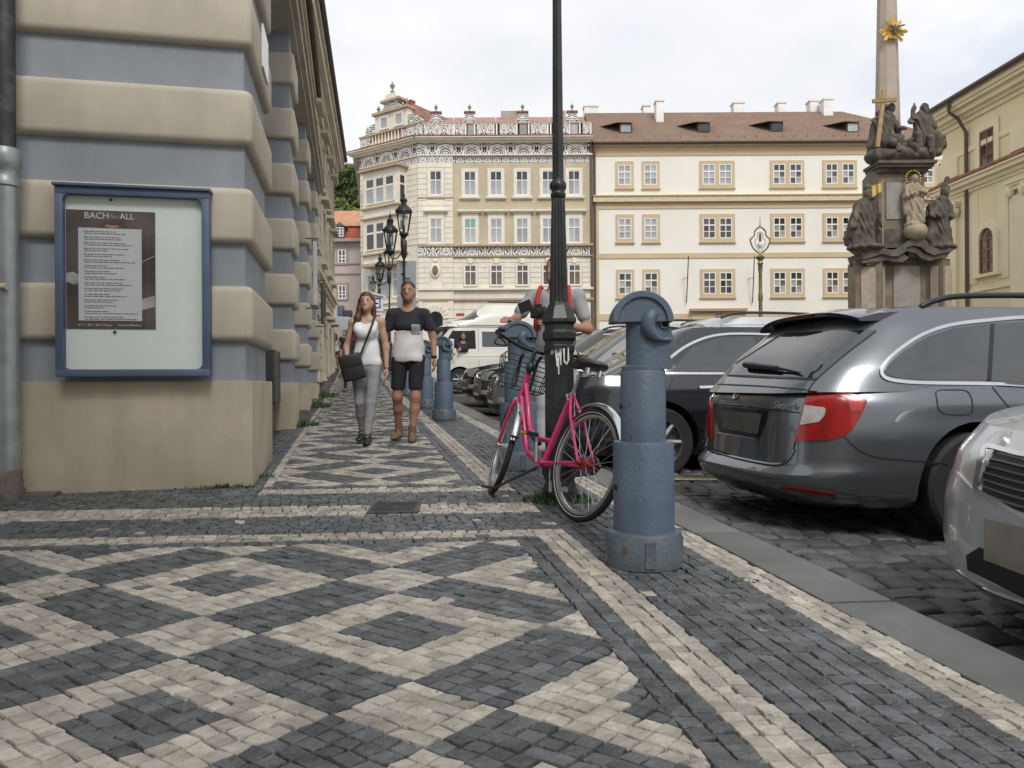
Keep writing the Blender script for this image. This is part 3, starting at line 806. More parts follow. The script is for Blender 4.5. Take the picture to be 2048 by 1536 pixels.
# ------------------------------------------------------------------ second house along the street, pale rusticated blocks
M_RUST = mat('pale_rusticated_stone', (.52, .47, .37), .85, var=.12, vscale=1.5, bump=.2, bscale=60, rnd=.1)
M_JOINT = mat('dark_joint', (.13, .115, .09), .9)
h2 = thing('rusticated_house', 'pale rusticated house with heavy cornice behind the striped corner house', 'house', tuple(Vector((-1.945, 5.77, 0)) + Matrix.Rotation(SR, 3, 'Z') @ Vector((0, 28.5, 0)) - Matrix.Rotation(.1703, 3, 'Z') @ Vector((0, 28.5, 0))), .1703)
MB().box(XL, -.05, 13.62, 28.6, .3, 10.6).build('wall', M_JOINT, h2)
q = MB(); z = .6; rr = random.Random(5)
while z < 10.0:
    y = 13.62 + rr.uniform(-.5, 0)
    while y < 28.6:
        l = rr.uniform(.8, 1.2); y0, y1 = max(y, 13.63), min(y + l, 28.6)
        if y1 - y0 > .1: q.box(-.05, .02, y0 + .02, y1 - .02, z + .02, z + .40)
        y += l
    z += .44
prop(q.build('stone_blocks', M_RUST, h2), kind='stuff')
c = MB()
for z0, z1, p in ((4.35, 4.5, .10), (4.5, 4.62, .2), (9.9, 10.2, .12), (10.2, 10.45, .25), (10.45, 10.75, .42), (10.75, 10.9, .5)): c.box(XL, p, 13.62 if z0 < 9 else 13.56, 28.6 + p, z0, z1)
c.build('cornice', M_RUST, h2)
MB().tube([(.55, 13.5, 10.98), (.55, 29.15, 10.98)], .09, 8).box(-1, .5, 13.5, 29.1, 10.9, 10.95).build('gutter', M_GUTTER, h2, smooth=40)
rf = MB(); rf.add([(.5, 13.5, 11.0), (.5, 29.1, 11.0), (-4.5, 29.1, 14.5), (-4.5, 13.5, 14.5), (-7, 13.5, 11), (-7, 29.1, 11)], [(0, 1, 2, 3), (3, 2, 5, 4), (0, 3, 4), (1, 5, 2)])
rf.build('roof', M_TILEY, h2)
for yy in (15.6, 18.6, 21.6, 24.6, 27.2):
    for z0, hh in ((1.3, 1.9), (5.4, 1.7), (7.9, 1.5)):
        q = MB(); q.box(-.05, .03, yy, yy + .95, z0, z0 + hh); w = q.build('window', M_GLASS, h2)
        q = MB(); q.box(-.05, .09, yy - .16, yy, z0 - .1, z0 + hh + .16); q.box(-.05, .09, yy + .95, yy + 1.11, z0 - .1, z0 + hh + .16); q.box(-.05, .09, yy, yy + .95, z0 + hh, z0 + hh + .16)
        q.box(-.05, .28, yy - .25, yy + 1.2, z0 + hh + .3, z0 + hh + .42); q.box(-.05, .18, yy - .2, yy + 1.15, z0 - .22, z0 - .1); q.build('surround', M_RUST, w)
# hanging signs on the two houses
def hsign(y, z0, z1, x1, label, m):
    t = thing('hanging_sign', label, 'sign', (-1.945, 5.77, 0), SR)
    MB().rbox(.10, x1, y, y + .06, z0, z1, .01).build('sign_panel', m, t); 
    for zz in (z1 + .05, z0 - .05): MB().tube([(-.02, y + .03, zz), (x1 + .03, y + .03, zz)], .012, 6).build('bracket', M_IRON, t)
M_DSIGN = mat('dark_sign_panel', (.05, .05, .05), .5)
hsign(7.6, 2.35, 3.45, .17, 'narrow pale projecting sign between the striped piers', mat('grey_sign_panel', (.5, .5, .52), .4))
hsign(11.1, 2.3, 3.2, .17, 'tall dark hanging sign on the last striped pier', M_DSIGN)
hsign(13.1, 2.6, 3.3, .15, 'small dark hanging sign at the far end of the striped house', M_DSIGN)
# dark cabinet in the first bay
MB().rbox(-.5, -.18, 3.7, 4.5, .75, 1.42, .02).build('waste_cabinet', M_DSIGN, ch)
weeds(*uv(-.66, 11.1).xy, .22, 200, .13, 'green weeds growing at the foot of the second striped pier', ry=1.4)
weeds(*uv(-.62, 15.0).xy, .26, 240, .16, 'bright green weeds at the foot of the third striped pier', ry=1.4)
weeds(*uv(-.58, 18.6).xy, .3, 240, .18, 'tuft of weeds at the foot of the farthest striped pier', ry=1.4)
_p = ch.matrix_basis
for (lx, ly, r, n) in ((-.16, -.03, .2, 120), (-.35, -.03, .22, 70), (.04, .4, .1, 60)):
    p = Matrix.Rotation(SR, 4, 'Z') @ Vector((lx, ly, 0)) + Vector((-1.945, 5.77, 0))
    weeds(p.x, p.y, r, n, .05, 'low moss and weeds along the foot of the ochre plinth %s' % ('at the corner' if lx == -.16 else 'under the notice case' if lx < 0 else 'on its street side'), ry=.25)

# out of view beside the camera: house added and sized to shade the near front
bh = thing('unseen_shade_house', 'unseen plain ochre house added across the side street for its shade', 'house', tuple(uv(-.8, -1.6)), SR)
MB().box(-14, 0, -16, 0, -1, 9.2).build('wall', M_UPPER, bh); MB().box(-14.3, .4, -16.3, .4, 9.2, 9.6).build('cornice', M_BAND, bh)
q = MB(); q.add([(-14.4, .5, 9.6), (.5, .5, 9.6), (.5, -16.4, 9.6), (-14.4, -16.4, 9.6), (-7, -5, 13), (-7, -11, 13)], [(0, 1, 4), (1, 2, 5, 4), (2, 3, 5), (3, 0, 4, 5)]); q.build('roof', M_TILE, bh)
for xx in (-11.5, -8.3, -5.1, -1.9):
    for zz in (1.6, 5.2):
        o = win(bh, xx - .55, xx + .55, zz, zz + 1.9, 0, sur=.14, smat=M_BAND, glass=[M_GLASS]); o.rotation_euler = (0, 0, math.pi); o.location.y = 0.0
# ================================================================== far side of the square
YF2 = 52.0
def XF(px): return P(px, 700, YF2).x
def ZF(py, px=1030): return P(px, py, YF2).z
# ------------------------------------------------------------------ sgraffito house
M_YBRICK = brick_mat('yellow_brick', (.50, .42, .27), (.43, .355, .22), (.55, .49, .37), .30, .10, .018, bump=.3)
M_PLAST = mat('cream_plaster', (.72, .675, .58), .85, var=.08, vscale=.8, big=(.4, .1))
M_PLAST2 = mat('cream_plaster_trim', (.74, .685, .58), .8, var=.08, vscale=2)
M_OCHTRIM = mat('ochre_brown_moulding', (.42, .32, .20), .8, var=.1, vscale=2)
M_REDM = mat('red_sheet_metal', (.26, .055, .045), .5, var=.15, vscale=1.5)
M_PINKROOF = mat('pinkish_roof_sheet', (.33, .17, .14), .6, var=.15, vscale=2)
M_URN = mat('grey_stone_urn', (.30, .27, .23), .85, var=.25, vscale=6)
zA, zB, zC, zD = ZF(325), ZF(312), ZF(309.5), ZF(287)
M_SG1 = sgraffito_mat('sgraffito_arches', 1.755, zC + .05, arch=.58, scale=9)
M_SG2 = sgraffito_mat('sgraffito_scroll', .62, (zA + zB) / 2, arch=.17, scale=14)
M_SG3 = sgraffito_mat('sgraffito_medallions', 1.755, (ZF(493) + ZF(511)) / 2, arch=.24, scale=10)
M_SG4 = sgraffito_mat('sgraffito_panel', .9, (ZF(270) + ZF(249)) / 2, arch=.22, scale=12)
sg = thing('sgraffito_house', 'cream and yellow brick corner house with black and white sgraffito friezes and gable', 'house', (0, YF2, 0))
xl, xm, xr = XF(838), XF(908), XF(1187)
GB = gz(YF2) - .3
MB().box(xm, xr, 0, 11, ZF(514), zA).build('brick_wall', M_YBRICK, sg)
MB().box(xl, xm, -.14, 11, GB, zA).build('rusticated_bay', M_PLAST, sg)
MB().box(xm, xr, -.02, 11, GB, ZF(514)).build('ground_wall', M_PLAST, sg)
def band(name, x0, x1, y0, z0, z1, m, y1=.3): return MB().box(x0, x1, y0, y1, z0, z1).build(name, m, sg)
band('scroll_frieze', xl, xm, -.15, zA, zB, M_SG2); band('scroll_frieze', xm, xr, -.01, zA, zB, M_SG2)
band('frieze_moulding', xl, xr, -.22, zB, zC, M_PLAST2)
band('arched_frieze', xl, xm, -.18, zC, zD, M_SG1); band('arched_frieze', xm, xr, -.06, zC, zD, M_SG1)
q = MB()
for a, b, p in ((287, 284, .35), (284, 280.5, .6), (280.5, 278, .75)): q.box(xl - .1, xr, -p, .3, ZF(a), ZF(b))
q.build('cornice', M_PLAST2, sg)
q = MB(); q.add([(xl - .2, -.78, ZF(278)), (xr, -.78, ZF(278)), (xr, -.78, ZF(276)), (xl - .2, -.78, ZF(276)), (xr, -.1, ZF(270)), (xl - .2, -.1, ZF(270))], [(0, 1, 2, 3), (3, 2, 4, 5)]); q.build('red_cornice_cover', M_REDM, sg)
# parapet: sgraffito panels, little balusters and a rail
q = MB(); z0, z1 = ZF(272), ZF(248)
MB().box(xl, xr, -.1, .1, z1, ZF(244.5)).build('parapet_rail', M_OCHTRIM, sg); MB().box(xl, xr, -.14, .1, ZF(274), z0).build('parapet_base', M_PLAST2, sg)
pan = [(838, 848), (850, 900), (903, 909), (912, 932), (956, 988), (1002, 1034), (1064, 1096), (1120, 1140), (1168, 1182)]
for a, b in pan: MB().box(XF(a), XF(b), -.09, .06, z0, z1).build('parapet_panel', M_SG4, sg)
for a, b in ((938, 950), (1042, 1056), (1145, 1158)): MB().box(XF(a), XF(b), -.04, .06, z0, z1).build('parapet_pane', M_GLASSW, sg)
for a in (901, 910.5, 934, 952, 990, 996, 1036, 1060, 1098, 1104, 1112, 1142, 1162, 1184):
    MB().box(XF(a) - .05, XF(a) + .05, -.09, .08, z0, z1).build('baluster', M_WHITE, sg)
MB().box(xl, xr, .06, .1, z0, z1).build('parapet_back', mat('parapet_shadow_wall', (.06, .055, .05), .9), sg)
def urn(x, y, z, s, parent, m=None):
    prof = [(.16, 0), (.16, .08), (.06, .12), (.06, .22), (.15, .36), (.19, .46), (.19, .52), (.10, .56), (.06, .62), (.08, .68), (.05, .74), (.0, .78)]
    return MB().lathe([(r * s, zz * s) for r, zz in prof], 10, (x, y, z)).build('urn', m or M_URN, parent, smooth=50)
_ga = None
for px in (875, 942, 1048, 1147):
    x = XF(px); zb = ZF(244.5); h = ZF(226) - zb; w = .62
    pts = [(-w, 0), (-w * .93, h * .10), (-w * .62, h * .22), (-w * .5, h * .55), (-w * .45, h), (w * .45, h), (w * .5, h * .55), (w * .62, h * .22), (w * .93, h * .10), (w, 0)]
    g = MB().prism([(a, b) for a, b in pts][::-1], -.08, .1).build('parapet_gablet', M_SG4, sg, loc=(x, 0, zb))
    MB().box(-w * .62, w * .62, -.16, .2, h, h + .10).build('gablet_cap', M_REDM, g)
    u = urn(x, 0, ZF(223), .68, sg)
for px in (910, 994, 1101): urn(XF(px), 0, ZF(244.5), .42, sg, M_PLAST)
rf = MB(); zr0, zr1 = ZF(250), 20.55
rf.add([(xl - 1, .4, zr0), (xr - .2, .4, zr0), (xr - .2, 4.5, zr1), (xl - 3, 4.5, zr1), (xr - .2, 10, zr0), (xl - 6, 10, zr0)], [(0, 1, 2, 3), (3, 2, 4, 5), (0, 3, 5), (1, 4, 2)])
rf.build('roof', M_PINKROOF, sg)
MB().box(XF(1003), XF(1063) * 1.0, 4.2, 5.4, zr1 - .5, ZF(213) + 1.2).build('chimney', mat('rendered_chimney', (.36, .33, .28), .9, var=.2, vscale=1.5), sg)
MB().box(XF(1128), XF(1143), 4.2, 5.0, zr1 - .5, ZF(213) + 1.2).build('chimney', MATS['rendered_chimney'], sg)
# windows of the main front
colpx = [(930, 954), (982, 1006), (1034, 1058), (1086, 1110), (1138, 1162)]
gset = [M_GLASSW, M_GLASSW, M_GLASSW, M_GLASSW]
for i, (a, b) in enumerate(colpx):
    win(sg, XF(a), XF(b), ZF(390.5), ZF(342), 0, 2, (0, .38, 1), [M_GLASS, M_GLASSW], sur=.17, smat=M_PLAST2, sill=.3)
    win(sg, XF(a), XF(b), ZF(486), ZF(437), 0, 2, (0, .38, 1), [M_GLASSW] if i else [mat('green_blind', (.22, .36, .31), .3), M_GLASSW], sur=.17, smat=M_PLAST2, hood=.42)
    win(sg, XF(a), XF(b), ZF(571), ZF(530), -.05, 2, (0, .3, 1), [M_GLASSB], sur=.06, smat=M_PLAST2)
win(sg, XF(862), XF(886), ZF(390.5), ZF(342), -.16, 2, (0, .38, 1), [M_GLASS, M_GLASSW], sur=.17, smat=M_PLAST2)
win(sg, XF(862), XF(886), ZF(486), ZF(437), -.16, 2, (0, .38, 1), [M_GLASSW], sur=.17, smat=M_PLAST2, hood=.42)
# rusticated courses: real blocks with recessed joints
def courses(x0, x1, y, z0, z1, hh, parent, holes=(), bl=None, seed=1, m=None, dep=.045):
    rr = random.Random(seed); n = max(1, round((z1 - z0) / hh)); hh = (z1 - z0) / n
    for k in range(n):
        za, zb = z0 + k * hh + .018, z0 + (k + 1) * hh - .018
        segs = [(x0, x1)]
        for (hx0, hx1, hz0, hz1) in holes:
            if hz0 < zb and hz1 > za:
                ns = []
                for a, b in segs:
                    if hx1 <= a or hx0 >= b: ns.append((a, b)); continue
                    if hx0 > a: ns.append((a, hx0))
                    if hx1 < b: ns.append((hx1, b))
                segs = ns
        for a, b in segs:
            t = a
            while t < b - .02:
                l = (b - a) if not bl else bl * (.5 if (k % 2 and t == a) else 1)
                e = min(t + l, b)
                if b - e < .15: e = b
                MB().box(t + .012, e - .012, y - dep, y, za, zb).build('rusticated_block', m or M_PLAST2, parent); t = e
hl = [(XF(862) - .2, XF(886) + .2, ZF(394), ZF(336)), (XF(862) - .2, XF(886) + .2, ZF(490), ZF(427))]
courses(xl, xm, -.14, ZF(488), zA, .36, sg, hl, None, 2)
h3 = [(XF(a) - .1, XF(b) + .1, ZF(573), ZF(526)) for a, b in colpx]
courses(xm, xr, -.02, ZF(576), ZF(515), .35, sg, h3, .95, 3)
courses(xl, xm, -.14, ZF(576), ZF(515), .35, sg, [(XF(872) - .4, XF(872) + .4, ZF(563), ZF(520))], .85, 4)
hh = [(XF(872) - .85, XF(872) + .85, ZF(670), ZF(612))]
courses(xl, xm, -.14, ZF(690), ZF(601), .55, sg, hh, None, 5); courses(xm, xr, -.02, ZF(690), ZF(601), .55, sg, [], None, 6)
band('medallion_frieze', xl, xm, -.15, ZF(511), ZF(493), M_SG3); band('medallion_frieze', xm, xr, -.03, ZF(511), ZF(493), M_SG3)
for nm, a, b, p in (('string_course', 493, 489, .24), ('string_course', 514, 511, .2), ('string_course', 397, 394, .0), ('string_course', 580, 576, .26), ('string_course', 601, 597, .22)):
    if p: band(nm, xl, xr, -p, ZF(a), ZF(b), M_OCHTRIM if a != 580 else M_PLAST2)
    else: band(nm, xl, xm, -.22, ZF(a), ZF(b), M_OCHTRIM)
for a, b in colpx:       # keystone masks over the lowest windows
    x = (XF(a) + XF(b)) / 2; MB().prism([(x - .12, ZF(527)), (x + .12, ZF(527)), (x + .2, ZF(517)), (x - .2, ZF(517))], -.16, -.04).build('keystone', M_PLAST2, sg)
# cartouche
q = MB(); q.sphere((XF(872), -.2, ZF(541)), (.34, .10, .52), 14, 10); cz = q.build('cartouche', M_PLAST2, sg, smooth=60); MB().sphere((XF(872), -.26, ZF(541)), (.22, .06, .36), 12, 8).build('shield', mat('bronze_shield', (.17, .13, .08), .6), cz, smooth=60)
MB().sphere((XF(872), -.2, ZF(522)), (.14, .10, .14), 8, 6).build('crown', M_PLAST2, cz, smooth=60)
# arched window with voussoirs
ax_, az_ = XF(872), ZF(637)
q = MB(); q.prism([(ax_ + .48 * math.cos(t), az_ + .5 * math.sin(t)) for t in [i * math.pi / 10 for i in range(11)]] + [(ax_ - .48, az_ - 1.2), (ax_ + .48, az_ - 1.2)], -.17, -.1); aw = q.build('arched_window', M_GLASS, sg)
for i in range(9):
    t0, t1 = math.pi * i / 9 + .03, math.pi * (i + 1) / 9 - .03
    MB().prism([(ax_ + r * math.cos(t), az_ + r * math.sin(t)) for r, t in ((.5, t0), (.92, t0), (.92, t1), (.5, t1))][::-1], -.22, -.13).build('voussoir', M_PLAST2, aw)
# red street name plate
MB().box(XF(913), XF(929), -.10, -.07, ZF(631), ZF(626)).build('street_plate', mat('red_enamel', (.42, .05, .05), .35), sg)
MB().tube([(xr - .08, -.12, GB), (xr - .08, -.12, ZF(290))], .09, 8).build('downpipe', mat('brown_downpipe', (.12, .085, .065), .5), sg, smooth=50)
# angled wing with oriel and gable
WL = 5.5; wa = math.atan2(-.5757, .8176)
wo = Vector((xl, -.02, 0)) + Vector((-.8176, .5757, 0)) * WL
wr = (0, 0, wa)
def wpart(name, mb, m, parent=None, smooth=None):
    o = mb.build(name, m, parent or sg, smooth)
    if not parent: o.location = wo; o.rotation_euler = wr
    return o
wpart('wing_wall', MB().box(0, WL, 0, 4, GB, zA), M_PLAST)
wpart('scroll_frieze', MB().box(0, WL, -.02, 2, zA, zB), M_SG2); wpart('frieze_moulding', MB().box(0, WL, -.12, 2, zB, zC), M_PLAST2)
wpart('arched_frieze', MB().box(0, WL, -.08, 2, zC, zD), M_SG1)
q = MB()
for a, b, p in ((287, 284, .35), (284, 280.5, .6), (280.5, 278, .75)): q.box(-p, WL + p * .3, -p, 2, ZF(a), ZF(b))
wpart('cornice', q, M_PLAST2)
q = MB(); q.add([(-.8, -.78, ZF(278)), (WL + .25, -.78, ZF(278)), (WL + .25, -.78, ZF(276)), (-.8, -.78, ZF(276)), (WL, -.1, ZF(270)), (-.3, -.1, ZF(270))], [(0, 1, 2, 3), (3, 2, 4, 5)]); wpart('red_cornice_cover', q, M_REDM)
wpart('parapet_panel', MB().box(.1, 1.1, -.1, .1, z0, z1), M_SG4); wpart('parapet_panel', MB().box(4.1, WL - .05, -.1, .1, z0, z1), M_SG4)
wpart('parapet_rail', MB().box(0, WL, -.16, .1, z1, ZF(244.5)), M_OCHTRIM); wpart('parapet_base', MB().box(0, WL, -.16, .1, ZF(274), z0), M_PLAST2)
wpart('parapet_back', MB().box(0, WL, .02, .08, z0, z1), M_OCHTRIM)
for i in range(9): wpart('baluster', MB().lathe([(.06, z0), (.09, z0 + (z1 - z0) * .3), (.04, z0 + (z1 - z0) * .65), (.07, z1)], 8, (1.3 + i * .31, -.05, 0)), M_PLAST2, smooth=50)
# gable
gz0, gz1, gz2, gz3 = ZF(244.5), ZF(209), ZF(187), ZF(174)
wpart('gable_wall', MB().box(1.05, 4.15, -.06, .5, gz0, gz1), M_PLAST2)
for s, x0, x1 in ((-1, .1, 1.05), (1, 5.3, 4.15)):
    pts = [(x0, gz0)] + [(x0 + (x1 - x0) * (1 - math.cos(t)), gz0 + .35 + (gz1 - gz0 - .8) * (math.sin(t) ** 2.2)) for t in [i * math.pi / 2 / 8 for i in range(9)]] + [(x1, gz0)]
    if s > 0: pts.reverse()
    wpart('gable_volute', MB().prism(pts[::-1], -.05, .3), M_SG4)
wpart('gable_cornice', MB().box(.9, 4.3, -.25, .6, gz1, gz1 + .18), M_OCHTRIM)
pts = [(1.5, gz1 + .18), (1.75, gz1 + .35), (1.95, gz2 - .2), (1.98, gz2), (3.22, gz2), (3.25, gz2 - .2), (3.45, gz1 + .35), (3.7, gz1 + .18)]
wpart('gable_top', MB().prism(pts[::-1], -.05, .4), M_SG4)
wpart('gable_cap', MB().box(1.7, 3.5, -.22, .55, gz2, gz2 + .16), M_OCHTRIM)
wpart('gable_arch', MB().prism([(2.6 + .62 * math.cos(t), gz2 + .16 + .42 * math.sin(t)) for t in [i * math.pi / 8 for i in range(9)]][::-1], -.1, .45), M_PLAST2)
wpart('gable_side', MB().box(3.3, 4.0, .45, .9, gz1, gz2), M_REDM)
wpart('gable_roof', MB().prism([(.9, gz0), (4.3, gz0), (4.2, gz1 + .4), (2.6, gz2), (1.0, gz1 + .4)][::-1], .5, 4.5), M_PINKROOF)
for x, z, s in ((2.6, gz2 + .68, .95), (1.25, gz1 + .18, .75), (3.95, gz1 + .18, .75), (.15, gz0 + .3, .5), (5.2, gz0 + .3, .5)): wpart('urn', MB().lathe([(r * s, zz * s) for r, zz in [(.16, 0), (.16, .08), (.06, .12), (.06, .22), (.15, .36), (.19, .46), (.19, .52), (.10, .56), (.06, .62), (.08, .68), (.05, .74), (.0, .78)]], 10, (x, .1, z)), M_URN, smooth=50)
def wwin(*a, **k):
    o = win(sg, *a, **k); l = o.location.copy(); o.location = wo + Matrix.Rotation(wa, 3, 'Z') @ l; o.rotation_euler = wr; return o
for x in (1.6, 3.0): wwin(x, x + .72, ZF(240), ZF(216), -.08, 1, (0, 1), [M_GLASSW], sur=.08, smat=M_PLAST2)
for o in list(sg.children):
    if (o.location - wo).length < .01 and (o.name.startswith('gable') or o.name.startswith('urn')) or (o.name.startswith('window') and abs(o.rotation_euler.z - wa) < .01): o.location += Matrix.Rotation(wa, 3, 'Z') @ Vector((.5, 0, 0))
# oriel
bx0, bx1, bp = 1.15, 4.45, .85
wpart('oriel', MB().box(bx0, bx1, -bp, 0, ZF(520), ZF(331)), M_PLAST2)
wpart('oriel_roof', MB().box(bx0 - .25, bx1 + .25, -bp - .3, 0, ZF(331), ZF(326)), M_OCHTRIM)
for a, b in ((408, 405), (429, 426), (503, 500), (526, 520)): wpart('oriel_moulding', MB().box(bx0 - .15, bx1 + .15, -bp - .18, 0, ZF(a), ZF(b)), M_OCHTRIM)
for zz0, zz1 in ((398, 347), (492, 438)):
    for i in range(3):
        x = bx0 + .30 + i * .94; wwin(x, x + .80, ZF(zz0), ZF(zz1), -bp - .005, 1, (0, .36, 1), [M_GLASS, M_GLASSW] if zz0 == 398 else [M_GLASS], sur=.05, smat=M_PLAST2, frame=M_PLAST2, tw=.14)
    q = MB(); q.box(0, .02, -.62, -.22, ZF(zz0), ZF(zz0 - 32)); q.box(0, .02, -.62, -.22, ZF(zz0 - 36), ZF(zz1)); o = q.build('oriel_side_window', M_GLASS, sg); o.location = wo + Matrix.Rotation(wa, 3, 'Z') @ Vector((bx1, 0, 0)); o.rotation_euler = wr
for i in range(3): wwin(.7 + i * 1.25, 1.55 + i * 1.25, ZF(588), ZF(538), -.03, 1, (0, .3, 1), [M_GLASSW], sur=.12, smat=M_PLAST2)
for a, b, p in ((580, 576, .0), (601, 594, .22), (612, 608, .16)):
    wpart('string_course', MB().box(0, WL, -p - .02, 0, ZF(a), ZF(b)), M_PLAST2)
def wcourses(x0, x1, z0_, z1_, seed):
    n0 = len(COL.objects); before = set(COL.objects)
    courses(x0, x1, 0, z0_, z1_, .36, sg, [], None, seed)
    for o in set(COL.objects) - before: o.location = wo; o.rotation_euler = wr
wcourses(4.3, WL, ZF(488), zA, 8); wcourses(4.3, WL, ZF(576), ZF(515), 9); wcourses(0, .5, ZF(488), zA, 10)
# return wall along the climbing street
q = MB(); a = wo + Vector((-.05, .1, 0)); d = Vector((-.16, 1, 0)).normalized(); nrm = Vector((-1, -.16, 0)).normalized()
e = a + d * 16; i_ = Vector((6, 2, 0))
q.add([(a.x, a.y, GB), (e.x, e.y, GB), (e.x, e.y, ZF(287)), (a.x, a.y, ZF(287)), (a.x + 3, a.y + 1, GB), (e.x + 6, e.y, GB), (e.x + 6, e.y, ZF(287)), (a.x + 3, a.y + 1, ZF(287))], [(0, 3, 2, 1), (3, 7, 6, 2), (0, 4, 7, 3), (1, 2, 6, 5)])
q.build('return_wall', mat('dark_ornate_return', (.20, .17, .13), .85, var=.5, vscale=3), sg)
q = MB(); b_ = a + nrm * .5; e2 = e + nrm * .5
q.add([(a.x, a.y, ZF(287)), (e.x, e.y, ZF(287)), (e2.x, e2.y, ZF(287)), (b_.x, b_.y, ZF(287)), (a.x, a.y, ZF(279)), (e.x, e.y, ZF(279)), (e2.x, e2.y, ZF(279)), (b_.x, b_.y, ZF(279))], [(0, 1, 2, 3), (4, 7, 6, 5), (3, 2, 6, 7), (0, 3, 7, 4)]); q.build('return_cornice', M_PLAST2, sg)
# ------------------------------------------------------------------ long cream house
M_CREAM = mat('pale_cream_stucco', (.79, .76, .69), .9, var=.05, vscale=.35, bump=.08, bscale=30)
M_TAN = mat('tan_stucco_trim', (.56, .44, .28), .85, var=.06, vscale=.6)
M_BROOF = brick_mat('brown_plain_tiles', (.28, .185, .13), (.23, .15, .105), (.13, .085, .06), .18, .14, .02, bump=.5)
cr = thing('cream_house', 'long cream house with tan window surrounds and brown tiled roof', 'house', (0, YF2, 0))
PX = 1420
def ZC(py): return ZF(py, PX)
cx0, cx1 = XF(1187.5), XF(1905)
MB().box(cx0, cx1, 0, 12, GB, ZC(290)).build('wall', M_CREAM, cr)
def cband(name, a, b, p, m=M_TAN, x0=cx0, x1=cx1): return MB().box(x0, x1, -p, .02, ZC(a), ZC(b)).build(name, m, cr)
cband('eaves_band', 311, 293, .05); cband('eaves_cornice', 293, 289, .3, mat('tan_cornice_light', (.60, .50, .34), .8))
cband('cornice', 404, 393, .28, MATS['tan_cornice_light']); cband('cornice_cap', 393, 391, .36, mat('yellow_cornice_cap', (.60, .50, .26), .8)); cband('cornice_band', 417, 404, .05)
cband('string_band', 516, 506, .06); cband('string_band', 640, 627, .06)
MB().box(cx0, XF(1199), -.04, .01, GB, ZC(417)).build('pilaster_strip', M_TAN, cr)
MB().tube([(cx0, -.45, ZC(288)), (cx1, -.45, ZC(288))], .11, 8).build('gutter', mat('brown_gutter', (.10, .065, .05), .5, metal=.3), cr, smooth=50)
MB().tube([(cx0 + .12, -.1, GB), (cx0 + .12, -.1, ZC(310)), (cx0 + .05, -.42, ZC(292))], .08, 8).build('downpipe', MATS['brown_downpipe'], cr, smooth=50)
ze, zr = ZC(286), 20.75
rf = MB()
hx = XF(1690) * 56 / 52
rf.add([(cx0 - .1, -.5, ze), (cx1 + .3, -.5, ze), (hx, 4.3, zr), (cx0 - .1, 4.3, zr), (cx0 - .1, 12, ze), (cx1 + .3, 12, ze)], [(0, 1, 2, 3), (3, 2, 5, 4), (1, 5, 2), (0, 3, 4)])
roof = rf.build('roof', M_BROOF, cr)
M_CHW = mat('white_rendered_chimney', (.74, .72, .68), .85, var=.08, vscale=2)
def chim(a, b, top, y, bot=238):
    X0_, X1_ = P(a, 300, YF2 + y).x, P(b, 300, YF2 + y).x; zt = P((a + b) / 2, top, YF2 + y).z; zb = P((a + b) / 2, bot, YF2 + y).z - 1.2
    q = MB(); q.rbox(X0_, X1_, y, y + .8, zb, zt - .12, .03, 2); q.box(X0_ - .05, X1_ + .05, y - .05, y + .85, zt - .12, zt); q.build('chimney', M_CHW, cr, smooth=40)
for a, b, t, y in ((1313, 1328, 199, 2.6), (1169, 1196, 210, 4.6), (1287, 1301, 209, 4.8), (1468, 1489, 203, 4.8), (1557, 1572, 203, 4.8), (1621, 1648, 199, 4.6), (1648, 1667, 196, 3.6)): chim(a, b, t, y)
# eyelid dormers
def roofy(z): return -.5 + (z - ze) / (zr - ze) * 4.8
for px, py in ((1251, 258), (1407, 257), (1553, 255), (1704, 257)):
    zc = P(px, py, YF2 + 1.2).z; y = roofy(zc - .35); X = P(px, py, YF2 + y).x
    d = MB(); d.box(X - .42, X + .42, y - .10, y + 1.0, zc - .42, zc + .28); dm = d.build('dormer', mat('dark_dormer_wood', (.07, .05, .04), .7), cr)
    q = MB(); q.add([(X - 1.7, roofy(zc + .42), zc + .42), (X + .62, y - .28, zc + .30), (X + .62, roofy(zc + .95), zc + .97), (X - .62, y - .28, zc + .30), (X - 1.7, roofy(zc + .42), zc + .36), (X + .62, y - .28, zc + .24), (X - .62, y - .28, zc + .24), (X - .4, roofy(zc + .95), zc + .97)], [(0, 3, 7), (3, 1, 2, 7), (3, 6, 5, 1), (0, 4, 6, 3)]); q.build('dormer_roof', M_BROOF, dm)
    q = MB(); q.box(X - .33, X + .33, y - .13, y - .10, zc - .36, zc + .16); w = q.build('dormer_window', M_WHITE, dm) if False else None
    q.build('dormer_sash', M_GLASSW if px in (1251, 1704) else M_GLASS, dm)
# snow guards along the eaves
for i in range(24):
    x = cx0 + .8 + i * .86
    if x < cx1: MB().prism([(roofy(ze + .45) + 0, ze + .45), (roofy(ze + .45) - .12, ze + .43), (roofy(ze + .45) - .05, ze + .58)], x - .02, x + .02, axis='x').build('snow_hook', MATS['brown_gutter'], cr)
rows_ = [(369.5, 329, 376, 322), (477, 436, 484, 428), (588, 545, 595, 538)]
pairs = [((1238, 1264), 1233, 1269), ((1290, 1316), 1286, 1321)]
dbl = [((1407, 1432), (1440, 1465), 1401, 1471), ((1548, 1572), (1581, 1605), 1542, 1610), ((1653, 1677), (1686, 1710), 1647, 1715), ((1845, 1868), (1876, 1899), 1838, 1905)]
gl = {0: [M_GLASSW], 1: [M_GLASSB, M_GLASS], 2: [M_GLASS, M_GLASSW, M_GLASSB, M_GLASS, M_GLASSB, M_GLASSW]}
def csur(x0, x1, s0, s1, w):
    q = MB(); a, b = ZC(s0), ZC(s1); return a, b
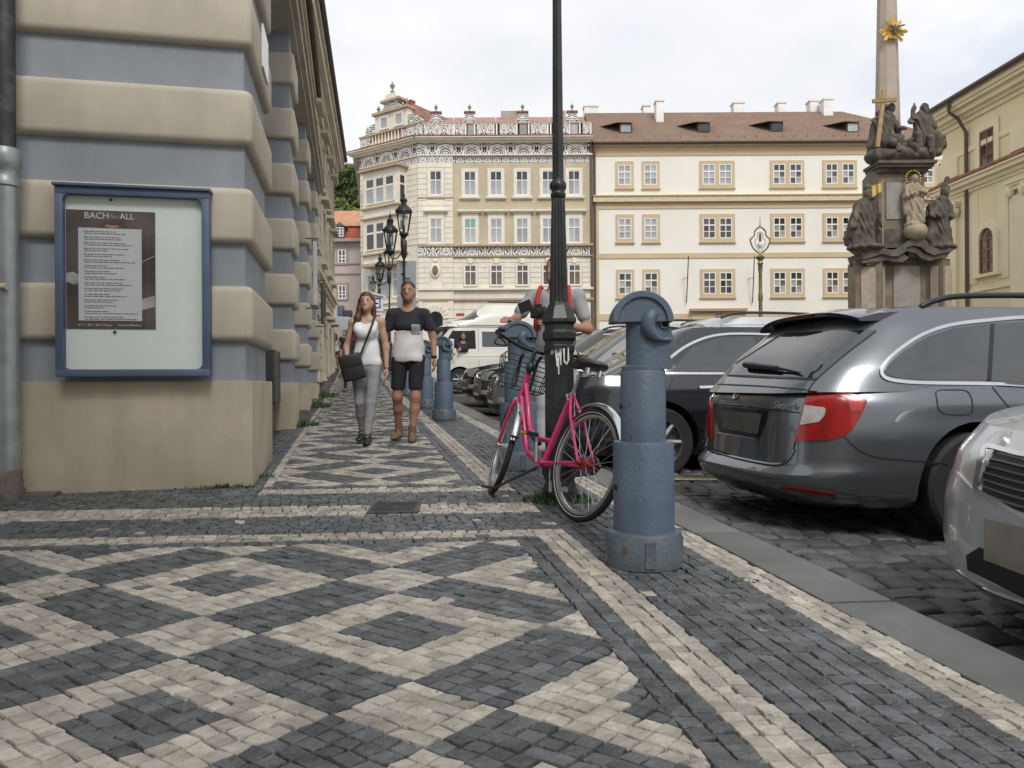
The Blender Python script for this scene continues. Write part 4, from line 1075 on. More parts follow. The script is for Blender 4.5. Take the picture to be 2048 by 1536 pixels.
for r, (b0, t0, s0, s1) in enumerate(rows_):
    for (a, b), l, rgt in pairs:
        w = win(cr, XF(a), XF(b), ZC(b0), ZC(t0), -.02, 2, (0, .34, .68, 1), gl[0] if r < 2 else gl[2], mw=.045, tw=.09)
        q = MB(); zz0, zz1 = ZC(s0), ZC(s1); X0_, X1_ = XF(l), XF(rgt); wx0, wx1, wz0, wz1 = XF(a), XF(b), ZC(b0), ZC(t0)
        q.box(X0_, wx0, -.07, .01, zz0, zz1); q.box(wx1, X1_, -.07, .01, zz0, zz1); q.box(wx0, wx1, -.07, .01, wz1, zz1); q.box(wx0, wx1, -.07, .01, zz0, wz0); q.box(X0_ - .06, X1_ + .06, -.14, .01, zz0 - .07, zz0)
        o = q.build('surround', M_TAN, w); o.location = -w.location
    for (a, b), (c, d), l, rgt in dbl:
        w = win(cr, XF(a), XF(b), ZC(b0), ZC(t0), -.02, 2, (0, .34, .68, 1), gl[0] if (r == 0 and a < 1500) else gl[2 if a > 1450 else 1], mw=.045, tw=.09)
        win(cr, XF(c), XF(d), ZC(b0), ZC(t0), -.02, 2, (0, .34, .68, 1), gl[0] if (r == 0 and a < 1500) else gl[2 if a > 1450 else 1], mw=.045, tw=.09)
        q = MB(); zz0, zz1 = ZC(s0), ZC(s1); X0_, X1_ = XF(l), XF(rgt); wz0, wz1 = ZC(b0), ZC(t0)
        for e, f in ((X0_, XF(a)), (XF(b), XF(c)), (XF(d), X1_)): q.box(e, f, -.07, .01, wz0, wz1)
        q.box(X0_, X1_, -.07, .01, wz1, zz1); q.box(X0_, X1_, -.07, .01, zz0, wz0); q.box(X0_ - .06, X1_ + .06, -.14, .01, zz0 - .07, zz0)
        o = q.build('surround', M_TAN, w); o.location = -w.location
# ground floor window and doorway with its number
win(cr, XF(1558), XF(1600), ZC(690), ZC(648), -.02, 2, (0, .45, 1), [M_GLASSB], sur=.24, smat=M_TAN)
dr = MB(); ax2, az2, rw = XF(1432), ZC(690), XF(1462) - XF(1432)
dr.prism([(ax2 + rw * math.cos(t), ZC(668) + rw * .8 * math.sin(t)) for t in [i * math.pi / 12 for i in range(13)]] + [(ax2 - rw, GB), (ax2 + rw, GB)], -.04, .0)
dro = dr.build('door', mat('tan_wooden_door', (.42, .33, .22), .6, var=.15, vscale=3), cr)
q = MB(); q.box(XF(1385), XF(1397), -.16, .0, GB, ZC(646)); q.box(XF(1467), XF(1483), -.16, .0, GB, ZC(646)); q.box(XF(1383), XF(1485), -.14, .0, ZC(646), ZC(627)); q.build('door_surround', M_TAN, dro)
MB().box(XF(1379), XF(1492), -.42, .0, ZC(623), ZC(618)).build('door_hood', mat('terracotta_hood', (.42, .26, .17), .8), dro)
pl = MB().box(XF(1431), XF(1443), -.19, -.145, ZC(636), ZC(628)).build('number_plate', mat('brass_number_plate', (.12, .09, .04), .4), dro)
me = text_mesh('161', .24, .004); link('number', me, mat('pale_numerals', (.7, .64, .45), .5), pl, ((XF(1431) + XF(1443)) / 2, -.20, ZC(632)), (R(90), 0, 0))
# flag poles leaning from the front
for a, b in (((1377, 512), (1373, 606)), ((1509, 512), (1505, 606))):
    p0, p1 = P(*a, YF2 - .9), P(*b, YF2 - .15); t = thing('flagpole', 'thin bare pole leaning out from the cream house, %s' % ('near the windows on its left' if a[0] < 1400 else 'beside the gilded street lamp'), 'pole', (p1.x, p1.y, p1.z))
    MB().tube([(0, 0, 0), p0 - p1], .035, 6).build('shaft', M_IRON, t); m_ = (p0 - p1) * .55; MB().tube([m_, m_ + Vector((-.2, .55, -.05))], .02, 5).build('stay', M_IRON, t)
# ------------------------------------------------------------------ yellow church house on the right
M_YELW = mat('warm_yellow_stucco', (.82, .71, .46), .88, var=.06, vscale=.4, bump=.06, bscale=20)
M_YELT = mat('yellow_stucco_trim', (.84, .75, .52), .85, var=.06, vscale=.8)
M_SOFF = mat('grey_soffit', (.40, .36, .30), .9)
YC = 40.0; XC = P(1886, 500, YC).x
yh = thing('yellow_church_house', 'warm yellow house with heavy cornice, pilasters and arched window', 'house', (XC, YC, 0), math.atan2(-1, .048))
# local +x runs toward the camera, local -y faces the square
LEN = 24; G2 = gz(36) - .4
MB().box(0, LEN, 0, 12, G2, 14.2).build('wall', M_YELW, yh)
zE = P(1872, 272, YC).z
q = MB()
for a, b, p in ((-1.5, -1.25, .06), (0, .2, .12), (.2, .35, .28), (.35, .6, .5), (.6, .75, .72), (.75, .95, .82)): q.box(-p, LEN, -p, .02, zE + a, zE + b)
q.build('cornice', M_YELT, yh)
MB().box(-.95, LEN, -.95, .3, zE + .95, zE + 1.03).build('eaves_board', M_SOFF, yh)
MB().tube([(-1.0, -.98, zE + 1.08), (LEN, -.98, zE + 1.08)], .12, 8).build('gutter', MATS['brown_gutter'], yh, smooth=50)
q = MB(); q.add([(-1.1, -1.05, zE + 1.15), (LEN, -1.05, zE + 1.15), (LEN, 6, zE + 5.2), (5, 6, zE + 5.2), (-1.1, 12.5, zE + 1.15), (LEN, 12.5, zE + 1.15)], [(0, 1, 2, 3), (0, 3, 4), (3, 2, 5, 4)]); q.build('roof', M_TILE, yh)
zm = P(1872, 385, YC).z
q = MB()
for a, b, p in ((-.55, -.4, .08), (-.4, -.2, .2), (-.2, 0, .4), (0, .12, .5)): q.box(-p, LEN, -p, .02, zm + a, zm + b)
q.build('middle_cornice', M_YELT, yh)
for i in range(90):
    x = -.45 + i * .18
    if x < 15: MB().tube([(x, -.52, zm + .12), (x, .0, zm + .42)], .085, 6).build('coping_tile', M_TILE if False else mat('terracotta_coping', (.33, .16, .09), .8, rnd=.2), yh, smooth=50)
zs = P(1872, 592, YC).z
MB().box(-.05, LEN, -.08, .02, zs - .12, zs).build('string_course', M_YELT, yh); MB().box(-.05, LEN, -.06, .02, G2, G2 + 1.3).build('plinth', M_YELT, yh)
def yx(px): 
    r = (px - 1024) / FPX; t = (XC - r * YC) / (-.048 - r) ; return -t * math.sqrt(1 + .048 ** 2) if False else t
def yloc(px):
    """distance from the far corner along the front for a picture column"""
    r = ray(px, 500).x; return (YC * r - XC) / (r + .048) * math.sqrt(1 + .048 ** 2)
for a, b in ((1876, 1921), (2022, 2062)):
    x0, x1 = yloc(a), yloc(b); zc = zm - .95
    pil = MB().box(x0 + .15, x1 - .15, -.16, .0, G2, zc - .55).build('pilaster', M_YELT, yh)
    q = MB(); q.box(x0, x1, -.26, 0, zc - .12, zc); q.box(x0 + .1, x1 - .1, -.2, 0, zc - .3, zc - .12); q.box(x0 - .05, x1 + .05, -.32, 0, zc, zc + .14); q.build('capital', M_YELT, pil)
    for xx in (x0 + .16, x1 - .16): MB().lathe([(.0, 0), (.24, 0), (.24, .2), (.13, .2), (.13, .24), (0, .24)], 14).build('volute', M_YELT, pil, smooth=50, loc=(xx, -.1, zc - .36), rot=(R(90), 0, 0))
    MB().box(x0 + .1, x1 - .1, -.10, .0, zm + .5, zE - 1.5).build('upper_pilaster', M_YELT, yh)
w0, w1 = yloc(1963), yloc(1992)
o = win(yh, w0, w1, P(1976, 331, 36).z, P(1976, 252, 36).z, -.02, 2, (0, .36, .68, 1), [M_GLASSB, M_GLASS], frame=mat('red_brown_sash', (.22, .09, .07), .5), sur=.32, smat=M_YELT, fw=.09, mw=.06)
# arched window
zb, zt = P(1976, 540, 36).z, P(1976, 452, 36).z; wc_, ww = (w0 + w1) / 2, (w1 - w0) / 2
arc = [(wc_ + ww * math.cos(t), zt - ww + ww * math.sin(t)) for t in [i * math.pi / 12 for i in range(13)]]
aw = MB().prism(arc + [(wc_ - ww, zb), (wc_ + ww, zb)], -.05, .01).build('arched_window', M_GLASSB, yh)
q = MB(); sashm = MATS['red_brown_sash']
for xx in (-ww, 0, ww): q.box(wc_ + xx - .06, wc_ + xx + .06, -.10, -.04, zb, zt - ww)
for k in range(4): zz = zb + (zt - ww - zb) * k / 3; q.box(wc_ - ww, wc_ + ww, -.09, -.045, zz - .05, zz + .05)
for k in range(1, 6): t = math.pi * k / 6; q.tube([(wc_, -.06, zt - ww), (wc_ + ww * math.cos(t), -.06, zt - ww + ww * math.sin(t))], .02, 4)
q.build('sash', sashm, aw)
q = MB(); n = 13
for r0, r1, p in ((ww, ww + .3, .16),):
    for i in range(12):
        t0, t1 = i * math.pi / 12, (i + 1) * math.pi / 12
        q.prism([(wc_ + r * math.cos(t), zt - ww + r * math.sin(t)) for r, t in ((r0, t0), (r1, t0), (r1, t1), (r0, t1))][::-1], -p, 0)
    q.box(wc_ - r1, wc_ - r0, -p, 0, zb - .1, zt - ww); q.box(wc_ + r0, wc_ + r1, -p, 0, zb - .1, zt - ww)
q.box(wc_ - ww - .4, wc_ + ww + .4, -.24, 0, zb - .25, zb - .1); q.build('arch_surround', M_YELT, aw)
dx_ = yloc(1938)
MB().tube([(dx_, -.12, G2), (dx_, -.12, zE - .5), (dx_ - .05, -.5, zE + .2), (dx_ - .1, -.9, zE + .5), (dx_ - .1, -.95, zE + 1.05)], .085, 8).build('downpipe', MATS['brown_downpipe'], yh, smooth=50)
for x0, x1 in ((yloc(1927), yloc(1957)), (yloc(1998), yloc(2018))): MB().box(x0, x1, -.04, 0, zs + .3, zm - .8).build('wall_panel', M_YELT, yh)
for k in (1, 2, 3):
    for src in [c for c in yh.children if c.name.startswith('arched_window') or (c.name.startswith('window') and c.get('src', 1))][:2]:
        c = copy_tree(src, yh); c.location.x += 4.9 * k
    for src in [c for c in yh.children if c.name == pil.name][:1]:
        c = copy_tree(src, yh); c.location.x += 4.9 * k
# ------------------------------------------------------------------ pink house up the street and the wooded hill
M_PINK = mat('dusty_pink_stucco', (.50, .42, .38), .9, var=.06, vscale=.5)
YP2 = 70.0
pk = thing('pink_house', 'dusty pink house with red tiled mansard roof up the street', 'house', (0, YP2, 0))
def XP(px): return P(px, 500, YP2).x
def ZP(py): return P(690, py, YP2).z
MB().box(XP(600), XP(760), 0, 10, gz(70) - 1, ZP(480)).build('wall', M_PINK, pk)
M_TRED = brick_mat('bright_red_tiles', (.45, .12, .05), (.36, .09, .04), (.16, .05, .03), .35, .30, .04, bump=.6)
q = MB(); q.add([(XP(600), -.5, ZP(480)), (XP(760), -.5, ZP(480)), (XP(760), .9, ZP(449)), (XP(600), .9, ZP(449))], [(0, 1, 2, 3)]); q.build('mansard', M_TRED, pk)
q = MB(); q.add([(XP(600), .6, ZP(449)), (XP(760), .6, ZP(449)), (XP(760), 6, ZP(427) + 1.6), (XP(600), 6, ZP(427) + 1.6)], [(0, 1, 2, 3)]); q.build('roof', mat('faded_orange_tiles', (.46, .22, .13), .85, var=.2, vscale=2), pk)
MB().box(XP(600), XP(760), -.6, .1, ZP(485), ZP(479)).build('cornice', mat('grey_pink_trim', (.36, .30, .27), .85), pk)
for a, b in ((529, 526), (549, 546)): MB().box(XP(600), XP(760), -.1, 0, ZP(a), ZP(b)).build('string_course', MATS['grey_pink_trim'], pk)
for y0, y1 in ((527, 499), (598, 570)): win(pk, XP(676), XP(692), ZP(y0), ZP(y1), -.02, 2, (0, .45, .72, 1), [M_GLASS], sur=.2, smat=MATS['grey_pink_trim'], fw=.1, mw=.08)
d = MB().box(XP(673.5), XP(692), -.55, 1.4, ZP(478), ZP(455)).build('dormer', mat('green_grey_dormer', (.10, .12, .11), .6), pk)
MB().prism([(XP(671), ZP(455)), (XP(694), ZP(455)), (XP(683), ZP(447))][::-1], -.7, 1.4).build('dormer_roof', MATS['green_grey_dormer'], d)
w = win(pk, XP(675.5), XP(690), ZP(476), ZP(457), -.57, 2, (0, .33, .66, 1), [M_GLASS], fw=.08, mw=.06)
# hill
hb = MB(); nx, ny = 26, 14
M_HILL = mat('hill_grass', (.06, .075, .03), .95, var=.3, vscale=.1)
for j in range(ny + 1):
    for i in range(nx + 1):
        x = -130 + 190 * i / nx; y = 92 + 110 * j / ny
        z = gz(92) + 26 * (1 - math.cos(math.pi * min(1, j / ny * 1.25))) / 2 * (1 - .35 * ((x + 40) / 100) ** 2)
        hb.v.append((x, y, max(z, gz(92) - 1) - .3 + noise.noise((x * .05, y * .05, 0)) * 2))
for j in range(ny):
    for i in range(nx):
        k = j * (nx + 1) + i; hb.f.append((k, k + 1, k + nx + 2, k + nx + 1))
prop(hb.build('hill', M_HILL, smooth=180), 'wooded hill rising behind the pink house', kind='structure')
M_LEAF = mat('hill_tree_leaves', (.075, .115, .03), .7, var=.5, vscale=.35, rnd=.35)
M_BARK = mat('dark_bark', (.06, .045, .035), .9, var=.3)
def tree(name, x, y, z, h, r, label, seed, n=2600, lm=None, group=None):
    q = random.Random(seed); t = thing(name, label, 'tree', (x, y, z), 0, group)
    tk = MB(); tk.tube([(0, 0, -1), (.1, 0, h * .3), (.0, .1, h * .75)], [h * .03, h * .024, h * .008], 7)
    cl = []
    for k in range(15):
        a = q.uniform(0, 6.28); e = q.uniform(.30, .98); d = r * (1 - abs(e - .55) * 1.3) * q.uniform(.45, 1)
        c = Vector((d * math.cos(a), d * math.sin(a), h * e)); cl.append((c, r * q.uniform(.28, .5)))
        tk.tube([(0, 0, h * min(.6, e * .7)), c * .6 + Vector((0, 0, h * e * .3)), c], [h * .012, h * .007, h * .003], 5)
    tk.build('trunk', M_BARK, t, smooth=60)
    lf = MB()
    for k in range(n):
        c, cr_ = cl[k % len(cl)]; a, b = q.uniform(0, 6.28), math.acos(q.uniform(-1, 1)); d = cr_ * q.uniform(.55, 1.05)
        p = c + Vector((math.sin(b) * math.cos(a), math.sin(b) * math.sin(a), math.cos(b) * .8)) * d
        s = q.uniform(.10, .26) * h / 10; ax = Vector((q.gauss(0, 1), q.gauss(0, 1), q.gauss(0, 1))).normalized(); u_ = ax.orthogonal().normalized(); v_ = ax.cross(u_)
        lf.add([p - u_ * s, p - v_ * s * .5, p + u_ * s, p + v_ * s * .5], [(0, 1, 2, 3)], q.random())
    lf.build('crown', lm or M_LEAF, t)
    return t
M_LEAF2 = mat('hill_tree_leaves_light', (.115, .16, .04), .7, var=.4, vscale=.35, rnd=.35)
def hillz(y): return gz(92) + 26 * (1 - math.cos(math.pi * min(1, (y - 92) / 110 * 1.25))) / 2
TL = ['tall dark green tree on the hill, nearest the rusticated house', 'broad green tree in the middle of the wooded hill', 'round green tree on the hill beside the sgraffito house', 'light green bushy tree low on the hill above the pink roof',
      'dark tree low on the hill behind the pink house chimney line', 'high tree near the top of the hill below the long brown roof', 'pale green tree near the top of the hill on its right']
for k, (px, top, bot, Y, rr_, lm) in enumerate(((668, 336, 420, 112, 4.6, M_LEAF), (692, 345, 428, 108, 4.4, M_LEAF), (716, 340, 430, 112, 4.6, M_LEAF), (700, 392, 432, 98, 3.2, M_LEAF2), (672, 400, 436, 98, 3.2, M_LEAF), (680, 333, 380, 122, 4.2, M_LEAF2), (706, 332, 380, 122, 4.2, M_LEAF2))):
    a, b = P(px, top, Y), P(px, bot, Y); zb_ = min(b.z, hillz(Y) + 1); tree('hill_tree', a.x, Y, zb_ - 1, a.z - zb_ + 1, rr_, TL[k], 40 + k, 3000, lm, 'trees on the hill')
lw = thing('hilltop_building', 'long low brown roofed building on top of the wooded hill', 'building', (0, 130, 0))
MB().box(P(560, 340, 130).x, P(735, 340, 130).x, 0, 8, P(690, 420, 130).z, P(690, 331, 130).z).build('wall', M_TAN, lw)
q = MB(); x0, x1 = P(556, 340, 130).x, P(739, 340, 130).x; z0_, z1_ = P(690, 332, 130).z, P(690, 320, 130).z + .6
q.add([(x0, -.5, z0_), (x1, -.5, z0_), (x1, 4, z1_), (x0, 4, z1_), (x1, 8.5, z0_), (x0, 8.5, z0_)], [(0, 1, 2, 3), (3, 2, 4, 5), (0, 3, 5), (1, 4, 2)]); q.build('roof', mat('brown_hill_roof', (.25, .15, .10), .85), lw)
# ================================================================== bollards with carved heads
M_BOLL = mat('blue_grey_cast_bollard', (.066, .098, .140), .5, spots=(16, .715, (.07, .05, .04)), streak=.18, col2=(.105, .145, .195), vscale=5, detail=9, bump=.18, bscale=70, thr=(.25, .8))
M_BOLLD = mat('bollard_dark_base', (.058, .076, .094), .6, spots=(12, .66, (.08, .055, .04)), col2=(.10, .122, .146), vscale=8, detail=9, bump=.25, bscale=60)
M_HOLE = mat('black_hole', (.006, .006, .007), .8)
def bollard(x, y, rz, label, sc=1.0, full=True):
    t = thing('head_bollard', label, 'bollard', (x, y, gz(y) + .004), rz, 'carved head bollards along the kerb'); t.scale = (sc, sc, 1)
    n = 40
    b = MB(); b.lathe([(.172, 0), (.172, .145), (.166, .155), (.141, .16)], n); base = b.build('base', M_BOLLD, t, smooth=40)
    for k in range(4):
        a = math.pi / 4 + k * math.pi / 2 - .75; c = MB(); c.box(.165, .178, -.022, .022, .015, .13)
        c.build('base_slot', M_HOLE if False else M_BOLLD, base, rot=(0, 0, a))
    MB().lathe([(.140, .15), (.140, .555), (.136, .567), (.105, .568)], n).build('lower_drum', M_BOLL, t, smooth=40)
    MB().lathe([(.104, .56), (.104, .885), (.100, .893), (.08, .894)], n).build('upper_drum', M_BOLL, t, smooth=40)
    MB().lathe([(.098, .8935), (.098, .912), (.082, .918)], n, sx=1.0).build('collar', M_BOLL, t, smooth=40)
    hd = MB().lathe([(.077, .9), (.077, 1.13)], n).build('neck', M_BOLL, t, smooth=40)
    prof = [(-.02, .900), (.128, .900), (.128, .93), (.120, .955), (.104, .972), (.100, .985), (.146, 1.003), (.112, 1.110), (.112, 1.14), (-.02, 1.14)]
    f = MB(); m = len(prof)          # face: a plate that narrows towards the profile edge
    vs = []
    for s in (-1, 1):
        for px_, pz_ in prof: vs.append((px_, s * (.072 - max(0, px_) * .16), pz_))
    f.add(vs, [tuple(range(m)), tuple(range(2 * m - 1, m - 1, -1))] + [(i, i + m, (i + 1) % m + m, (i + 1) % m) for i in range(m)])
    f.build('face', M_BOLL, hd)
    # helmet: half disc with a raised rim
    h = MB(); R0, n2 = .128, 22
    arc = [(-.010 + R0 * math.cos(a), 1.115 + R0 * math.sin(a)) for a in [math.pi * i / n2 for i in range(n2 + 1)]]
    h.prism(arc[::-1], -.085, .085); hm = h.build('helmet', M_BOLL, t, smooth=30)
    for s in (-1, 1):
        r = MB(); vs = []
        for i in range(n2 + 1):
            a = math.pi * i / n2; c, sn = math.cos(a), math.sin(a)
            for rr, yy in ((R0 - .022, .084), (R0 - .016, .098), (R0 + .008, .098), (R0 + .012, .088), (R0 + .012, -.0)): vs.append((-.010 + rr * c, s * yy, 1.115 + rr * sn))
        fs = []
        for i in range(n2):
            for k in range(4): fs.append(tuple(i * 5 + q for q in (k, k + 1, k + 6, k + 5)))
        fs += [(0, 1, 2, 3, 4), tuple(n2 * 5 + k for k in (4, 3, 2, 1, 0))]
        if s > 0: fs = [tuple(reversed(q)) for q in fs]
        r.add(vs, fs); r.build('helmet_rim', M_BOLL, hm, smooth=40)
        pts = catmull([(.045, s * .088, 1.155), (.022, s * .092, 1.135), (.014, s * .092, 1.095), (.035, s * .088, 1.055), (.075, s * .074, 1.035), (.125, s * .060, 1.036)], 5)
        rad = [.010 + .022 * math.sin(math.pi * min(1, (i + 3) / len(pts) * 1.15)) ** .8 for i in range(len(pts))]; rad[-1] = .004
        MB().tube(pts, rad, 12).build('horn', M_BOLL, hd, smooth=60)
        e = MB(); cx, cz_ = .090, 1.105
        e.tube([(cx + .019 * math.cos(a), s * .062, cz_ + .019 * math.sin(a)) for a in [i * math.pi / 8 for i in range(17)]], .006, 6, cap=False); eo = e.build('eye_ring', M_BOLL, hd, smooth=60)
        MB().sphere((cx + .004, s * .058, cz_ + .002), (.012, .010, .013), 10, 6).build('eye_hole', M_HOLE, eo, smooth=60)
    for a, z in ((R(-172), .73), (R(-160), .36)):
        MB().lathe([(.013, 0), (.013, .006), (.006, .007)], 12).build('bolt_hole', M_HOLE, t, loc=((.104 if z > .5 else .14) * math.cos(a), (.104 if z > .5 else .14) * math.sin(a), z), rot=(0, R(90), a))
    return t
b1 = P(1288, 1122, 3.57); bollard(b1.x, b1.y, R(-2), 'nearest blue grey bollard with helmeted head, beside the pink bicycle rear wheel')
b2 = P(1037, 942, 6.57); bollard(b2.x, b2.y, R(10), 'blue grey head bollard behind the bicycle handlebar, photographer leaning on it', 1.12)
b3 = P(888, 835, 11.6); bollard(b3.x, b3.y, R(-6), 'blue grey head bollard just right of the walking man, in front of the dark cars')
b4 = P(852, 812, 14.3); bollard(b4.x, b4.y, R(-6), 'blue grey head bollard partly hidden by the walking man in the dark shirt')
b5 = P(815, 790, 18.6); bollard(b5.x, b5.y, R(-6), 'farthest small head bollard between the walking couple')
weeds(b1.x + .08, b1.y - .05, .22, 60, .035, 'thin grass at the foot of the nearest head bollard', ry=.8)
weeds(b1.x + .35, b1.y - .28, .10, 40, .025, 'small green weed on the pale edge stones by the nearest bollard', ry=.5)
# ================================================================== street lamps
M_BLACK = mat('black_lamp_iron', (.012, .015, .014), .38, col2=(.03, .034, .032), vscale=9, metal=.2, bump=.12, bscale=50)
M_LGLASS = mat('lantern_pane', (.42, .42, .40), .15, var=.2, vscale=5, spec=.7)
def lantern(t, x, y, z, s, name='lantern'):
    o = bpy.data.objects.new(name, None)
    q = MB()
    rb, rt, h = .115 * s, .215 * s, .56 * s
    ph = R(12)
    def c(r, k, zz): a = ph + k * math.pi / 3; return (x + r * math.cos(a), y + r * math.sin(a), z + zz)
    for k in range(6):
        q.tube([c(rb, k, 0), c(rt, k, h)], .013 * s, 5); q.tube([c(rb, k, 0), c(rb, k + 1, 0)], .013 * s, 5); q.tube([c(rt, k, h), c(rt, k + 1, h)], .018 * s, 5)
        q.tube([c(rt, k, h), c(rt * 1.12, k, h + .07 * s)], [.02 * s, .006 * s], 5)
    q.lathe([(.03 * s, -.16 * s), (.06 * s, -.10 * s), (.10 * s, -.06 * s), (.125 * s, -.02 * s), (.115 * s, .01 * s)], 12, (x, y, z), ph)
    q.lathe([(.235 * s, h), (.215 * s, h + .05 * s), (.13 * s, h + .16 * s), (.075 * s, h + .20 * s), (.075 * s, h + .27 * s), (.10 * s, h + .29 * s), (.10 * s, h + .33 * s), (.055 * s, h + .37 * s), (.03 * s, h + .42 * s), (.045 * s, h + .45 * s), (.012 * s, h + .49 * s), (.008 * s, h + .58 * s)], 12, (x, y, z), ph)
    q.tube([(x, y, z), (x, y, z + h * .8)], .035 * s, 6)
    lo = q.build('lantern', M_BLACK, t, smooth=35)
    for k in range(6):
        v = [c(rb * .96, k, .012), c(rb * .96, k + 1, .012), c(rt * .96, k + 1, h - .012), c(rt * .96, k, h - .012)]
        MB().add(v, [(0, 1, 2, 3)]).build('pane', M_CLEAR, lo)
    MB().sphere((x, y, z + h * .55), (.05 * s, .05 * s, .16 * s), 8, 6).build('mantle', M_LGLASS, lo, smooth=60)
def lamp(x, y, label, rz=0.0, z=None, arm=True):
    t = thing('street_lamp', label, 'street lamp', (x, y, gz(y) if z is None else z), rz, 'black lantern street lamps along the kerb')
    b = MB(); b.lathe([(.135, 0), (.135, .07), (.118, .10), (.112, .13), (.110, .98), (.118, 1.0), (.118, 1.03), (.110, 1.04), (.110, 1.06), (.128, 1.08), (.128, 1.12), (.112, 1.14), (.112, 1.17), (.132, 1.19), (.132, 1.21), (.085, 1.30), (.066, 1.325)], 8, ph=R(22.5), sx=.93, sy=.93); b.build('pedestal', M_BLACK, t)
    sh = MB(); sh.lathe([(.064, 1.32), (.060, 1.40), (.052, 1.75), (.045, 2.02), (.042, 2.03)], 96, flute=.13, nf=16); sh.build('fluted_shaft', M_BLACK, t, smooth=60)
    MB().lathe([(.042, 2.02), (.050, 2.03), (.052, 2.05), (.044, 2.06), (.044, 2.075), (.056, 2.09), (.056, 2.12), (.042, 2.14), (.037, 2.15)], 24).build('ring', M_BLACK, t, smooth=40)
    MB().lathe([(.038, 2.14), (.030, 3.3), (.030, 3.56), (.06, 3.62), (.082, 3.70), (.082, 4.02), (.06, 4.06), (.04, 4.10)], 64, flute=.08, nf=12).build('upper_shaft', M_BLACK, t, smooth=60)
    lantern(t, 0, 0, 4.24, 1.0)
    if arm:
        a = (-.30, .30, 3.82); lantern(t, *a, .92)
        MB().tube(catmull([(-.04, .04, 3.75), (-.14, .14, 3.62), (-.26, .26, 3.60), (-.30, .30, 3.70)], 4), .018, 6).build('lamp_arm', M_BLACK, t, smooth=60)
    return t
l0 = P(1120, 1000, 5.17); nl = lamp(l0.x, l0.y, 'nearest black fluted lamp post with white paint marks, bicycle leaning on it', R(0))
# white spray marks and a small sticker on the pedestal of the nearest lamp
M_SPRAY = mat('white_spray_paint', (.62, .62, .60), .6, var=.12, vscale=30)
q = MB(); y0 = -.1045
for pts in ([(-.005, 1.015), (.0, .93), (.006, .89)], [(-.005, 1.015), (.012, .95)], [(.012, .95), (.027, 1.01)], [(.027, 1.01), (.03, .90)], [(.05, 1.01), (.052, .93)], [(.052, .93), (.064, .905)], [(.064, .905), (.08, .93)], [(.08, .93), (.079, 1.015)], [(.012, .95), (.016, .84)]):
    a, b = Vector((pts[0][0], y0, pts[0][1])), Vector((pts[-1][0], y0, pts[-1][1])); d = (b - a).normalized(); n_ = Vector((d.z, 0, -d.x)) * .0065
    q.add([a - n_, a + n_, b + n_ * .5, b - n_ * .5], [(0, 1, 2, 3)])
prop(q.build('spray_mark', M_SPRAY, nl, loc=(-.025, -.0015, 0)), kind='stuff')
MB().lathe([(.0, 0), (.015, 0), (.015, .001)], 12).build('round_sticker', mat('faded_sticker', (.30, .27, .22), .6), nl, loc=(-.052, -.094, .985), rot=(R(90), 0, R(-45)))
weeds(l0.x - .02, l0.y - .08, .24, 300, .09, 'grass tuft round the foot of the nearest lamp post', ry=.6)
for (px, Y, lab) in ((808, 20.3, 'black double lantern street lamp behind the walking man, grey sign on its post'), (778, 30.5, 'black double lantern lamp left of the signed lamp post, second in the row'), (758, 43.0, 'black lantern street lamp above the blue bus stop sign'), (731, 64.0, 'farthest small black lantern street lamp above the walking woman')):
    p = P(px, 500, Y); lamp(p.x, Y, lab, R(20), z=P(px, {20.3: 470, 30.5: 537, 43.0: 570, 64.0: 604}[Y], Y).z - 4.20)
p = P(808, 580, 20.1); rsg = thing('road_sign', 'grey back of a tall road sign on the lamp post behind the walking man', 'sign', (p.x + .02, 20.42, gz(20)))
z0, z1 = P(808, 590, 20.4).z - gz(20), P(808, 521, 20.4).z - gz(20)
M_SIGNB = mat('grey_sign_back', (.30, .33, .345), .5, var=.05)
MB().rbox(-.26, .25, .06, .075, z0, z1, .004).build('upper_panel', M_SIGNB, rsg); MB().rbox(-.26, .25, .06, .075, z0 - .85, z0 - .01, .004).build('lower_panel', M_SIGNB, rsg)
MB().box(-.14, -.07, .045, .06, z1 - .37, z1 - .33).build('sign_label', M_HOLE, rsg); MB().box(-.09, .10, .03, .06, z1 - .46, z1 - .435).build('clamp', M_ZINC, rsg)
# bus stop sign
p = P(752, 607, 25.0); bst = thing('bus_stop_sign', 'white bus stop sign with blue square frame between the walking couple', 'sign', (p.x, 25.0, gz(25)))
zz = p.z - gz(25)
bx = MB().rbox(-.20, .23, -.05, .05, zz - .26, zz + .25, .01).build('sign_box', mat('white_sign_face', (.72, .73, .72), .4), bst)
q = MB(); 
for a in ((-.16, .16, zz + .13, zz + .17), (-.16, .16, zz - .16, zz - .12)): q.box(a[0], a[1], -.056, -.051, a[2], a[3])
q.box(-.16, -.12, -.056, -.051, zz - .12, zz + .13); q.box(.12, .16, -.056, -.051, zz - .12, zz + .13); q.build('blue_frame', mat('blue_sign_paint', (.03, .05, .30), .4), bx)
q = MB(); q.rbox(-.085, .085, -.056, -.051, zz - .025, zz + .02, .002); q.build('bus_symbol', M_HOLE, bx); 
me = text_mesh('BUS', .05, .001); 
q = MB(); q.prism([(-.33, zz + .33), (-.20, zz + .40), (.40, zz + .22), (.36, zz + .19)], -.12, .12); q.build('canopy', mat('pale_canopy', (.6, .6, .57), .5), bst)
MB().tube([(.02, .03, 0), (.02, .03, zz + .36)], .035, 8).build('post', M_ZINC, bst, smooth=50)
tb = MB().rbox(-.02, .19, -.04, .04, zz - 1.0, zz - .30, .01).build('timetable', MATS['white_sign_face'], bst); q = MB()
for k in range(5): q.box(.0, .16, -.044, -.0405, zz - .42 - k * .11, zz - .37 - k * .11)
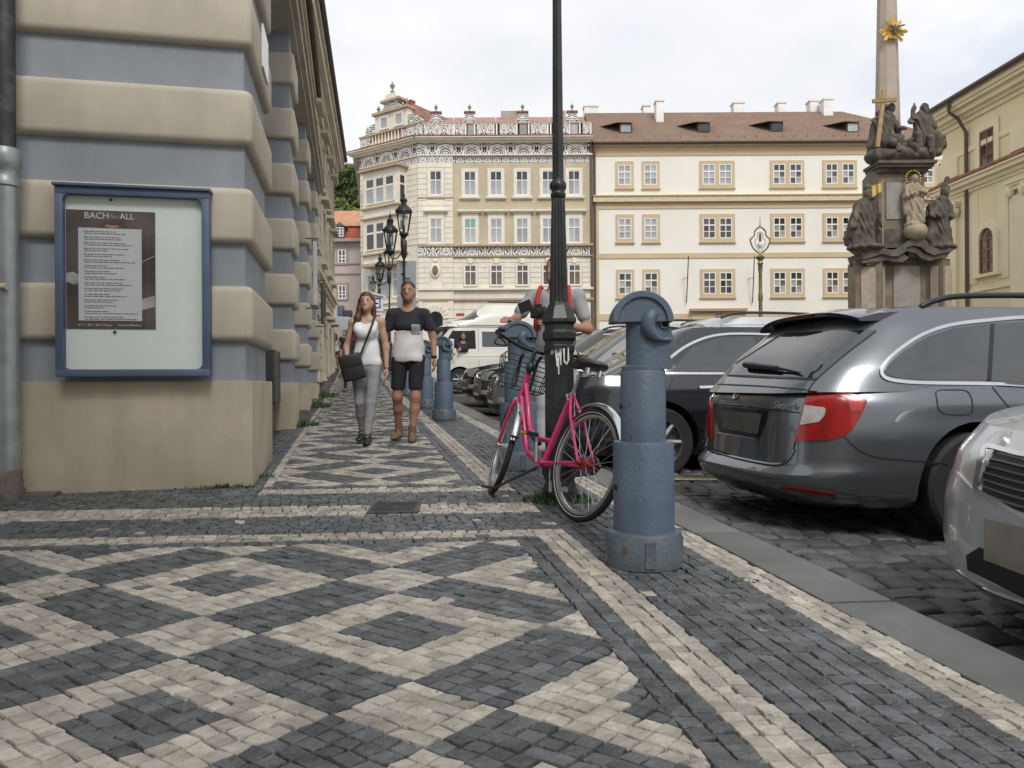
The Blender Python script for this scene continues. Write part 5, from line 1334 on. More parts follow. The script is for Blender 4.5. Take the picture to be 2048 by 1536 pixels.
q.build('timetable_lines', mat('grey_print', (.2, .2, .22), .6), tb)
# ------------------------------------------------------------------ gilded art nouveau lamp
YA = 30.0
M_GILT = mat('gilded_green_iron', (.30, .24, .10), .42, col2=(.13, .12, .065), metal=.5, vscale=7, thr=(.35, .65))
p = P(1521, 600, YA); al = thing('gilded_lamp', 'slender gilded street lamp with harp shaped frame and white bulb', 'street lamp', (p.x, YA, gz(YA)))
g0 = gz(YA)
def ZL(py): return P(1521, py, YA).z - g0
MB().lathe([(.34, 0), (.34, .3), (.24, .4), (.20, .9), (.22, 1.0), (.12, ZL(690)), (.13, ZL(676)), (.22, ZL(668)), (.21, ZL(662)), (.12, ZL(655)), (.10, ZL(648)), (.13, ZL(645)), (.085, ZL(641)), (.075, ZL(620)), (.07, ZL(604)), (.09, ZL(600)), (.09, ZL(590)), (.07, ZL(586)), (.065, ZL(545)), (.085, ZL(541)), (.085, ZL(530)), (.12, ZL(527)), (.07, ZL(522)), (.15, ZL(517)), (.17, ZL(514)), (.08, ZL(510))], 16).build('post', M_GILT, al, smooth=50)
def lp(px, py): return Vector((P(px, py, YA).x - p.x, 0, ZL(py)))
for s in (-1, 1):
    pts = [(1521, 507), (1533, 498), (1539, 485), (1539, 478), (1532, 471), (1531, 463), (1526, 457), (1521, 454)]
    MB().tube(catmull([(s * lp(a, b).x, 0, lp(a, b).z) for a, b in pts], 5), .032, 6).build('harp_frame', M_GILT, al, smooth=60)
    pts = [(1521, 503), (1527, 495), (1531, 485), (1529, 479), (1525, 474), (1525, 467), (1521, 464)]
    MB().tube(catmull([(s * lp(a, b).x, 0, lp(a, b).z) for a, b in pts], 5), .014, 5).build('inner_scroll', M_GILT, al, smooth=60)
    MB().tube([(s * lp(1539, 479).x, 0, ZL(479)), (s * lp(1543, 477).x, 0, ZL(477))], [.03, .008], 5).build('leaf_tip', M_GILT, al, smooth=60)
MB().lathe([(.0, ZL(498)), (.06, ZL(496)), (.115, ZL(490)), (.11, ZL(486)), (.05, ZL(484))], 14).build('bulb', mat('opal_bulb', (.75, .75, .76), .2), al, smooth=60)
MB().lathe([(.05, ZL(484)), (.045, ZL(468)), (.02, ZL(466))], 10).build('bulb_socket', M_IRON, al, smooth=50)
MB().lathe([(.05, ZL(455)), (.02, ZL(450)), (.012, ZL(440)), (.004, ZL(428))], 8).build('spike', M_GILT, al, smooth=50)
# ================================================================== plague column
YK = 32.0; KX = P(1793, 500, YK).x
M_DSTONE = mat('dark_weathered_sandstone', (.05, .043, .034), .85, col2=(.16, .138, .11), vscale=2.2, detail=8, bump=.4, bscale=22, thr=(.3, .75))
M_BSTONE = mat('brown_sandstone', (.13, .105, .075), .85, col2=(.24, .195, .14), vscale=1.6, detail=8, bump=.25, bscale=20)
M_LSTONE = mat('pale_sandstone', (.34, .28, .20), .85, col2=(.20, .165, .12), vscale=3, detail=6, bump=.3, bscale=24, thr=(.5, .8))
M_PKST = mat('pinkish_marble_panel', (.38, .31, .25), .7, var=.15, vscale=3)
M_GRST = mat('grey_marble_panel', (.27, .25, .22), .7, var=.15, vscale=3)
M_GOLD = mat('bright_gilding', (.62, .45, .13), .38, metal=.8, var=.15, vscale=10)
ck = thing('plague_column', 'dark baroque stone column with saints, gilded rays and tall obelisk shaft', 'monument', (KX, YK, 0))
def ZK(py): return P(1793, py, YK).z
def XK(px): return P(px, 500, YK).x - KX
gk = gz(YK) - .3
def poly_prism(pts, z0, z1, name, m, parent=ck, sc=1.0):
    return MB().prism([(x * sc, y * sc) for x, y in pts], z0, z1, 'z').build(name, m, parent)
PLAN = [(XK(1703), -.35), (XK(1745), -.75), (XK(1768), -.1), (XK(1848), -.1), (XK(1866), -.72), (XK(1888), -.45), (XK(1880), 1.2), (.3, 1.7), (XK(1703) + .32, 1.1)]
poly_prism(PLAN, gk, ZK(522), 'pedestal', M_BSTONE); poly_prism(PLAN, gk, gk + 1.0, 'steps', M_DSTONE, sc=1.35)
def bandk(top, bot, y0, y1, name, m, parent=ck):
    return MB().prism([(XK(a), ZK(b)) for a, b in top] + [(XK(a), ZK(b)) for a, b in reversed(bot)], y0, y1).build(name, m, parent)
path = [(1704, 512), (1719, 508), (1742, 501), (1758, 506), (1773, 506), (1786, 497), (1797, 488), (1811, 485), (1825, 489), (1836, 499), (1850, 504), (1868, 500), (1886, 497)]
bandk([(a, b) for a, b in path], [(a + (4 if a < 1790 else -4), b + 13) for a, b in path], -.85, .45, 'pedestal_cornice', M_DSTONE)
bandk([(a + (8 if a < 1790 else -8), b + 13) for a, b in path], [(a + (14 if a < 1790 else -12), b + 24) for a, b in path], -.75, .45, 'cornice_bed', M_DSTONE)
bandk([(1705, 527), (1745, 520)], [(1708, 532), (1745, 528)], -.8, .3, 'impost', M_DSTONE)
def panel(px0, px1, pt, pb, y, m, name, rz=0.0):
    x0, x1 = XK(px0), XK(px1); c, r = (x0 + x1) / 2, (x1 - x0) / 2; zt = ZK(pt)
    pts = [(r * math.cos(t), zt - r * .8 + r * .8 * math.sin(t)) for t in [i * math.pi / 8 for i in range(9)]] + [(-r, ZK(pb)), (r, ZK(pb))]
    o = MB().prism(pts[::-1], -.03, .05).build(name, m, ck, loc=(c, y, 0), rot=(0, 0, rz)); return o
panel(1711, 1737, 536, 625, -.555, M_PKST, 'niche_panel', math.atan2(-.40, XK(1745) - XK(1703))); panel(1751, 1764, 535, 625, -.42, M_PKST, 'niche_panel', math.atan2(.65, XK(1768) - XK(1745)))
panel(1850, 1864, 534, 625, -.42, M_PKST, 'niche_panel', math.atan2(-.62, XK(1866) - XK(1848))); panel(1868, 1890, 536, 625, -.60, M_PKST, 'niche_panel', math.atan2(.27, XK(1892) - XK(1866)))
MB().box(XK(1783), XK(1836), -.16, -.05, ZK(640), ZK(533)).build('inscription_panel', M_GRST, ck)
MB().box(XK(1775), XK(1846), -.3, .4, ZK(528), ZK(500)).build('arch_fill', M_DSTONE, ck)
MB().sphere((XK(1811), -.45, ZK(512)), (.35, .2, .18), 12, 8).build('carved_shell', M_DSTONE, ck, smooth=60)
# middle block
MB().prism([(XK(1737), -.05), (XK(1748), -.45), (XK(1838), -.45), (XK(1836), 1.3), (XK(1737) + .35, 1.3)], ZK(500), ZK(345), 'z').build('middle_block', M_BSTONE, ck)
MB().box(XK(1742), XK(1845), -.55, .6, ZK(500), ZK(463)).build('middle_plinth', M_DSTONE, ck)
MB().box(XK(1762), XK(1800), -.49, -.44, ZK(443), ZK(371)).build('grey_panel', M_GRST, ck)
q = MB(); q.box(XK(1738), XK(1852), -.9, .5, ZK(338), ZK(332)); q.box(XK(1741), XK(1848), -.8, .45, ZK(344), ZK(338)); q.box(XK(1744), XK(1842), -.62, .4, ZK(352), ZK(344)); q.build('middle_cornice', M_DSTONE, ck)
# obelisk
ob = MB(); rows = [(ZK(330), .62), (ZK(250), .50), (ZK(0), .385), (ZK(-120), .30), (ZK(-150), .30)]
vs = []
for z, r in rows:
    for a in (-65, -25, 25, 65, 115, 180, 245): vs.append((XK(1785) + r * 1.0 * math.sin(R(a)), .35 - r * math.cos(R(a)) * .9, z))
n = 7; ob.add(vs, [tuple(i * n + q for q in (k, (k + 1) % n, 0, 0)) if False else (i * n + k, i * n + (k + 1) % n, (i + 1) * n + (k + 1) % n, (i + 1) * n + k) for i in range(len(rows) - 1) for k in range(n)] + [tuple(range((len(rows) - 1) * n, len(rows) * n))])
M_OBEL = mat('pinkish_obelisk_stone', (.40, .335, .27), .8, var=.12, vscale=1.2, bump=.15, bscale=14)
obo = ob.build('obelisk', M_OBEL, ck)
# gilded rays with the dove
gr = MB(); gx, gy, gzz = XK(1785), -.16, ZK(64)
for k, (a, l) in enumerate(((90, .60), (70, .32), (110, .32), (50, .52), (130, .52), (15, .36), (165, .36), (-5, .62), (185, .62), (-25, .5), (205, .5), (-50, .62), (230, .56), (-72, .36), (252, .36), (-90, .34))):
    a = R(a)
    for j in (-1, 0, 1):
        aa = a + j * .10; ll = l * (1 - .1 * abs(j)); q = MB()
        d = Vector((math.cos(aa), 0, math.sin(aa))); s = Vector((-d.z, 0, d.x)) * .035; o_ = Vector((gx, gy, gzz))
        gr.add([o_ + d * .1 - s * .6, o_ + d * .1 + s * .6, o_ + d * ll + s, o_ + d * ll - s, o_ + d * .1 + Vector((0, -.03, 0)), o_ + d * ll + Vector((0, -.02, 0))], [(0, 3, 5, 4), (1, 4, 5, 2), (3, 2, 5), (0, 1, 2, 3)])
gro = gr.build('gilded_rays', M_GOLD, ck)
me = sdf_mesh('dove', [('e', (0, 0, 0), (.10, .10, .17)), ('c', (.05, 0, .05), (.36, -.05, .13), .05, .03), ('c', (-.05, 0, .05), (-.22, -.05, .12), .05, .03), ('e', (-.02, -.03, -.2), (.06, .06, .07))], .02, .04)
link('dove', me, mat('brown_bronze_dove', (.12, .085, .06), .6), ck, (gx + .03, gy - .12, gzz + .02))
def folds(n, amp, tw=3.0, cx=0.0, cy=0.0, f2=9.0):
    def d(X, Y, Z):
        th = np.arctan2(Y - cy, X - cx)
        return amp * (np.abs(np.sin(.5 * n * th + tw * Z + 1.3 * np.sin(f2 * Z * .5 + 2 * th))) * -1.3 + .9 + .6 * np.abs(np.sin(f2 * .8 * Z + 2 * th + 2 * np.sin(5 * X))) - .4)
    return d
def figure(name, prims, m, loc, vox=.026, k=.035, amp=.045, n=9, label=None, tw=3.0):
    me = sdf_mesh(name, prims, vox, k, folds(n, amp, tw)); o = link(name, me, m, ck, loc); return o
# crowned king on the left
zb = ZK(500)
king = [('c', (-.05, 0, .1), (0, 0, 1.0), .50, .34, (1, .8, 1)), ('c', (0, 0, 1.0), (.1, -.05, 1.75), .36, .33, (1.1, .75, 1)), ('c', (.1, -.1, 1.95), (.1, -.12, 2.15), .10, .14), ('e', (.1, -.12, 2.2), (.15, .17, .19)),
        ('c', (-.2, 0, 1.75), (-.42, -.15, 1.2), .14, .11), ('c', (-.42, -.15, 1.2), (-.55, -.2, .85), .12, .16), ('c', (.35, 0, 1.75), (.55, -.1, 1.25), .14, .11), ('c', (.55, -.1, 1.25), (.62, -.25, .85), .10, .09),
        ('c', (-.1, .2, 1.8), (-.35, .3, .4), .22, .35), ('c', (.18, -.28, .1), (.15, -.22, .8), .12, .17), ('c', (-.25, -.3, .1), (-.1, -.22, .8), .12, .17), ('e', (.05, 0, .0), (.75, .6, .16)), ('c', (.1, -.12, 2.35), (.1, -.12, 2.42), .13, .16), ('e', (.12, -.26, 2.02), (.09, .1, .16))]
kx = XK(1717)
figure('king_statue', king, M_DSTONE, (kx, -.55, zb))
MB().tube([(XK(1744), -.95, ZK(495)), (XK(1743), -.95, ZK(372))], .03, 6).build('banner_staff', M_LSTONE, ck)
q = MB(); vs = [];
for i in range(7):
    for j in range(4): vs.append((XK(1742) - i * .065, -.95 + .05 * math.sin(i * 1.1), ZK(374) - .05 - j * .12 - i * .025 * (1 + .2 * j)))
q.add(vs, [(i * 4 + j, (i + 1) * 4 + j, (i + 1) * 4 + j + 1, i * 4 + j + 1) for i in range(6) for j in range(3)]); fl = q.build('gilded_banner', M_GOLD, ck, smooth=60)
# madonna on a globe
mx_ = XK(1809)
MB().sphere((mx_ + .05, -.75, ZK(470)), (.46, .46, .38), 20, 14).build('globe', M_LSTONE, ck, smooth=60)
zb = ZK(458)
mad = [('c', (.02, 0, .05), (.0, 0, .9), .32, .27, (1, .85, 1)), ('c', (0, 0, .9), (-.02, 0, 1.5), .25, .25, (1.1, .75, 1)), ('c', (-.02, -.02, 1.62), (.02, -.03, 1.75), .09, .10), ('e', (.02, -.05, 1.87), (.13, .15, .18)),
       ('c', (-.24, 0, 1.52), (-.36, -.1, 1.15), .12, .10), ('c', (-.36, -.1, 1.15), (-.1, -.3, 1.25), .10, .07), ('c', (.24, 0, 1.5), (.40, -.15, 1.3), .11, .09), ('c', (.40, -.15, 1.3), (.1, -.32, 1.32), .09, .07), ('c', (-.25, .1, 1.4), (-.30, .05, .5), .16, .12), ('c', (.16, -.16, .9), (.20, -.2, .15), .16, .15), ('e', (0, 0, .02), (.36, .34, .12))]
figure('madonna_statue', mad, M_LSTONE, (mx_, -.75, zb), .03, .05, .034, 11)
hx_, hz_ = mx_ + .02, zb + 1.93
for i in range(15):
    a = R(-60 + i * 300 / 14 + 0); MB().sphere((hx_ + .30 * math.sin(a - R(90) + R(90) - R(90) + R(30)), -.68, hz_ + .30 * math.cos(a - R(90) + R(90) - R(90) + R(30))), .045, 8, 6).build('halo_star', M_GOLD, ck, smooth=60)
# bishop on the right
zb = ZK(500); bx_ = XK(1868)
bis = [('c', (0, 0, .1), (.02, 0, 1.3), .46, .30, (1, .85, 1)), ('c', (.02, 0, 1.3), (.06, 0, 1.85), .29, .26), ('c', (.12, 0, 2.05), (.15, -.03, 2.2), .10, .12), ('e', (.17, -.05, 2.25), (.15, .17, .19)), ('c', (.2, 0, 2.38), (.28, 0, 2.85), .17, .07, (1, .7, 1)),
       ('c', (-.2, -.05, 1.8), (-.42, -.2, 1.3), .14, .12), ('c', (-.42, -.2, 1.3), (-.2, -.35, 1.2), .12, .08), ('c', (.3, 0, 1.8), (.36, -.2, 1.2), .14, .12), ('c', (-.28, .1, 1.7), (-.42, .1, .4), .2, .26), ('e', (0, 0, .02), (.6, .5, .16))]
figure('bishop_statue', bis, M_DSTONE, (bx_, -.5, zb))
q = MB(); q.tube([(XK(1836), -.5, ZK(410)), (XK(1850), -.5, ZK(392))], .02, 5); q.tube([(XK(1836), -.5, ZK(396)), (XK(1854), -.5, ZK(404))], .02, 5); q.build('crossed_staves', mat('red_brown_staves', (.20, .07, .04), .6), ck)
# upper group: seated figures on clouds
zb = ZK(331)
cl = [('e', (XK(1742), -.4, zb + .25), (.38, .4, .30)), ('e', (XK(1765), -.6, zb + .22), (.45, .4, .28)), ('e', (XK(1793), -.65, zb + .25), (.45, .4, .30)), ('e', (XK(1820), -.55, zb + .28), (.5, .45, .34)), ('e', (XK(1842), -.3, zb + .35), (.42, .4, .36)), ('e', (XK(1755), -.2, zb + .6), (.5, .45, .4)), ('e', (XK(1828), -.2, zb + .7), (.5, .45, .45)), ('e', (XK(1790), 0, zb + .5), (.8, .5, .5)), ('e', (XK(1783), -.75, zb + .42), (.19, .2, .22)), ('e', (XK(1809), -.78, zb + .48), (.23, .22, .26)), ('e', (XK(1738), -.55, zb + .30), (.2, .2, .22)), ('e', (XK(1785), -.45, zb + 1.35), (.17, .18, .19)), ('c', (XK(1785), -.4, zb + .9), (XK(1785), -.42, zb + 1.15), .2, .12)]
me = sdf_mesh('cloud_group', cl, .032, .04, folds(7, .05, 2.0)); link('cloud_group', me, M_DSTONE, ck)
chx = XK(1760)
chr_ = [('c', (-.1, 0, .5), (.0, 0, 1.3), .38, .30), ('c', (0, 0, 1.25), (.08, 0, 1.55), .27, .24), ('c', (.12, -.02, 1.6), (.2, -.05, 1.75), .09, .09), ('e', (.24, -.08, 1.85), (.15, .17, .19)), ('c', (.1, .05, 1.95), (-.2, .05, 1.65), .12, .12),
        ('c', (-.15, 0, 1.5), (-.45, -.1, 1.35), .13, .11), ('c', (-.45, -.1, 1.35), (-.3, -.25, 1.0), .10, .08), ('c', (.3, 0, 1.45), (.5, -.15, 1.05), .13, .09), ('c', (.5, -.15, 1.05), (.72, -.3, .95), .09, .07), ('c', (.05, -.1, .6), (.45, -.35, .55), .2, .16), ('c', (.45, -.35, .55), (.35, -.4, .05), .15, .1), ('c', (-.1, -.1, .6), (.15, -.4, .35), .22, .16), ('c', (-.3, .1, 1.2), (-.45, .0, .3), .2, .25)]
figure('christ_statue', chr_, M_DSTONE, (chx, -.45, zb + .35), .026, .035, .045, 8)
cr_ = MB(); a, b = Vector((XK(1734), -.95, ZK(308))), Vector((XK(1754), -.70, ZK(193)))
def beam(mb, a, b, w, d):
    ax = (b - a).normalized(); s = ax.cross(Vector((0, 1, 0))).normalized() * w; t = s.cross(ax).normalized() * d
    v = [a - s - t, a + s - t, a + s + t, a - s + t, b - s - t, b + s - t, b + s + t, b - s + t]
    mb.add(v, [(3, 2, 1, 0), (4, 5, 6, 7), (0, 1, 5, 4), (1, 2, 6, 5), (2, 3, 7, 6), (3, 0, 4, 7)])
beam(cr_, a, b, .075, .06); beam(cr_, Vector((XK(1729), -.79, ZK(216))), Vector((XK(1775), -.79, ZK(213))), .075, .05)
cr_.build('gilded_cross', mat('dull_gold_wood', (.30, .20, .075), .6, metal=.1, var=.2), ck)
gfx = XK(1836)
gf = [('c', (.05, 0, .5), (.02, 0, 1.3), .42, .32), ('c', (.02, 0, 1.25), (0, 0, 1.55), .28, .26), ('c', (0, -.02, 1.6), (.05, -.05, 1.75), .10, .10), ('e', (.08, -.06, 1.88), (.16, .18, .2)), ('e', (.08, -.2, 1.72), (.1, .1, .16)),
      ('c', (-.25, 0, 1.5), (-.5, -.1, 1.3), .13, .11), ('c', (-.5, -.1, 1.3), (-.42, -.2, 1.85), .10, .07), ('c', (-.42, -.2, 1.85), (-.41, -.2, 2.05), .05, .03), ('c', (.28, 0, 1.5), (.45, -.15, 1.1), .14, .11), ('c', (-.1, -.1, .55), (-.4, -.4, .65), .2, .16), ('c', (-.4, -.4, .65), (-.3, -.42, .15), .15, .12), ('c', (.15, -.1, .55), (.1, -.45, .5), .22, .17), ('c', (.1, -.45, .5), (.12, -.45, .0), .16, .12), ('c', (.3, .05, 1.0), (.75, .1, .45), .22, .3), ('c', (.7, .1, .6), (.65, 0, .1), .3, .2)]
figure('god_father_statue', gf, M_DSTONE, (gfx, -.35, zb + .35), .026, .035, .045, 8)
# ================================================================== bicycle
M_PINKP = mat('pink_bike_paint', (.47, .024, .125), .32, var=.08, vscale=10, coat=.5)
M_RUB = mat('black_rubber', (.012, .012, .013), .7, var=.3, vscale=20)
M_CHR = mat('chrome', (.62, .63, .64), .18, metal=1.0, var=.06)
M_ALU = mat('aluminium_rim', (.42, .42, .42), .35, metal=.9, var=.1)
M_BLKP = mat('black_plastic', (.015, .015, .016), .4, var=.3)
rc, fc = Vector((P(1150, 1048, 4.436).x, 4.436, 0)), Vector((P(980, 990, 5.35).x, 5.35, 0))
hd_ = math.atan2((fc - rc).y, (fc - rc).x)
bk = thing('bicycle', 'pink step through bicycle with wire basket leaning on the near lamp post', 'bicycle', (rc.x, rc.y, gz(rc.y) + .012))
bk.rotation_mode = 'XYZ'
bk.matrix_basis = Matrix.Translation((rc.x, rc.y, gz(rc.y) + .012)) @ Matrix.Rotation(hd_, 4, 'Z') @ Matrix.Rotation(-math.atan(.034), 4, 'Y') @ Matrix.Rotation(R(13), 4, 'X')
WR, WB = .335, 1.055
def ring_path(r, n=48): return [(r * math.cos(2 * math.pi * i / n), 0, r * math.sin(2 * math.pi * i / n)) for i in range(n + 1)]
def wheel(parent, name, loc, rot=(0, 0, 0), hub=None, hr=.02):
    w = MB().tube(ring_path(WR - .020), .0205, 10, cap=False).build(name, M_RUB, parent, smooth=60, loc=loc, rot=rot)
    rim = MB()
    n = 48; vs = []; fs = []
    for i in range(n):
        a = 2 * math.pi * i / n
        for r, y in ((WR - .042, -.013), (WR - .058, -.010), (WR - .058, .010), (WR - .042, .013)): vs.append((r * math.cos(a), y, r * math.sin(a)))
    for i in range(n):
        for k in range(4): fs.append((i * 4 + k, i * 4 + (k + 1) % 4, ((i + 1) % n) * 4 + (k + 1) % 4, ((i + 1) % n) * 4 + k))
    rim.add(vs, fs); rim.build('rim', M_ALU, w, smooth=40)
    for s in (-1, 1): MB().tube([(x, s * .0175, z) for x, y, z in ring_path(WR - .030)], .0022, 5, cap=False).build('reflective_line', mat('reflective_band', (.55, .55, .53), .4), w, smooth=60)
    sp = MB()
    for i in range(32):
        a = 2 * math.pi * i / 32; s = 1 if i % 2 else -1; b = a + (.55 if (i // 2) % 2 else -.55)
        sp.tube([(hr * math.cos(b), s * .028, hr * math.sin(b)), ((WR - .058) * math.cos(a), 0, (WR - .058) * math.sin(a))], .0013, 4, cap=False)
    prop(sp.build('spokes', M_CHR, w), kind='stuff')
    MB().lathe([(.008, -.055), (.008, -.04), (hr, -.034), (hr, -.026), (.016, -.02), (.016, .02), (hr, .026), (hr, .034), (.008, .04), (.008, .055)], 16).build('hub', hub or M_ALU, w, smooth=40, rot=(R(90), 0, 0))
    return w
M_RHUB = mat('red_hub', (.22, .01, .015), .35)
wheel(bk, 'rear_wheel', (0, 0, WR), hub=M_RHUB, hr=.036)
def fender(parent, loc, rot, a0, a1, r=WR + .018, wd=.027, m=M_CHR, name='mudguard'):
    q = MB(); n = 22; vs = []
    prof = [(-wd, -.014), (-wd * .8, .002), (-wd * .4, .010), (0, .012), (wd * .4, .010), (wd * .8, .002), (wd, -.014)]
    for i in range(n + 1):
        a = R(a0 + (a1 - a0) * i / n)
        for y, d in prof: vs.append(((r + d) * math.cos(a), y, (r + d) * math.sin(a)))
    k = len(prof); q.add(vs, [(i * k + j, i * k + j + 1, (i + 1) * k + j + 1, (i + 1) * k + j) for i in range(n) for j in range(k - 1)])
    return q.build(name, m, parent, smooth=60, loc=loc, rot=rot)
fender(bk, (0, 0, WR), (0, 0, 0), 60, 186)
for a, z in ((178, 0), (170, 0)): MB().tube([((WR + .034) * math.cos(R(a)) , y, WR + (WR + .034) * math.sin(R(a)) + 0) for y in (-.03, -.015, .015, .03)], .008, 6).build('mudguard_clip', M_BLKP, bk)
fr = MB()
BBx, BBz = .455, .285
def pt(x, z, y=0): return (x, y, z)
fr.tube([pt(BBx, BBz), pt(.29, .74)], .020, 12)                                   # seat tube
fr.tube([pt(.875, .84), pt(.905, .67)], .021, 12)                                 # head tube
fr.tube(catmull([pt(.885, .80), pt(.80, .66), pt(.66, .46), pt(.40, .43)], 6), .017, 10)   # upper curved tube
fr.tube(catmull([pt(.90, .70), pt(.80, .54), pt(.66, .33), pt(BBx, BBz)], 6), .020, 10)    # lower curved tube
fr.tube([pt(BBx, BBz, -.035), pt(BBx, BBz, .035)], .028, 14)
fo = fr.build('frame', M_PINKP, bk, smooth=50)
for s in (-1, 1):
    MB().tube([pt(BBx, BBz, s * .03), pt(.2, .31, s * .055), pt(0, WR, s * .062)], .010, 8).build('chain_stay', M_PINKP, fo, smooth=50)
    MB().tube([pt(.29, .73, s * .012), pt(.20, .60, s * .045), pt(0, WR, s * .062)], .009, 8).build('seat_stay', M_PINKP, fo, smooth=50)
    MB().tube([pt(0, WR, s * .045), pt(0, WR, s * .078)], .014, 10).build('axle_nut', M_RHUB, fo, smooth=50)
for z in (.60, .56): MB().box(.17 if z < .58 else .19, .19 if z < .58 else .21, -.045, .045, z - .008, z + .008).build('stay_bridge', M_PINKP, fo)
MB().tube([pt(.29, .73), pt(.245, .885)], .013, 10).build('seat_post', M_ALU, bk, smooth=50)
MB().tube([(.285, -.02, .725), (.285, .045, .725), (.25, .05, .69)], .006, 6).build('seat_clamp', M_CHR, bk, smooth=50)
sme = sdf_mesh('saddle', [('e', (.13, 0, .925), (.10, .085, .028)), ('e', (.16, .055, .93), (.075, .045, .032)), ('e', (.16, -.055, .93), (.075, .045, .032)), ('c', (.20, 0, .925), (.36, 0, .928), .038, .020)], .008, .03)
sd = link('saddle', sme, M_BLKP, bk)
for s in (-1, 1): MB().tube(catmull([(.10, s * .05, .905), (.12, s * .045, .875), (.20, s * .03, .865), (.32, s * .01, .905)], 4), .004, 6).build('saddle_rail', M_CHR, sd, smooth=50)
for s in (-1, 1): MB().lathe([(.016, 0), (.016, .05)], 10).build('saddle_spring', M_CHR, sd, loc=(.115, s * .045, .86))
# front end, steered
fe = bpy.data.objects.new('steering', None)
AX0, AX1 = Vector((.862, 0, .92)), Vector((.915, 0, .62)); ax_s = (AX0 - AX1).normalized(); ST = R(-22)
Mst = Matrix.Translation(AX1) @ Matrix.Rotation(ST, 4, ax_s) @ Matrix.Translation(-AX1)
def steer(o): o.matrix_basis = Mst @ o.matrix_basis; return o
fk = MB()
for s in (-1, 1): fk.tube(catmull([(.912, s * .028, .66), (.93, s * .045, .60), (.99, s * .05, .44), (WB, s * .05, WR)], 5), [.013] * 5 + [.012] * 5 + [.010] * 6, 8)
fk.tube([(.885, 0, .86), (.912, 0, .655)], .019, 10); fk.tube([(.912, -.036, .66), (.912, .036, .66)], .015, 8)
steer(fk.build('fork', M_PINKP, bk, smooth=50))
wf = steer(wheel(bk, 'front_wheel', (WB, 0, WR)))
MB().tube([(0, -.055, 0), (0, .055, 0)], .028, 14).build('hub_dynamo', M_CHR, wf, smooth=50)
steer(fender(bk, (WB, 0, WR), (0, 0, 0), 20, 172)); 
o = steer(MB().tube([((WR + .034) * math.cos(R(168)) + WB, y, WR + (WR + .034) * math.sin(R(168))) for y in (-.03, -.015, .015, .03)], .008, 6).build('mudguard_clip', M_BLKP, bk))
hb = MB(); hb.tube([(.885, 0, .84), (.85, 0, 1.0), (.86, 0, 1.02)], .014, 10)
hb.tube(catmull([(.62, .30, 1.03), (.74, .29, 1.05), (.86, .22, 1.05), (.93, .08, 1.03), (.93, -.08, 1.03), (.86, -.22, 1.05), (.74, -.29, 1.05), (.62, -.30, 1.03)], 6), .0125, 10)
hb.tube([(.86, 0, 1.02), (.935, 0, 1.03)], .014, 10)
ho = steer(hb.build('handlebar', M_BLKP, bk, smooth=50))
for s in (-1, 1):
    MB().tube([(.60, s * .302, 1.028), (.70, s * .295, 1.044)], .019, 10).build('grip', M_RUB, ho, smooth=50)
    MB().tube(catmull([(.78, s * .27, 1.03), (.84, s * .20, 1.0), (.80, s * .28, .98), (.70, s * .29, .99)], 4), .006, 6).build('brake_lever', M_BLKP, ho, smooth=50)
MB().sphere((.735, .27, 1.075), (.026, .026, .020), 12, 8).build('bell', M_BLKP, ho, smooth=60)
# basket: thick carrier arms and wire
bsk = MB(); bsk.tube(catmull([(.90, .06, .99), (.99, .06, .97), (1.02, .06, .88), (1.0, .06, .76)], 5), .012, 8); bsk.tube(catmull([(.90, -.06, .99), (.99, -.06, .97), (1.02, -.06, .88), (1.0, -.06, .76)], 5), .012, 8)
bo = steer(bsk.build('basket_carrier', M_BLKP, bk, smooth=50))
q = MB()
for z, g in ((.76, .0), (.83, .01), (.90, .02), (.97, .03)):
    q.tube([(.94 - g * .3, -.15 - g, z), (1.20 + g, -.15 - g, z), (1.20 + g, .15 + g, z), (.94 - g * .3, .15 + g, z), (.94 - g * .3, -.15 - g, z)], .0042, 5)
for x, y in ((.94, -.15), (1.03, -.15), (1.12, -.15), (1.2, -.15), (1.2, -.05), (1.2, .05), (1.2, .15), (1.12, .15), (1.03, .15), (.94, .15), (.94, .05), (.94, -.05)):
    q.tube([(x, y, .76), (x + .03 * (x > 1.15), y * 1.2, .97)], .0038, 5)
for y in (-.1, -.05, 0, .05, .1): q.tube([(.94, y, .76), (1.2, y, .76)], .0038, 5)
steer(q.build('wire_basket', M_BLKP, bk, smooth=50)); 
steer(MB().sphere((.86, .0, .90), (.03, .03, .04), 10, 8).build('head_lamp', M_BLKP, bk, smooth=60))
# crank, pedals, chain guard, stand
cg = MB(); cg.prism([(BBx + .10 * math.cos(t), BBz + .10 * math.sin(t)) for t in [i * math.pi / 8 - math.pi / 2 for i in range(9)]] + [(0, WR + .05), (-.05, WR), (0, WR - .05)], -.075, -.055); cg.build('chain_guard', M_BLKP, bk)
for s, a in ((1, 78), (-1, 258)):
    e = (BBx + .17 * math.cos(R(a)), s * .07, BBz + .17 * math.sin(R(a)))
    ck_ = MB().tube([(BBx, s * .055, BBz), e], .010, 8).build('crank', M_ALU, bk, smooth=50)
    MB().rbox(e[0] - .045, e[0] + .045, min(s * .08, s * .165), max(s * .08, s * .165), e[2] - .013, e[2] + .013, .004).build('pedal', M_BLKP, ck_)
    MB().box(e[0] - .03, e[0] + .03, s * .168 - .003, s * .168 + .003, e[2] - .009, e[2] + .009).build('pedal_reflector', mat('orange_reflector', (.55, .20, .03), .3), ck_)
MB().tube([(BBx - .02, .05, BBz - .03), (BBx + .30, .14, .06), (BBx + .42, .17, .05)], .009, 8).build('kickstand', M_BLKP, bk, smooth=50)
MB().tube([(.62, .03, .44), (.55, .05, .43), (.48, .04, .40)], .016, 8).build('frame_lock', M_BLKP, bk, smooth=50)
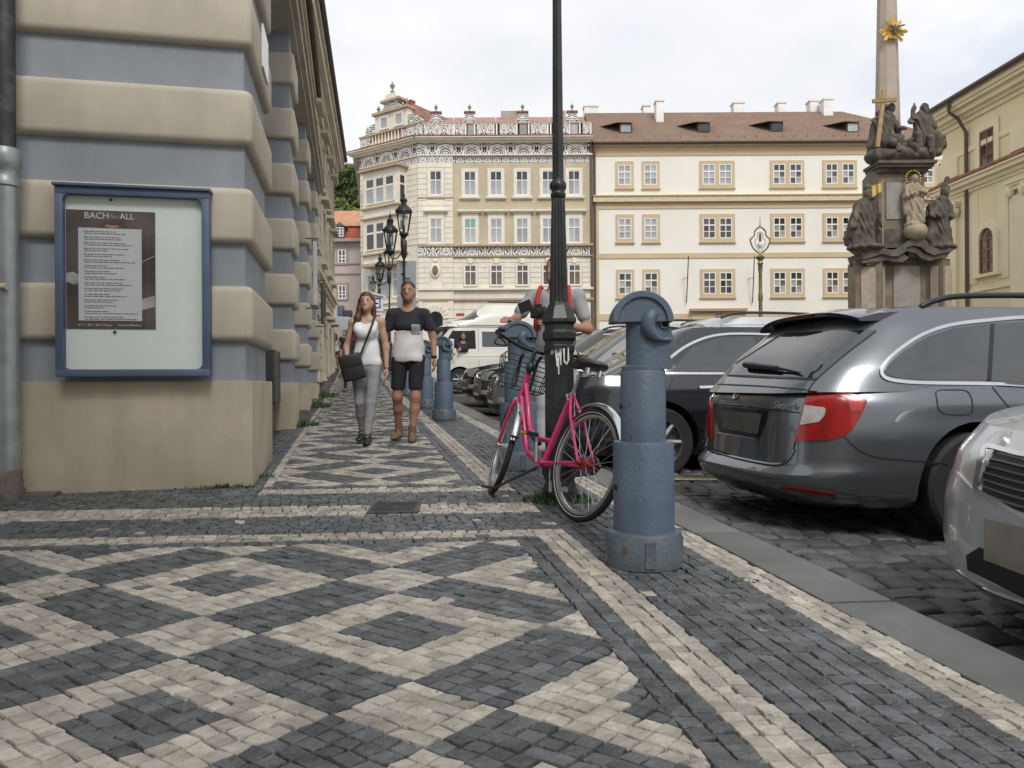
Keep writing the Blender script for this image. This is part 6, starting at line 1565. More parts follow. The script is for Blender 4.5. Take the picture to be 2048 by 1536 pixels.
# ================================================================== cars
M_TYRE = mat('car_tyre', (.014, .014, .015), .75, var=.2)
M_RIM = mat('car_rim', (.22, .225, .23), .42, metal=.8)
M_DGLASS = mat('car_glass', (.010, .015, .016), .02, var=.2, vscale=2, spec=.9)
M_DGLASS.node_tree.nodes['Principled BSDF'].inputs['IOR'].default_value = 1.7
M_ARCH = mat('wheel_arch_black', (.008, .008, .009), .8)
M_SEAM = mat('panel_gap_black', (.006, .006, .007), .6)
M_REDL = mat('red_lamp_lens', (.34, .008, .009), .2, col2=(.19, .005, .006), vscale=9, coat=.25, spec=.5)
M_WHL = mat('pale_lamp_lens', (.42, .40, .38), .15, var=.15, vscale=20, coat=.6)
M_HEAD = mat('headlamp_lens', (.22, .23, .23), .08, col2=(.55, .56, .57), vscale=16, coat=1.0, metal=.5)
M_PLATE = mat('blank_plate', (.20, .19, .17), .5, var=.15, vscale=8)
def paint(name, c, metal=.55, rough=.32): return mat(name, c, rough, metal=metal, var=.03, vscale=3, coat=1.0)
def sgn(a): return 1 if a > 0 else -1
def stack_mesh(levels, zf, n_r=5., n_f=5., m=3.6, M=84, crown=.03, capk=7, bottom=True):
    """levels: (v, xr, xf, hw); zf(x, v) gives height; closed skin with a crowned top"""
    vs, fs = [], []
    xc0 = (levels[0][1] + levels[0][2]) / 2
    for v, xr, xf, hw in levels:
        xc = (xr + xf) / 2
        for k in range(M):
            t = 2 * math.pi * k / M; c, s = math.cos(t), math.sin(t)
            n = n_f if c > 0 else n_r
            x = xc + sgn(c) * abs(c) ** (2 / n) * (xf - xr) / 2; y = sgn(s) * abs(s) ** (2 / m) * hw
            vs.append((x, y, zf(x, v)))
    K = len(levels)
    for i in range(K - 1):
        for k in range(M): fs.append((i * M + k, i * M + (k + 1) % M, (i + 1) * M + (k + 1) % M, (i + 1) * M + k))
    v, xr, xf, hw = levels[-1]; xc = (xr + xf) / 2; base = (K - 1) * M
    for j in range(1, capk):
        f = 1 - (j / capk) ** 1.0
        for k in range(M):
            x0, y0, _ = vs[base + k]; x = xc + (x0 - xc) * f; y = y0 * f
            vs.append((x, y, zf(x, v) + crown * (1 - f * f)))
    for j in range(capk - 1):
        a = base + j * M; b = a + M
        for k in range(M): fs.append((a + k, a + (k + 1) % M, b + (k + 1) % M, b + k))
    vs.append((xc, 0, zf(xc, v) + crown)); tip = len(vs) - 1; a = base + (capk - 1) * M
    for k in range(M): fs.append((a + k, a + (k + 1) % M, tip))
    if bottom: fs.append(tuple(range(M - 1, -1, -1)))
    return vs, fs
class Car:
    def __init__(s, name, label, u, v, rear_in, spec, pm, group='cars parked at the kerb', rz=None, loc=None):
        L_ = spec['L']
        if loc is None:
            o = uv(u, v) if rear_in else uv(u + L_, v); mid = uv(u + L_ / 2, v)
            g0, g1 = gz(uv(u, v).y), gz(uv(u + L_, v).y); z = (gz(mid.y)) - .215 + spec.get('dz', 0)
            s.t = thing(name, label, 'car', (o.x, o.y, z), SR + (0 if rear_in else math.pi), group)
        else: s.t = thing(name, label, spec.get('cat', 'car'), loc, rz, group)
        s.L = L_; s.W = spec['W']; s.pm = pm
        s.mw = Matrix.Translation(s.t.location) @ Matrix.Rotation(s.t.rotation_euler.z, 4, 'Z'); s.inv = s.mw.inverted()
        top = smooth_tab(spec['top'], w=.035); zb = spec.get('zb', .22); hw = s.W / 2
        def zf(x, vv): return zb + vv * (top(x) - zb)
        wt = smooth_tab(spec.get('wtab', [(0, .88), (.08, .955), (.35, 1.0), (.6, 1.0), (.86, .975), (1, .925)]), 100, .05)
        rt = smooth_tab(spec['rear'], 100, .03); ft = smooth_tab(spec['front'], 100, .03)
        lv = [(q, rt(q), L_ - ft(q), hw * wt(q)) for q in np.linspace(0, 1, 26)]
        V, F = stack_mesh(lv, zf, spec.get('nr', 5.5), spec.get('nf', 4.5), spec.get('m', 4.2), crown=spec.get('crown', .035))
        me = bpy.data.meshes.new('body'); me.from_pydata(V, [], F); me.update(); me.materials.append(pm); me.materials.append(M_ARCH)
        # wheel arches cut out of the body
        wr = spec.get('wr', .32); wx = spec['wheels']
        tmp = bpy.data.objects.new('tmp', me); COL.objects.link(tmp); cut = []
        for x in wx:
            for sd in (-1, 1):
                c = MB(); c.lathe([(wr + .055, -.16), (wr + .055, .30)], 36)
                cm = c.mesh('cut'); cm.materials.append(M_ARCH); co = bpy.data.objects.new('cut', cm); COL.objects.link(co)
                co.matrix_world = Matrix.Translation((x, sd * (hw - .12), wr + .01)) @ Matrix.Rotation(R(90) * -sd, 4, 'X')
                mo = tmp.modifiers.new('b', 'BOOLEAN'); mo.operation = 'DIFFERENCE'; mo.object = co; mo.solver = 'EXACT'; mo.material_mode = 'TRANSFER'; cut.append(co)
        dg = bpy.context.evaluated_depsgraph_get(); dg.update()
        body = bpy.data.meshes.new_from_object(tmp.evaluated_get(dg)); bpy.data.objects.remove(tmp)
        for c in cut: bpy.data.objects.remove(c)
        body.polygons.foreach_set('use_smooth', [True] * len(body.polygons)); body.set_sharp_from_angle(angle=R(32)); body.name = 'body'
        s.body = link('body', body, None, s.t)
        for x in wx:
            for sd in (-1, 1):
                ty = MB(); ty.lathe([(wr * .66, -.10), (wr * .93, -.105), (wr, -.085), (wr, .085), (wr * .93, .105), (wr * .66, .10)], 36, cap=False); w = ty.build('wheel', M_TYRE, s.t, smooth=40, loc=(x, sd * (hw - .125), wr + .0), rot=(R(90) * -sd, 0, 0))
                rm = MB(); rm.lathe([(wr * .67, .02), (wr * .68, .10), (wr * .64, .098), (wr * .61, .03), (wr * .5, .0), (.01, .0)], 30); rm.lathe([(.05, .0), (.06, .085), (.03, .092)], 16)
                for k in range(7):
                    a = 2 * math.pi * k / 7; rm.tube([(.03 * math.cos(a), .03 * math.sin(a), .065), (wr * .64 * math.cos(a), wr * .64 * math.sin(a), .072)], [.034, .024], 6)
                rm.build('rim', M_RIM, w, smooth=40)
        allV, allF = list(V), [tuple(f) for f in F]
        s.cabs = []
        for cb in spec['cabin']:
            roof = smooth_tab(cb['roof'], w=.05); bel = cb.get('belt', top)
            def zc(x, vv, roof=roof, bel=bel): b = (bel(x) if callable(bel) else bel) - .03; return b + vv * (roof(x) - b)
            r_, f_, w_ = smooth_tab(cb['rear'], 60, .06), smooth_tab(cb['front'], 60, .06), smooth_tab(cb['w'], 60, .08)
            lv = [(q, r_(q), f_(q), w_(q)) for q in np.linspace(0, 1, 16)]
            V2, F2 = stack_mesh(lv, zc, cb.get('nr', 4.6), cb.get('nf', 3.8), cb.get('m', 5.0), crown=cb.get('crown', .035), bottom=False)
            m2 = bpy.data.meshes.new('cabin'); m2.from_pydata(V2, [], F2); m2.update(); m2.polygons.foreach_set('use_smooth', [True] * len(m2.polygons)); m2.set_sharp_from_angle(angle=R(38))
            s.cabs.append(link(cb.get('name', 'cabin'), m2, cb.get('mat', pm), s.t)); n = len(allV); allV += V2; allF += [tuple(i + n for i in f) for f in F2]
        s.bvh = BVHTree.FromPolygons([Vector(v) for v in allV], allF)
    def cast(s, proj, p):
        if proj == 'px': o = s.inv @ Vector((0, 0, CZ)); d = (s.inv.to_3x3() @ ray(*p)).normalized()
        elif proj == 'left': o, d = Vector((p[0], 6, p[1])), Vector((0, -1, 0))
        elif proj == 'right': o, d = Vector((p[0], -6, p[1])), Vector((0, 1, 0))
        elif proj == 'rear': o, d = Vector((-4, p[0], p[1])), Vector((1, 0, 0))
        elif proj == 'front': o, d = Vector((s.L + 4, p[0], p[1])), Vector((-1, 0, 0))
        elif proj == 'top': o, d = Vector((p[0], p[1], 6)), Vector((0, 0, -1))
        else:   # ('ang', degrees): horizontal direction, p = (sideways, z) measured about (x0, y0)
            a = R(proj[1]); dv = Vector((math.cos(a), math.sin(a), 0)); sv = Vector((-dv.y, dv.x, 0)); o = Vector((proj[2], proj[3], 0)) - dv * 4 + sv * p[0] + Vector((0, 0, p[1])); d = dv
        h = s.bvh.ray_cast(o, d)
        if h[0] is None: return None
        n = h[1]; n = -n if n.dot(d) > 0 else n
        return h[0], n
    def wrap(s, name, proj, outline, m, parent=None, off=.004, step=None, sm=0, mirror=False):
        pts = [Vector(p) for p in (catmull([Vector((*p, 0)) for p in outline], sm, True) if sm else [Vector((*p, 0)) for p in outline])]
        pts = [Vector((p.x, p.y)) for p in pts]
        if step is None: step = 7.0 if proj == 'px' else .045
        dense = []
        for a, b in zip(pts, pts[1:] + pts[:1]):
            k = max(1, int((b - a).length / step)); dense += [a.lerp(b, i / k) for i in range(k)]
        x0, x1 = min(p.x for p in dense), max(p.x for p in dense); y0, y1 = min(p.y for p in dense), max(p.y for p in dense)
        inner = []
        def inside(p):
            r = False
            for a, b in zip(dense, dense[1:] + dense[:1]):
                if (a.y > p.y) != (b.y > p.y) and p.x < (b.x - a.x) * (p.y - a.y) / (b.y - a.y) + a.x: r = not r
            return r
        x = x0 + step * .6
        while x < x1:
            y = y0 + step * .6
            while y < y1:
                p = Vector((x, y))
                if inside(p) and min((p - q).length for q in dense) > step * .45: inner.append(p)
                y += step
            x += step
        n = len(dense)
        r = delaunay_2d_cdt(dense + inner, [(i, (i + 1) % n) for i in range(n)], [], 1, 1e-6)
        co, tris = r[0], r[2]
        vs, ns, ok = [], [], []
        for p in co:
            h = s.cast(proj, p); ok.append(h is not None)
            vs.append(h[0] + h[1] * off if h else Vector((0, 0, 0))); ns.append(h[1] if h else Vector((0, 0, 1)))
        lim = .22
        fs = []
        for t in tris:
            if all(ok[i] for i in t) and max((vs[t[i]] - vs[t[i - 1]]).length for i in range(3)) < lim: fs.append(tuple(t))
        if not fs: return None
        par = list(range(len(vs)))
        def root(i):
            while par[i] != i: par[i] = par[par[i]]; i = par[i]
            return i
        for f in fs:
            for i in (1, 2): par[root(f[i])] = root(f[0])
        cnt = {}
        for f in fs: cnt[root(f[0])] = cnt.get(root(f[0]), 0) + 1
        best = max(cnt, key=cnt.get); fs = [f for f in fs if root(f[0]) == best]
        nm = (vs[fs[0][1]] - vs[fs[0][0]]).cross(vs[fs[0][2]] - vs[fs[0][0]])
        if nm.dot(ns[fs[0][0]]) < 0: fs = [f[::-1] for f in fs]
        # skirt down to the skin
        ed = {}
        for f in fs:
            for i in range(3):
                e = (f[i], f[(i + 1) % 3]); ed[e] = 1
        N = len(vs); sk = [e for e in ed if (e[1], e[0]) not in ed]; low = [v - nn * (off + .004) for v, nn in zip(vs, ns)]
        fs2 = fs + [(b, a, a + N, b + N) for a, b in sk]
        use = sorted({i for f in fs2 for i in f}); re_ = {i: k for k, i in enumerate(use)}; allv = vs + low
        fs2 = [tuple(re_[i] for i in f) for f in fs2]
        mb = MB(); mb.add([allv[i] for i in use], fs2); o = mb.build(name, m, parent or s.t, smooth=40)
        if mirror:
            mb2 = MB(); mb2.add([(v[0], -v[1], v[2]) for v in mb.v], [f[::-1] for f in fs2]); mb2.build(name, m, parent or s.t, smooth=40)
        return o
    def strip(s, name, proj, line, width, m, parent=None, off=.003, sm=5, closed=False, mirror=False):
        pts = catmull([Vector((*p, 0)) for p in line], sm, closed) if sm else [Vector((*p, 0)) for p in line]
        if closed: pts.append(pts[0])
        V_, F_ = [], []
        for i, p in enumerate(pts):
            d = (pts[min(i + 1, len(pts) - 1)] - pts[max(i - 1, 0)]); 
            if d.length < 1e-9: continue
            d.normalize(); nn = Vector((-d.y, d.x, 0)) * width / 2
            h0, h1 = s.cast(proj, ((p + nn).x, (p + nn).y)), s.cast(proj, ((p - nn).x, (p - nn).y))
            if h0 is None or h1 is None or (h0[0] - h1[0]).length > .25: V_.append(None); continue
            V_.append((h0[0] - h0[1] * .003, h0[0] + h0[1] * off, h1[0] + h1[1] * off, h1[0] - h1[1] * .003))
        mb = MB(); prev = None
        for q in V_:
            if q is None: prev = None; continue
            k = len(mb.v); mb.v += [tuple(x) for x in q]
            if prev is not None:
                for j in range(3): mb.f.append((prev + j, k + j, k + j + 1, prev + j + 1))
            prev = k
        if not mb.f: return None
        o = mb.build(name, m, parent or s.t, smooth=60)
        if mirror:
            b2 = MB(); b2.add([(v[0], -v[1], v[2]) for v in mb.v], [f[::-1] for f in mb.f]); b2.build(name, m, parent or s.t, smooth=60)
        return o
WAG = dict(L=4.84, W=1.82, zb=.20, dz=.02, top=[(0, .905), (.2, .925), (1.5, .925), (3.3, .90), (3.6, .89), (4.4, .76), (4.7, .66), (4.84, .60)],
    rear=[(0, .22), (.08, .11), (.16, .03), (.25, .0), (.30, .005), (.345, .065), (.5, .075), (.8, .09), (.9, .10), (1, .16)], front=[(0, .2), (.2, .03), (.5, .0), (.8, .06), (1, .2)],
    wheels=(1.16, 3.88), wr=.325, cabin=[dict(roof=[(.5, 1.38), (1.0, 1.425), (2.2, 1.43), (2.8, 1.38)], rear=[(0, .11), (.5, .33), (1, .66)], front=[(0, 3.62), (1, 2.55)], w=[(0, .835), (.3, .80), (.8, .67), (1, .60)], nr=5.0)])
# ------------------------------------------------------------------ grey estate car, rear towards the pavement
M_GREY = paint('grey_metallic_paint', (.135, .147, .16), .7, .30)
sc = Car('estate_car', 'grey metallic estate car parked rear first, red tail lamp towards the pavement', 2.47, 4.78, True, WAG, M_GREY)
rw_ = sc.wrap('rear_window', 'px', [(1441, 749), (1500, 712), (1572, 667), (1660, 662), (1752, 661), (1690, 708), (1634, 757), (1540, 753)], M_DGLASS)
sq = sc.wrap('quarter_window', 'px', [(1768, 742), (1778, 728), (1806, 703), (1850, 676), (1905, 657), (1981, 648), (1974, 760), (1850, 760), (1790, 755), (1772, 750)], M_DGLASS)
sc.wrap('door_window', 'px', [(1988, 647), (2060, 643), (2170, 650), (2170, 768), (2060, 766), (1981, 761)], M_DGLASS)
sc.strip('window_chrome', 'px', [(2170, 642), (2060, 636), (1981, 641), (1900, 651), (1842, 671), (1795, 702), (1768, 728), (1762, 745), (1772, 757), (1800, 763), (1850, 766), (1980, 768), (2060, 772), (2170, 775)], 6.5, M_CHR, sq, .010)
M_PIL = mat('black_pillar_trim', (.01, .01, .011), .2)
sc.strip('pillar_trim', 'px', [(1984.5, 648), (1977.5, 762)], 8, M_PIL, sq, .006, sm=8)
lamp_o = sc.wrap('tail_lamp', 'px', [(1616, 783), (1650, 785), (1700, 789), (1731, 795), (1733, 805), (1720, 834), (1706, 857), (1689, 871), (1660, 878), (1634, 881), (1591, 882), (1600, 846)], M_REDL, off=.012)
sc.wrap('reversing_lens', 'px', [(1611, 811), (1648, 815), (1652, 819), (1649, 832), (1638, 844), (1601, 850)], M_WHL, lamp_o, off=.016)
sc.wrap('side_lens', 'px', [(1672, 790), (1728, 797), (1722, 822), (1700, 822), (1694, 800)], mat('bright_red_lens', (.46, .03, .028), .2, coat=.25), lamp_o, off=.016)
sc.wrap('tail_lamp', ('ang', 35, .2, .62), [(-.16, .55), (.10, .55), (.12, .83), (-.10, .85)], M_REDL, off=.012)
pr = sc.wrap('plate_recess', 'px', [(1427, 811), (1537, 821), (1532, 846), (1518, 877), (1480, 871), (1440, 864), (1431, 840)], M_PIL, off=.004)
sc.wrap('number_plate', 'px', [(1443, 820), (1524, 828), (1516, 868), (1447, 857)], mat('dull_plate', (.085, .08, .072), .5, var=.2), pr, off=.010)
sc.strip('plate_chrome', 'px', [(1438, 865), (1480, 872), (1518, 879)], 2.4, M_CHR, pr, .010)
for ln in ([(1419, 768), (1470, 770), (1530, 773), (1614, 780)], [(1427, 809), (1480, 812), (1540, 819), (1601, 826)], [(1752, 663), (1690, 710), (1634, 758), (1617, 781)], [(1591, 883), (1586, 900), (1574, 918), (1553, 927), (1500, 919), (1445, 905), (1400, 886)], [(1689, 873), (1705, 890), (1727, 906), (1762, 916), (1830, 922), (1896, 928)], [(1981, 770), (2010, 806), (2043, 845), (2060, 880)], [(1441, 751), (1540, 756), (1634, 760)], [(1436, 750), (1500, 709), (1570, 664)]):
    sc.strip('panel_gap', 'px', ln, 2.4, M_SEAM, sc.body, .0025, 5)
sc.strip('filler_flap_gap', 'px', [(1874, 782), (1905, 780), (1932, 782), (1943, 798), (1944, 822), (1934, 829), (1895, 829), (1878, 820), (1874, 800)], 2.2, M_SEAM, sc.body, .0025, 5, True)
sc.strip('bumper_edge', 'px', [(1396, 886), (1445, 908), (1500, 922), (1551, 930), (1575, 922), (1590, 898)], 3.0, M_GREY, sc.body, .012)
sc.wrap('reflector', 'px', [(1561, 972), (1600, 976), (1668, 985), (1673, 992), (1620, 987), (1562, 977)], mat('dark_red_reflector', (.16, .012, .014), .3), off=.006)
sc.wrap('bumper_valance', 'px', [(1404, 952), (1450, 975), (1550, 1000), (1640, 1012), (1720, 1010), (1720, 1040), (1560, 1040), (1430, 985)], M_ARCH, off=.006)
def on(car, px, py, off=0.0):
    h = car.cast('px', (px, py)); return h[0] + h[1] * off
a, b, c_ = on(sc, 1496, 735, .03), on(sc, 1560, 742, .03), on(sc, 1604, 750, .02)
wi = MB().tube([a, a.lerp(b, .2), b], [.022, .026, .016], 8).build('wiper_arm', M_BLKP, sc.t, smooth=50); MB().tube([a.lerp(b, .6), b, c_], [.008, .010, .006], 6).build('wiper_blade', M_RUB, wi, smooth=50)
h = sc.cast('px', (1474, 790)); 
q_ = h[1].to_track_quat('Z', 'Y')
bd = MB().lathe([(.0, 0), (.042, 0), (.042, .006), (.034, .008), (.034, .005), (.0, .005)], 24).build('badge', M_CHR, sc.t, smooth=40); bd.location = h[0] + h[1] * .002; bd.rotation_mode = 'QUATERNION'; bd.rotation_quaternion = q_
w_ = MB().prism([(-.018, -.012), (.0, -.022), (.012, -.004), (.016, .02), (.004, .006), (-.01, .018)], .005, .009, 'z').build('winged_arrow', M_PIL, bd)
h0, h1 = sc.cast('px', (1550, 810)), sc.cast('px', (1597, 814))
xa = (h1[0] - h0[0]).normalized(); nn = ((h0[1] + h1[1]) / 2).normalized(); ya = nn.cross(xa).normalized(); za = xa.cross(ya)
tm = text_mesh('Superb', .062, .003, shear=.15); wdt = max(v.co.x for v in tm.vertices) - min(v.co.x for v in tm.vertices); kk = (h1[0] - h0[0]).length / wdt
to = link('lettering', tm, M_CHR, sc.t); ctr = (h0[0] + h1[0]) / 2 + nn * .008
to.matrix_basis = Matrix(((xa.x * kk, ya.x, za.x, ctr.x), (xa.y * kk, ya.y, za.y, ctr.y), (xa.z * kk, ya.z, za.z, ctr.z), (0, 0, 0, 1)))
# spoiler and roof rails
q = MB(); n = 14; vs = []
for i in range(n + 1):
    y = -.585 + 1.17 * i / n; e = 1 - (abs(y) / .62) ** 4
    for x, z in ((1.0, 1.448), (.74 - .04 * e, 1.43 + .012 * e), (.60 - .05 * e, 1.395 + .018 * e), (.61 - .05 * e, 1.378 + .008 * e), (.80, 1.385)): vs.append((x, y, z - .055 * (abs(y) / .6) ** 3))
q.add(vs, [(i * 5 + k, (i + 1) * 5 + k, (i + 1) * 5 + k + 1, i * 5 + k + 1) for i in range(n) for k in range(4)] + [tuple(range(5)), tuple(n * 5 + k for k in range(4, -1, -1))])
spo = q.build('spoiler', paint('dark_grey_spoiler', (.02, .022, .026), .3, .35), sc.t, smooth=50)
MB().box(.543, .562, -.16, .16, 1.390, 1.402).build('brake_light', mat('dark_brake_lens', (.09, .01, .012), .3), spo)
for s in (-1, 1):
    r = MB(); r.tube(catmull([(1.02, s * .585, 1.415), (1.12, s * .59, 1.46), (1.35, s * .595, 1.495), (2.0, s * .595, 1.505), (2.6, s * .585, 1.48), (2.75, s * .58, 1.42)], 5), [.012] + [.020] * 24 + [.012], 8); ro = r.build('roof_rail', M_PIL if False else mat('dark_rail', (.03, .032, .036), .35, metal=.4), sc.t, smooth=50)
    MB().rbox(1.86, 1.98, s * .595 - .015, s * .595 + .015, 1.40, 1.49, .005).build('rail_foot', MATS['dark_rail'], ro)
sc.wrap('windscreen', 'front', [(-.62, .93), (.62, .93), (.52, 1.34), (-.52, 1.34)], M_DGLASS)
# ------------------------------------------------------------------ silver car, nose over the kerb at the right edge
HATCH = dict(L=4.4, W=1.77, zb=.20, dz=.09, top=[(0, .92), (.3, .94), (3.0, .94), (3.25, .925), (3.9, .87), (4.2, .82), (4.4, .76)],
    rear=[(0, .2), (.2, .03), (.45, .0), (1, .12)], front=[(0, .10), (.12, .02), (.35, .0), (.6, .015), (.85, .07), (1, .17)], nf=3.6, m=3.6,
    wheels=(.85, 3.5), wr=.315, cabin=[dict(roof=[(.3, 1.36), (1.2, 1.43), (2.3, 1.42)], rear=[(0, .10), (1, .62)], front=[(0, 3.25), (1, 2.2)], w=[(0, .80), (.4, .75), (1, .58)])])
M_SILV = paint('silver_metallic_paint', (.52, .53, .54), .65, .33)
sv = Car('silver_car', 'silver car at the right edge, nose with chrome grille over the kerb', 2.15, 2.06, False, HATCH, M_SILV)
hl_ = sv.wrap('headlamp', 'px', [(1968, 902), (1978, 882), (1996, 868), (2022, 860), (2012, 880), (1990, 908), (1975, 940), (1961, 972), (1956, 950), (1959, 922)], M_HEAD, off=.012, step=4)
gr_ = sv.wrap('grille', 'px', [(1978, 905), (2010, 912), (2060, 925), (2200, 945), (2200, 1070), (2060, 1030), (2010, 1010), (1966, 985)], M_SEAM, off=.006)
sv.strip('grille_chrome', 'px', [(2200, 930), (2060, 915), (2010, 903), (1977, 897), (1970, 920), (1958, 975), (1975, 992), (2010, 1012), (2060, 1036), (2200, 1080)], 9, M_CHR, gr_, .016, 4)
for k in range(6):
    sv.strip('grille_slat', 'px', [(1974 - k, 918 + k * 14), (2010, 926 + k * 15.5), (2060, 938 + k * 16), (2200, 965 + k * 17)], 4, mat('grille_grey', (.07, .07, .075), .4), gr_, .012, 4)
sv.wrap('number_plate', 'px', [(1975, 1036), (2060, 1060), (2200, 1090), (2200, 1190), (2060, 1150), (1975, 1118)], M_PLATE, off=.014)
sv.wrap('fog_lamp', 'px', [(1903, 1050), (1912, 1062), (1915, 1082), (1906, 1078)], M_WHL, off=.008, step=3)
sv.wrap('lower_intake', 'px', [(1935, 1110), (1960, 1095), (2060, 1140), (2200, 1190), (2200, 1235), (2060, 1200), (1960, 1150), (1938, 1140)], M_SEAM, off=.006)
sv.strip('bumper_crease', 'px', [(1916, 945), (1930, 962), (1955, 985), (2000, 1010), (2060, 1040)], 4, M_SILV, sv.body, .010)
sv.strip('bumper_chrome', 'px', [(1916, 1140), (1960, 1170), (2010, 1192), (2060, 1210)], 4, M_CHR, sv.body, .010)
sv.wrap('windscreen', 'front', [(-.62, .93), (.62, .93), (.50, 1.34), (-.50, 1.34)], M_DGLASS)
for sd_ in ('left', 'right'): sv.wrap('side_window', sd_, [(.5, .98), (2.9, .96), (2.3, 1.33), (.9, 1.33)], M_DGLASS)
# ------------------------------------------------------------------ black saloon behind it, rear towards the pavement
SAL = dict(L=4.8, W=1.82, zb=.20, top=[(0, .93), (.5, .95), (1.2, .93), (3.3, .90), (3.6, .885), (4.4, .76), (4.8, .62)],
    rear=[(0, .18), (.2, .03), (.45, .0), (.8, .05), (1, .12)], front=[(0, .2), (.3, .0), (.8, .06), (1, .2)],
    wheels=(1.0, 3.75), wr=.325, cabin=[dict(roof=[(.9, 1.34), (1.5, 1.42), (2.4, 1.43), (2.8, 1.38)], rear=[(0, .42), (1, 1.35)], front=[(0, 3.65), (1, 2.55)], w=[(0, .82), (.3, .78), (1, .56)])])
M_BLKC = paint('black_car_paint', (.016, .018, .024), .3, .22)
bc = Car('black_saloon', 'black saloon with chrome window line between the nearest bollard and the grey estate', 1.80, 7.55, True, SAL, M_BLKC)
def sal_glass(c, g=M_DGLASS):
    for sd_ in ('right', 'left'):
        a = c.wrap('side_window', sd_, [(1.15, .985), (2.12, .98), (2.08, 1.325), (1.75, 1.32), (1.42, 1.22)], g)
        c.wrap('side_window', sd_, [(2.22, .98), (3.30, .965), (2.95, 1.15), (2.62, 1.31), (2.18, 1.325)], g)
        c.strip('window_chrome', sd_, [(3.40, .955), (2.2, .962), (1.10, .968), (1.0, .985), (1.10, 1.06), (1.40, 1.245), (1.75, 1.345), (2.3, 1.35), (2.65, 1.335), (3.0, 1.16)], .022, M_CHR, a, .008)
        c.strip('panel_gap', sd_, [(2.17, .95), (2.17, .5), (2.15, .3)], .008, M_SEAM, c.body, .003); c.strip('panel_gap', sd_, [(1.15, .94), (1.10, .80), (1.30, .62)], .008, M_SEAM, c.body, .003)
        c.strip('door_handle', sd_, [(1.38, .83), (1.60, .835)], .022, M_CHR, c.t, .02, 4); c.strip('door_handle', sd_, [(2.42, .83), (2.64, .83)], .022, M_CHR, c.t, .02, 4)
        c.strip('body_crease', sd_, [(.3, .78), (1.2, .80), (2.6, .78), (4.2, .70)], .02, c.pm, c.body, .006, 5)
        c.strip('sill_trim', sd_, [(1.4, .33), (2.4, .32), (3.4, .33)], .02, M_CHR, c.body, .006, 4)
    c.wrap('rear_window', 'top', [(.48, -.60), (.42, 0), (.48, .60), (1.22, .50), (1.25, 0), (1.22, -.50)], g); c.wrap('windscreen', 'top', [(3.5, -.62), (3.6, 0), (3.5, .62), (2.72, .5), (2.68, 0), (2.72, -.5)], g)
sal_glass(bc)
MB().prism([(1.38, 1.40), (1.62, 1.425), (1.60, 1.455), (1.42, 1.475)], -.02, .02).build('roof_antenna', M_BLKP, bc.t)
bc.wrap('tail_lamp', ('ang', 15, .1, -.62), [(-.10, .70), (.14, .70), (.14, .83), (-.10, .83)], M_REDL, off=.01); bc.wrap('tail_lamp', ('ang', -15, .1, .62), [(-.14, .70), (.10, .70), (.10, .83), (-.14, .83)], M_REDL, off=.01)
for s in (-1, 1): MB().rbox(3.05, 3.22, s * .86 - .08 if s > 0 else -1.04, s * .86 + .18 if s > 0 else -.84, .98, 1.11, .03, 3).build('wing_mirror', M_BLKC, bc.t, smooth=40)
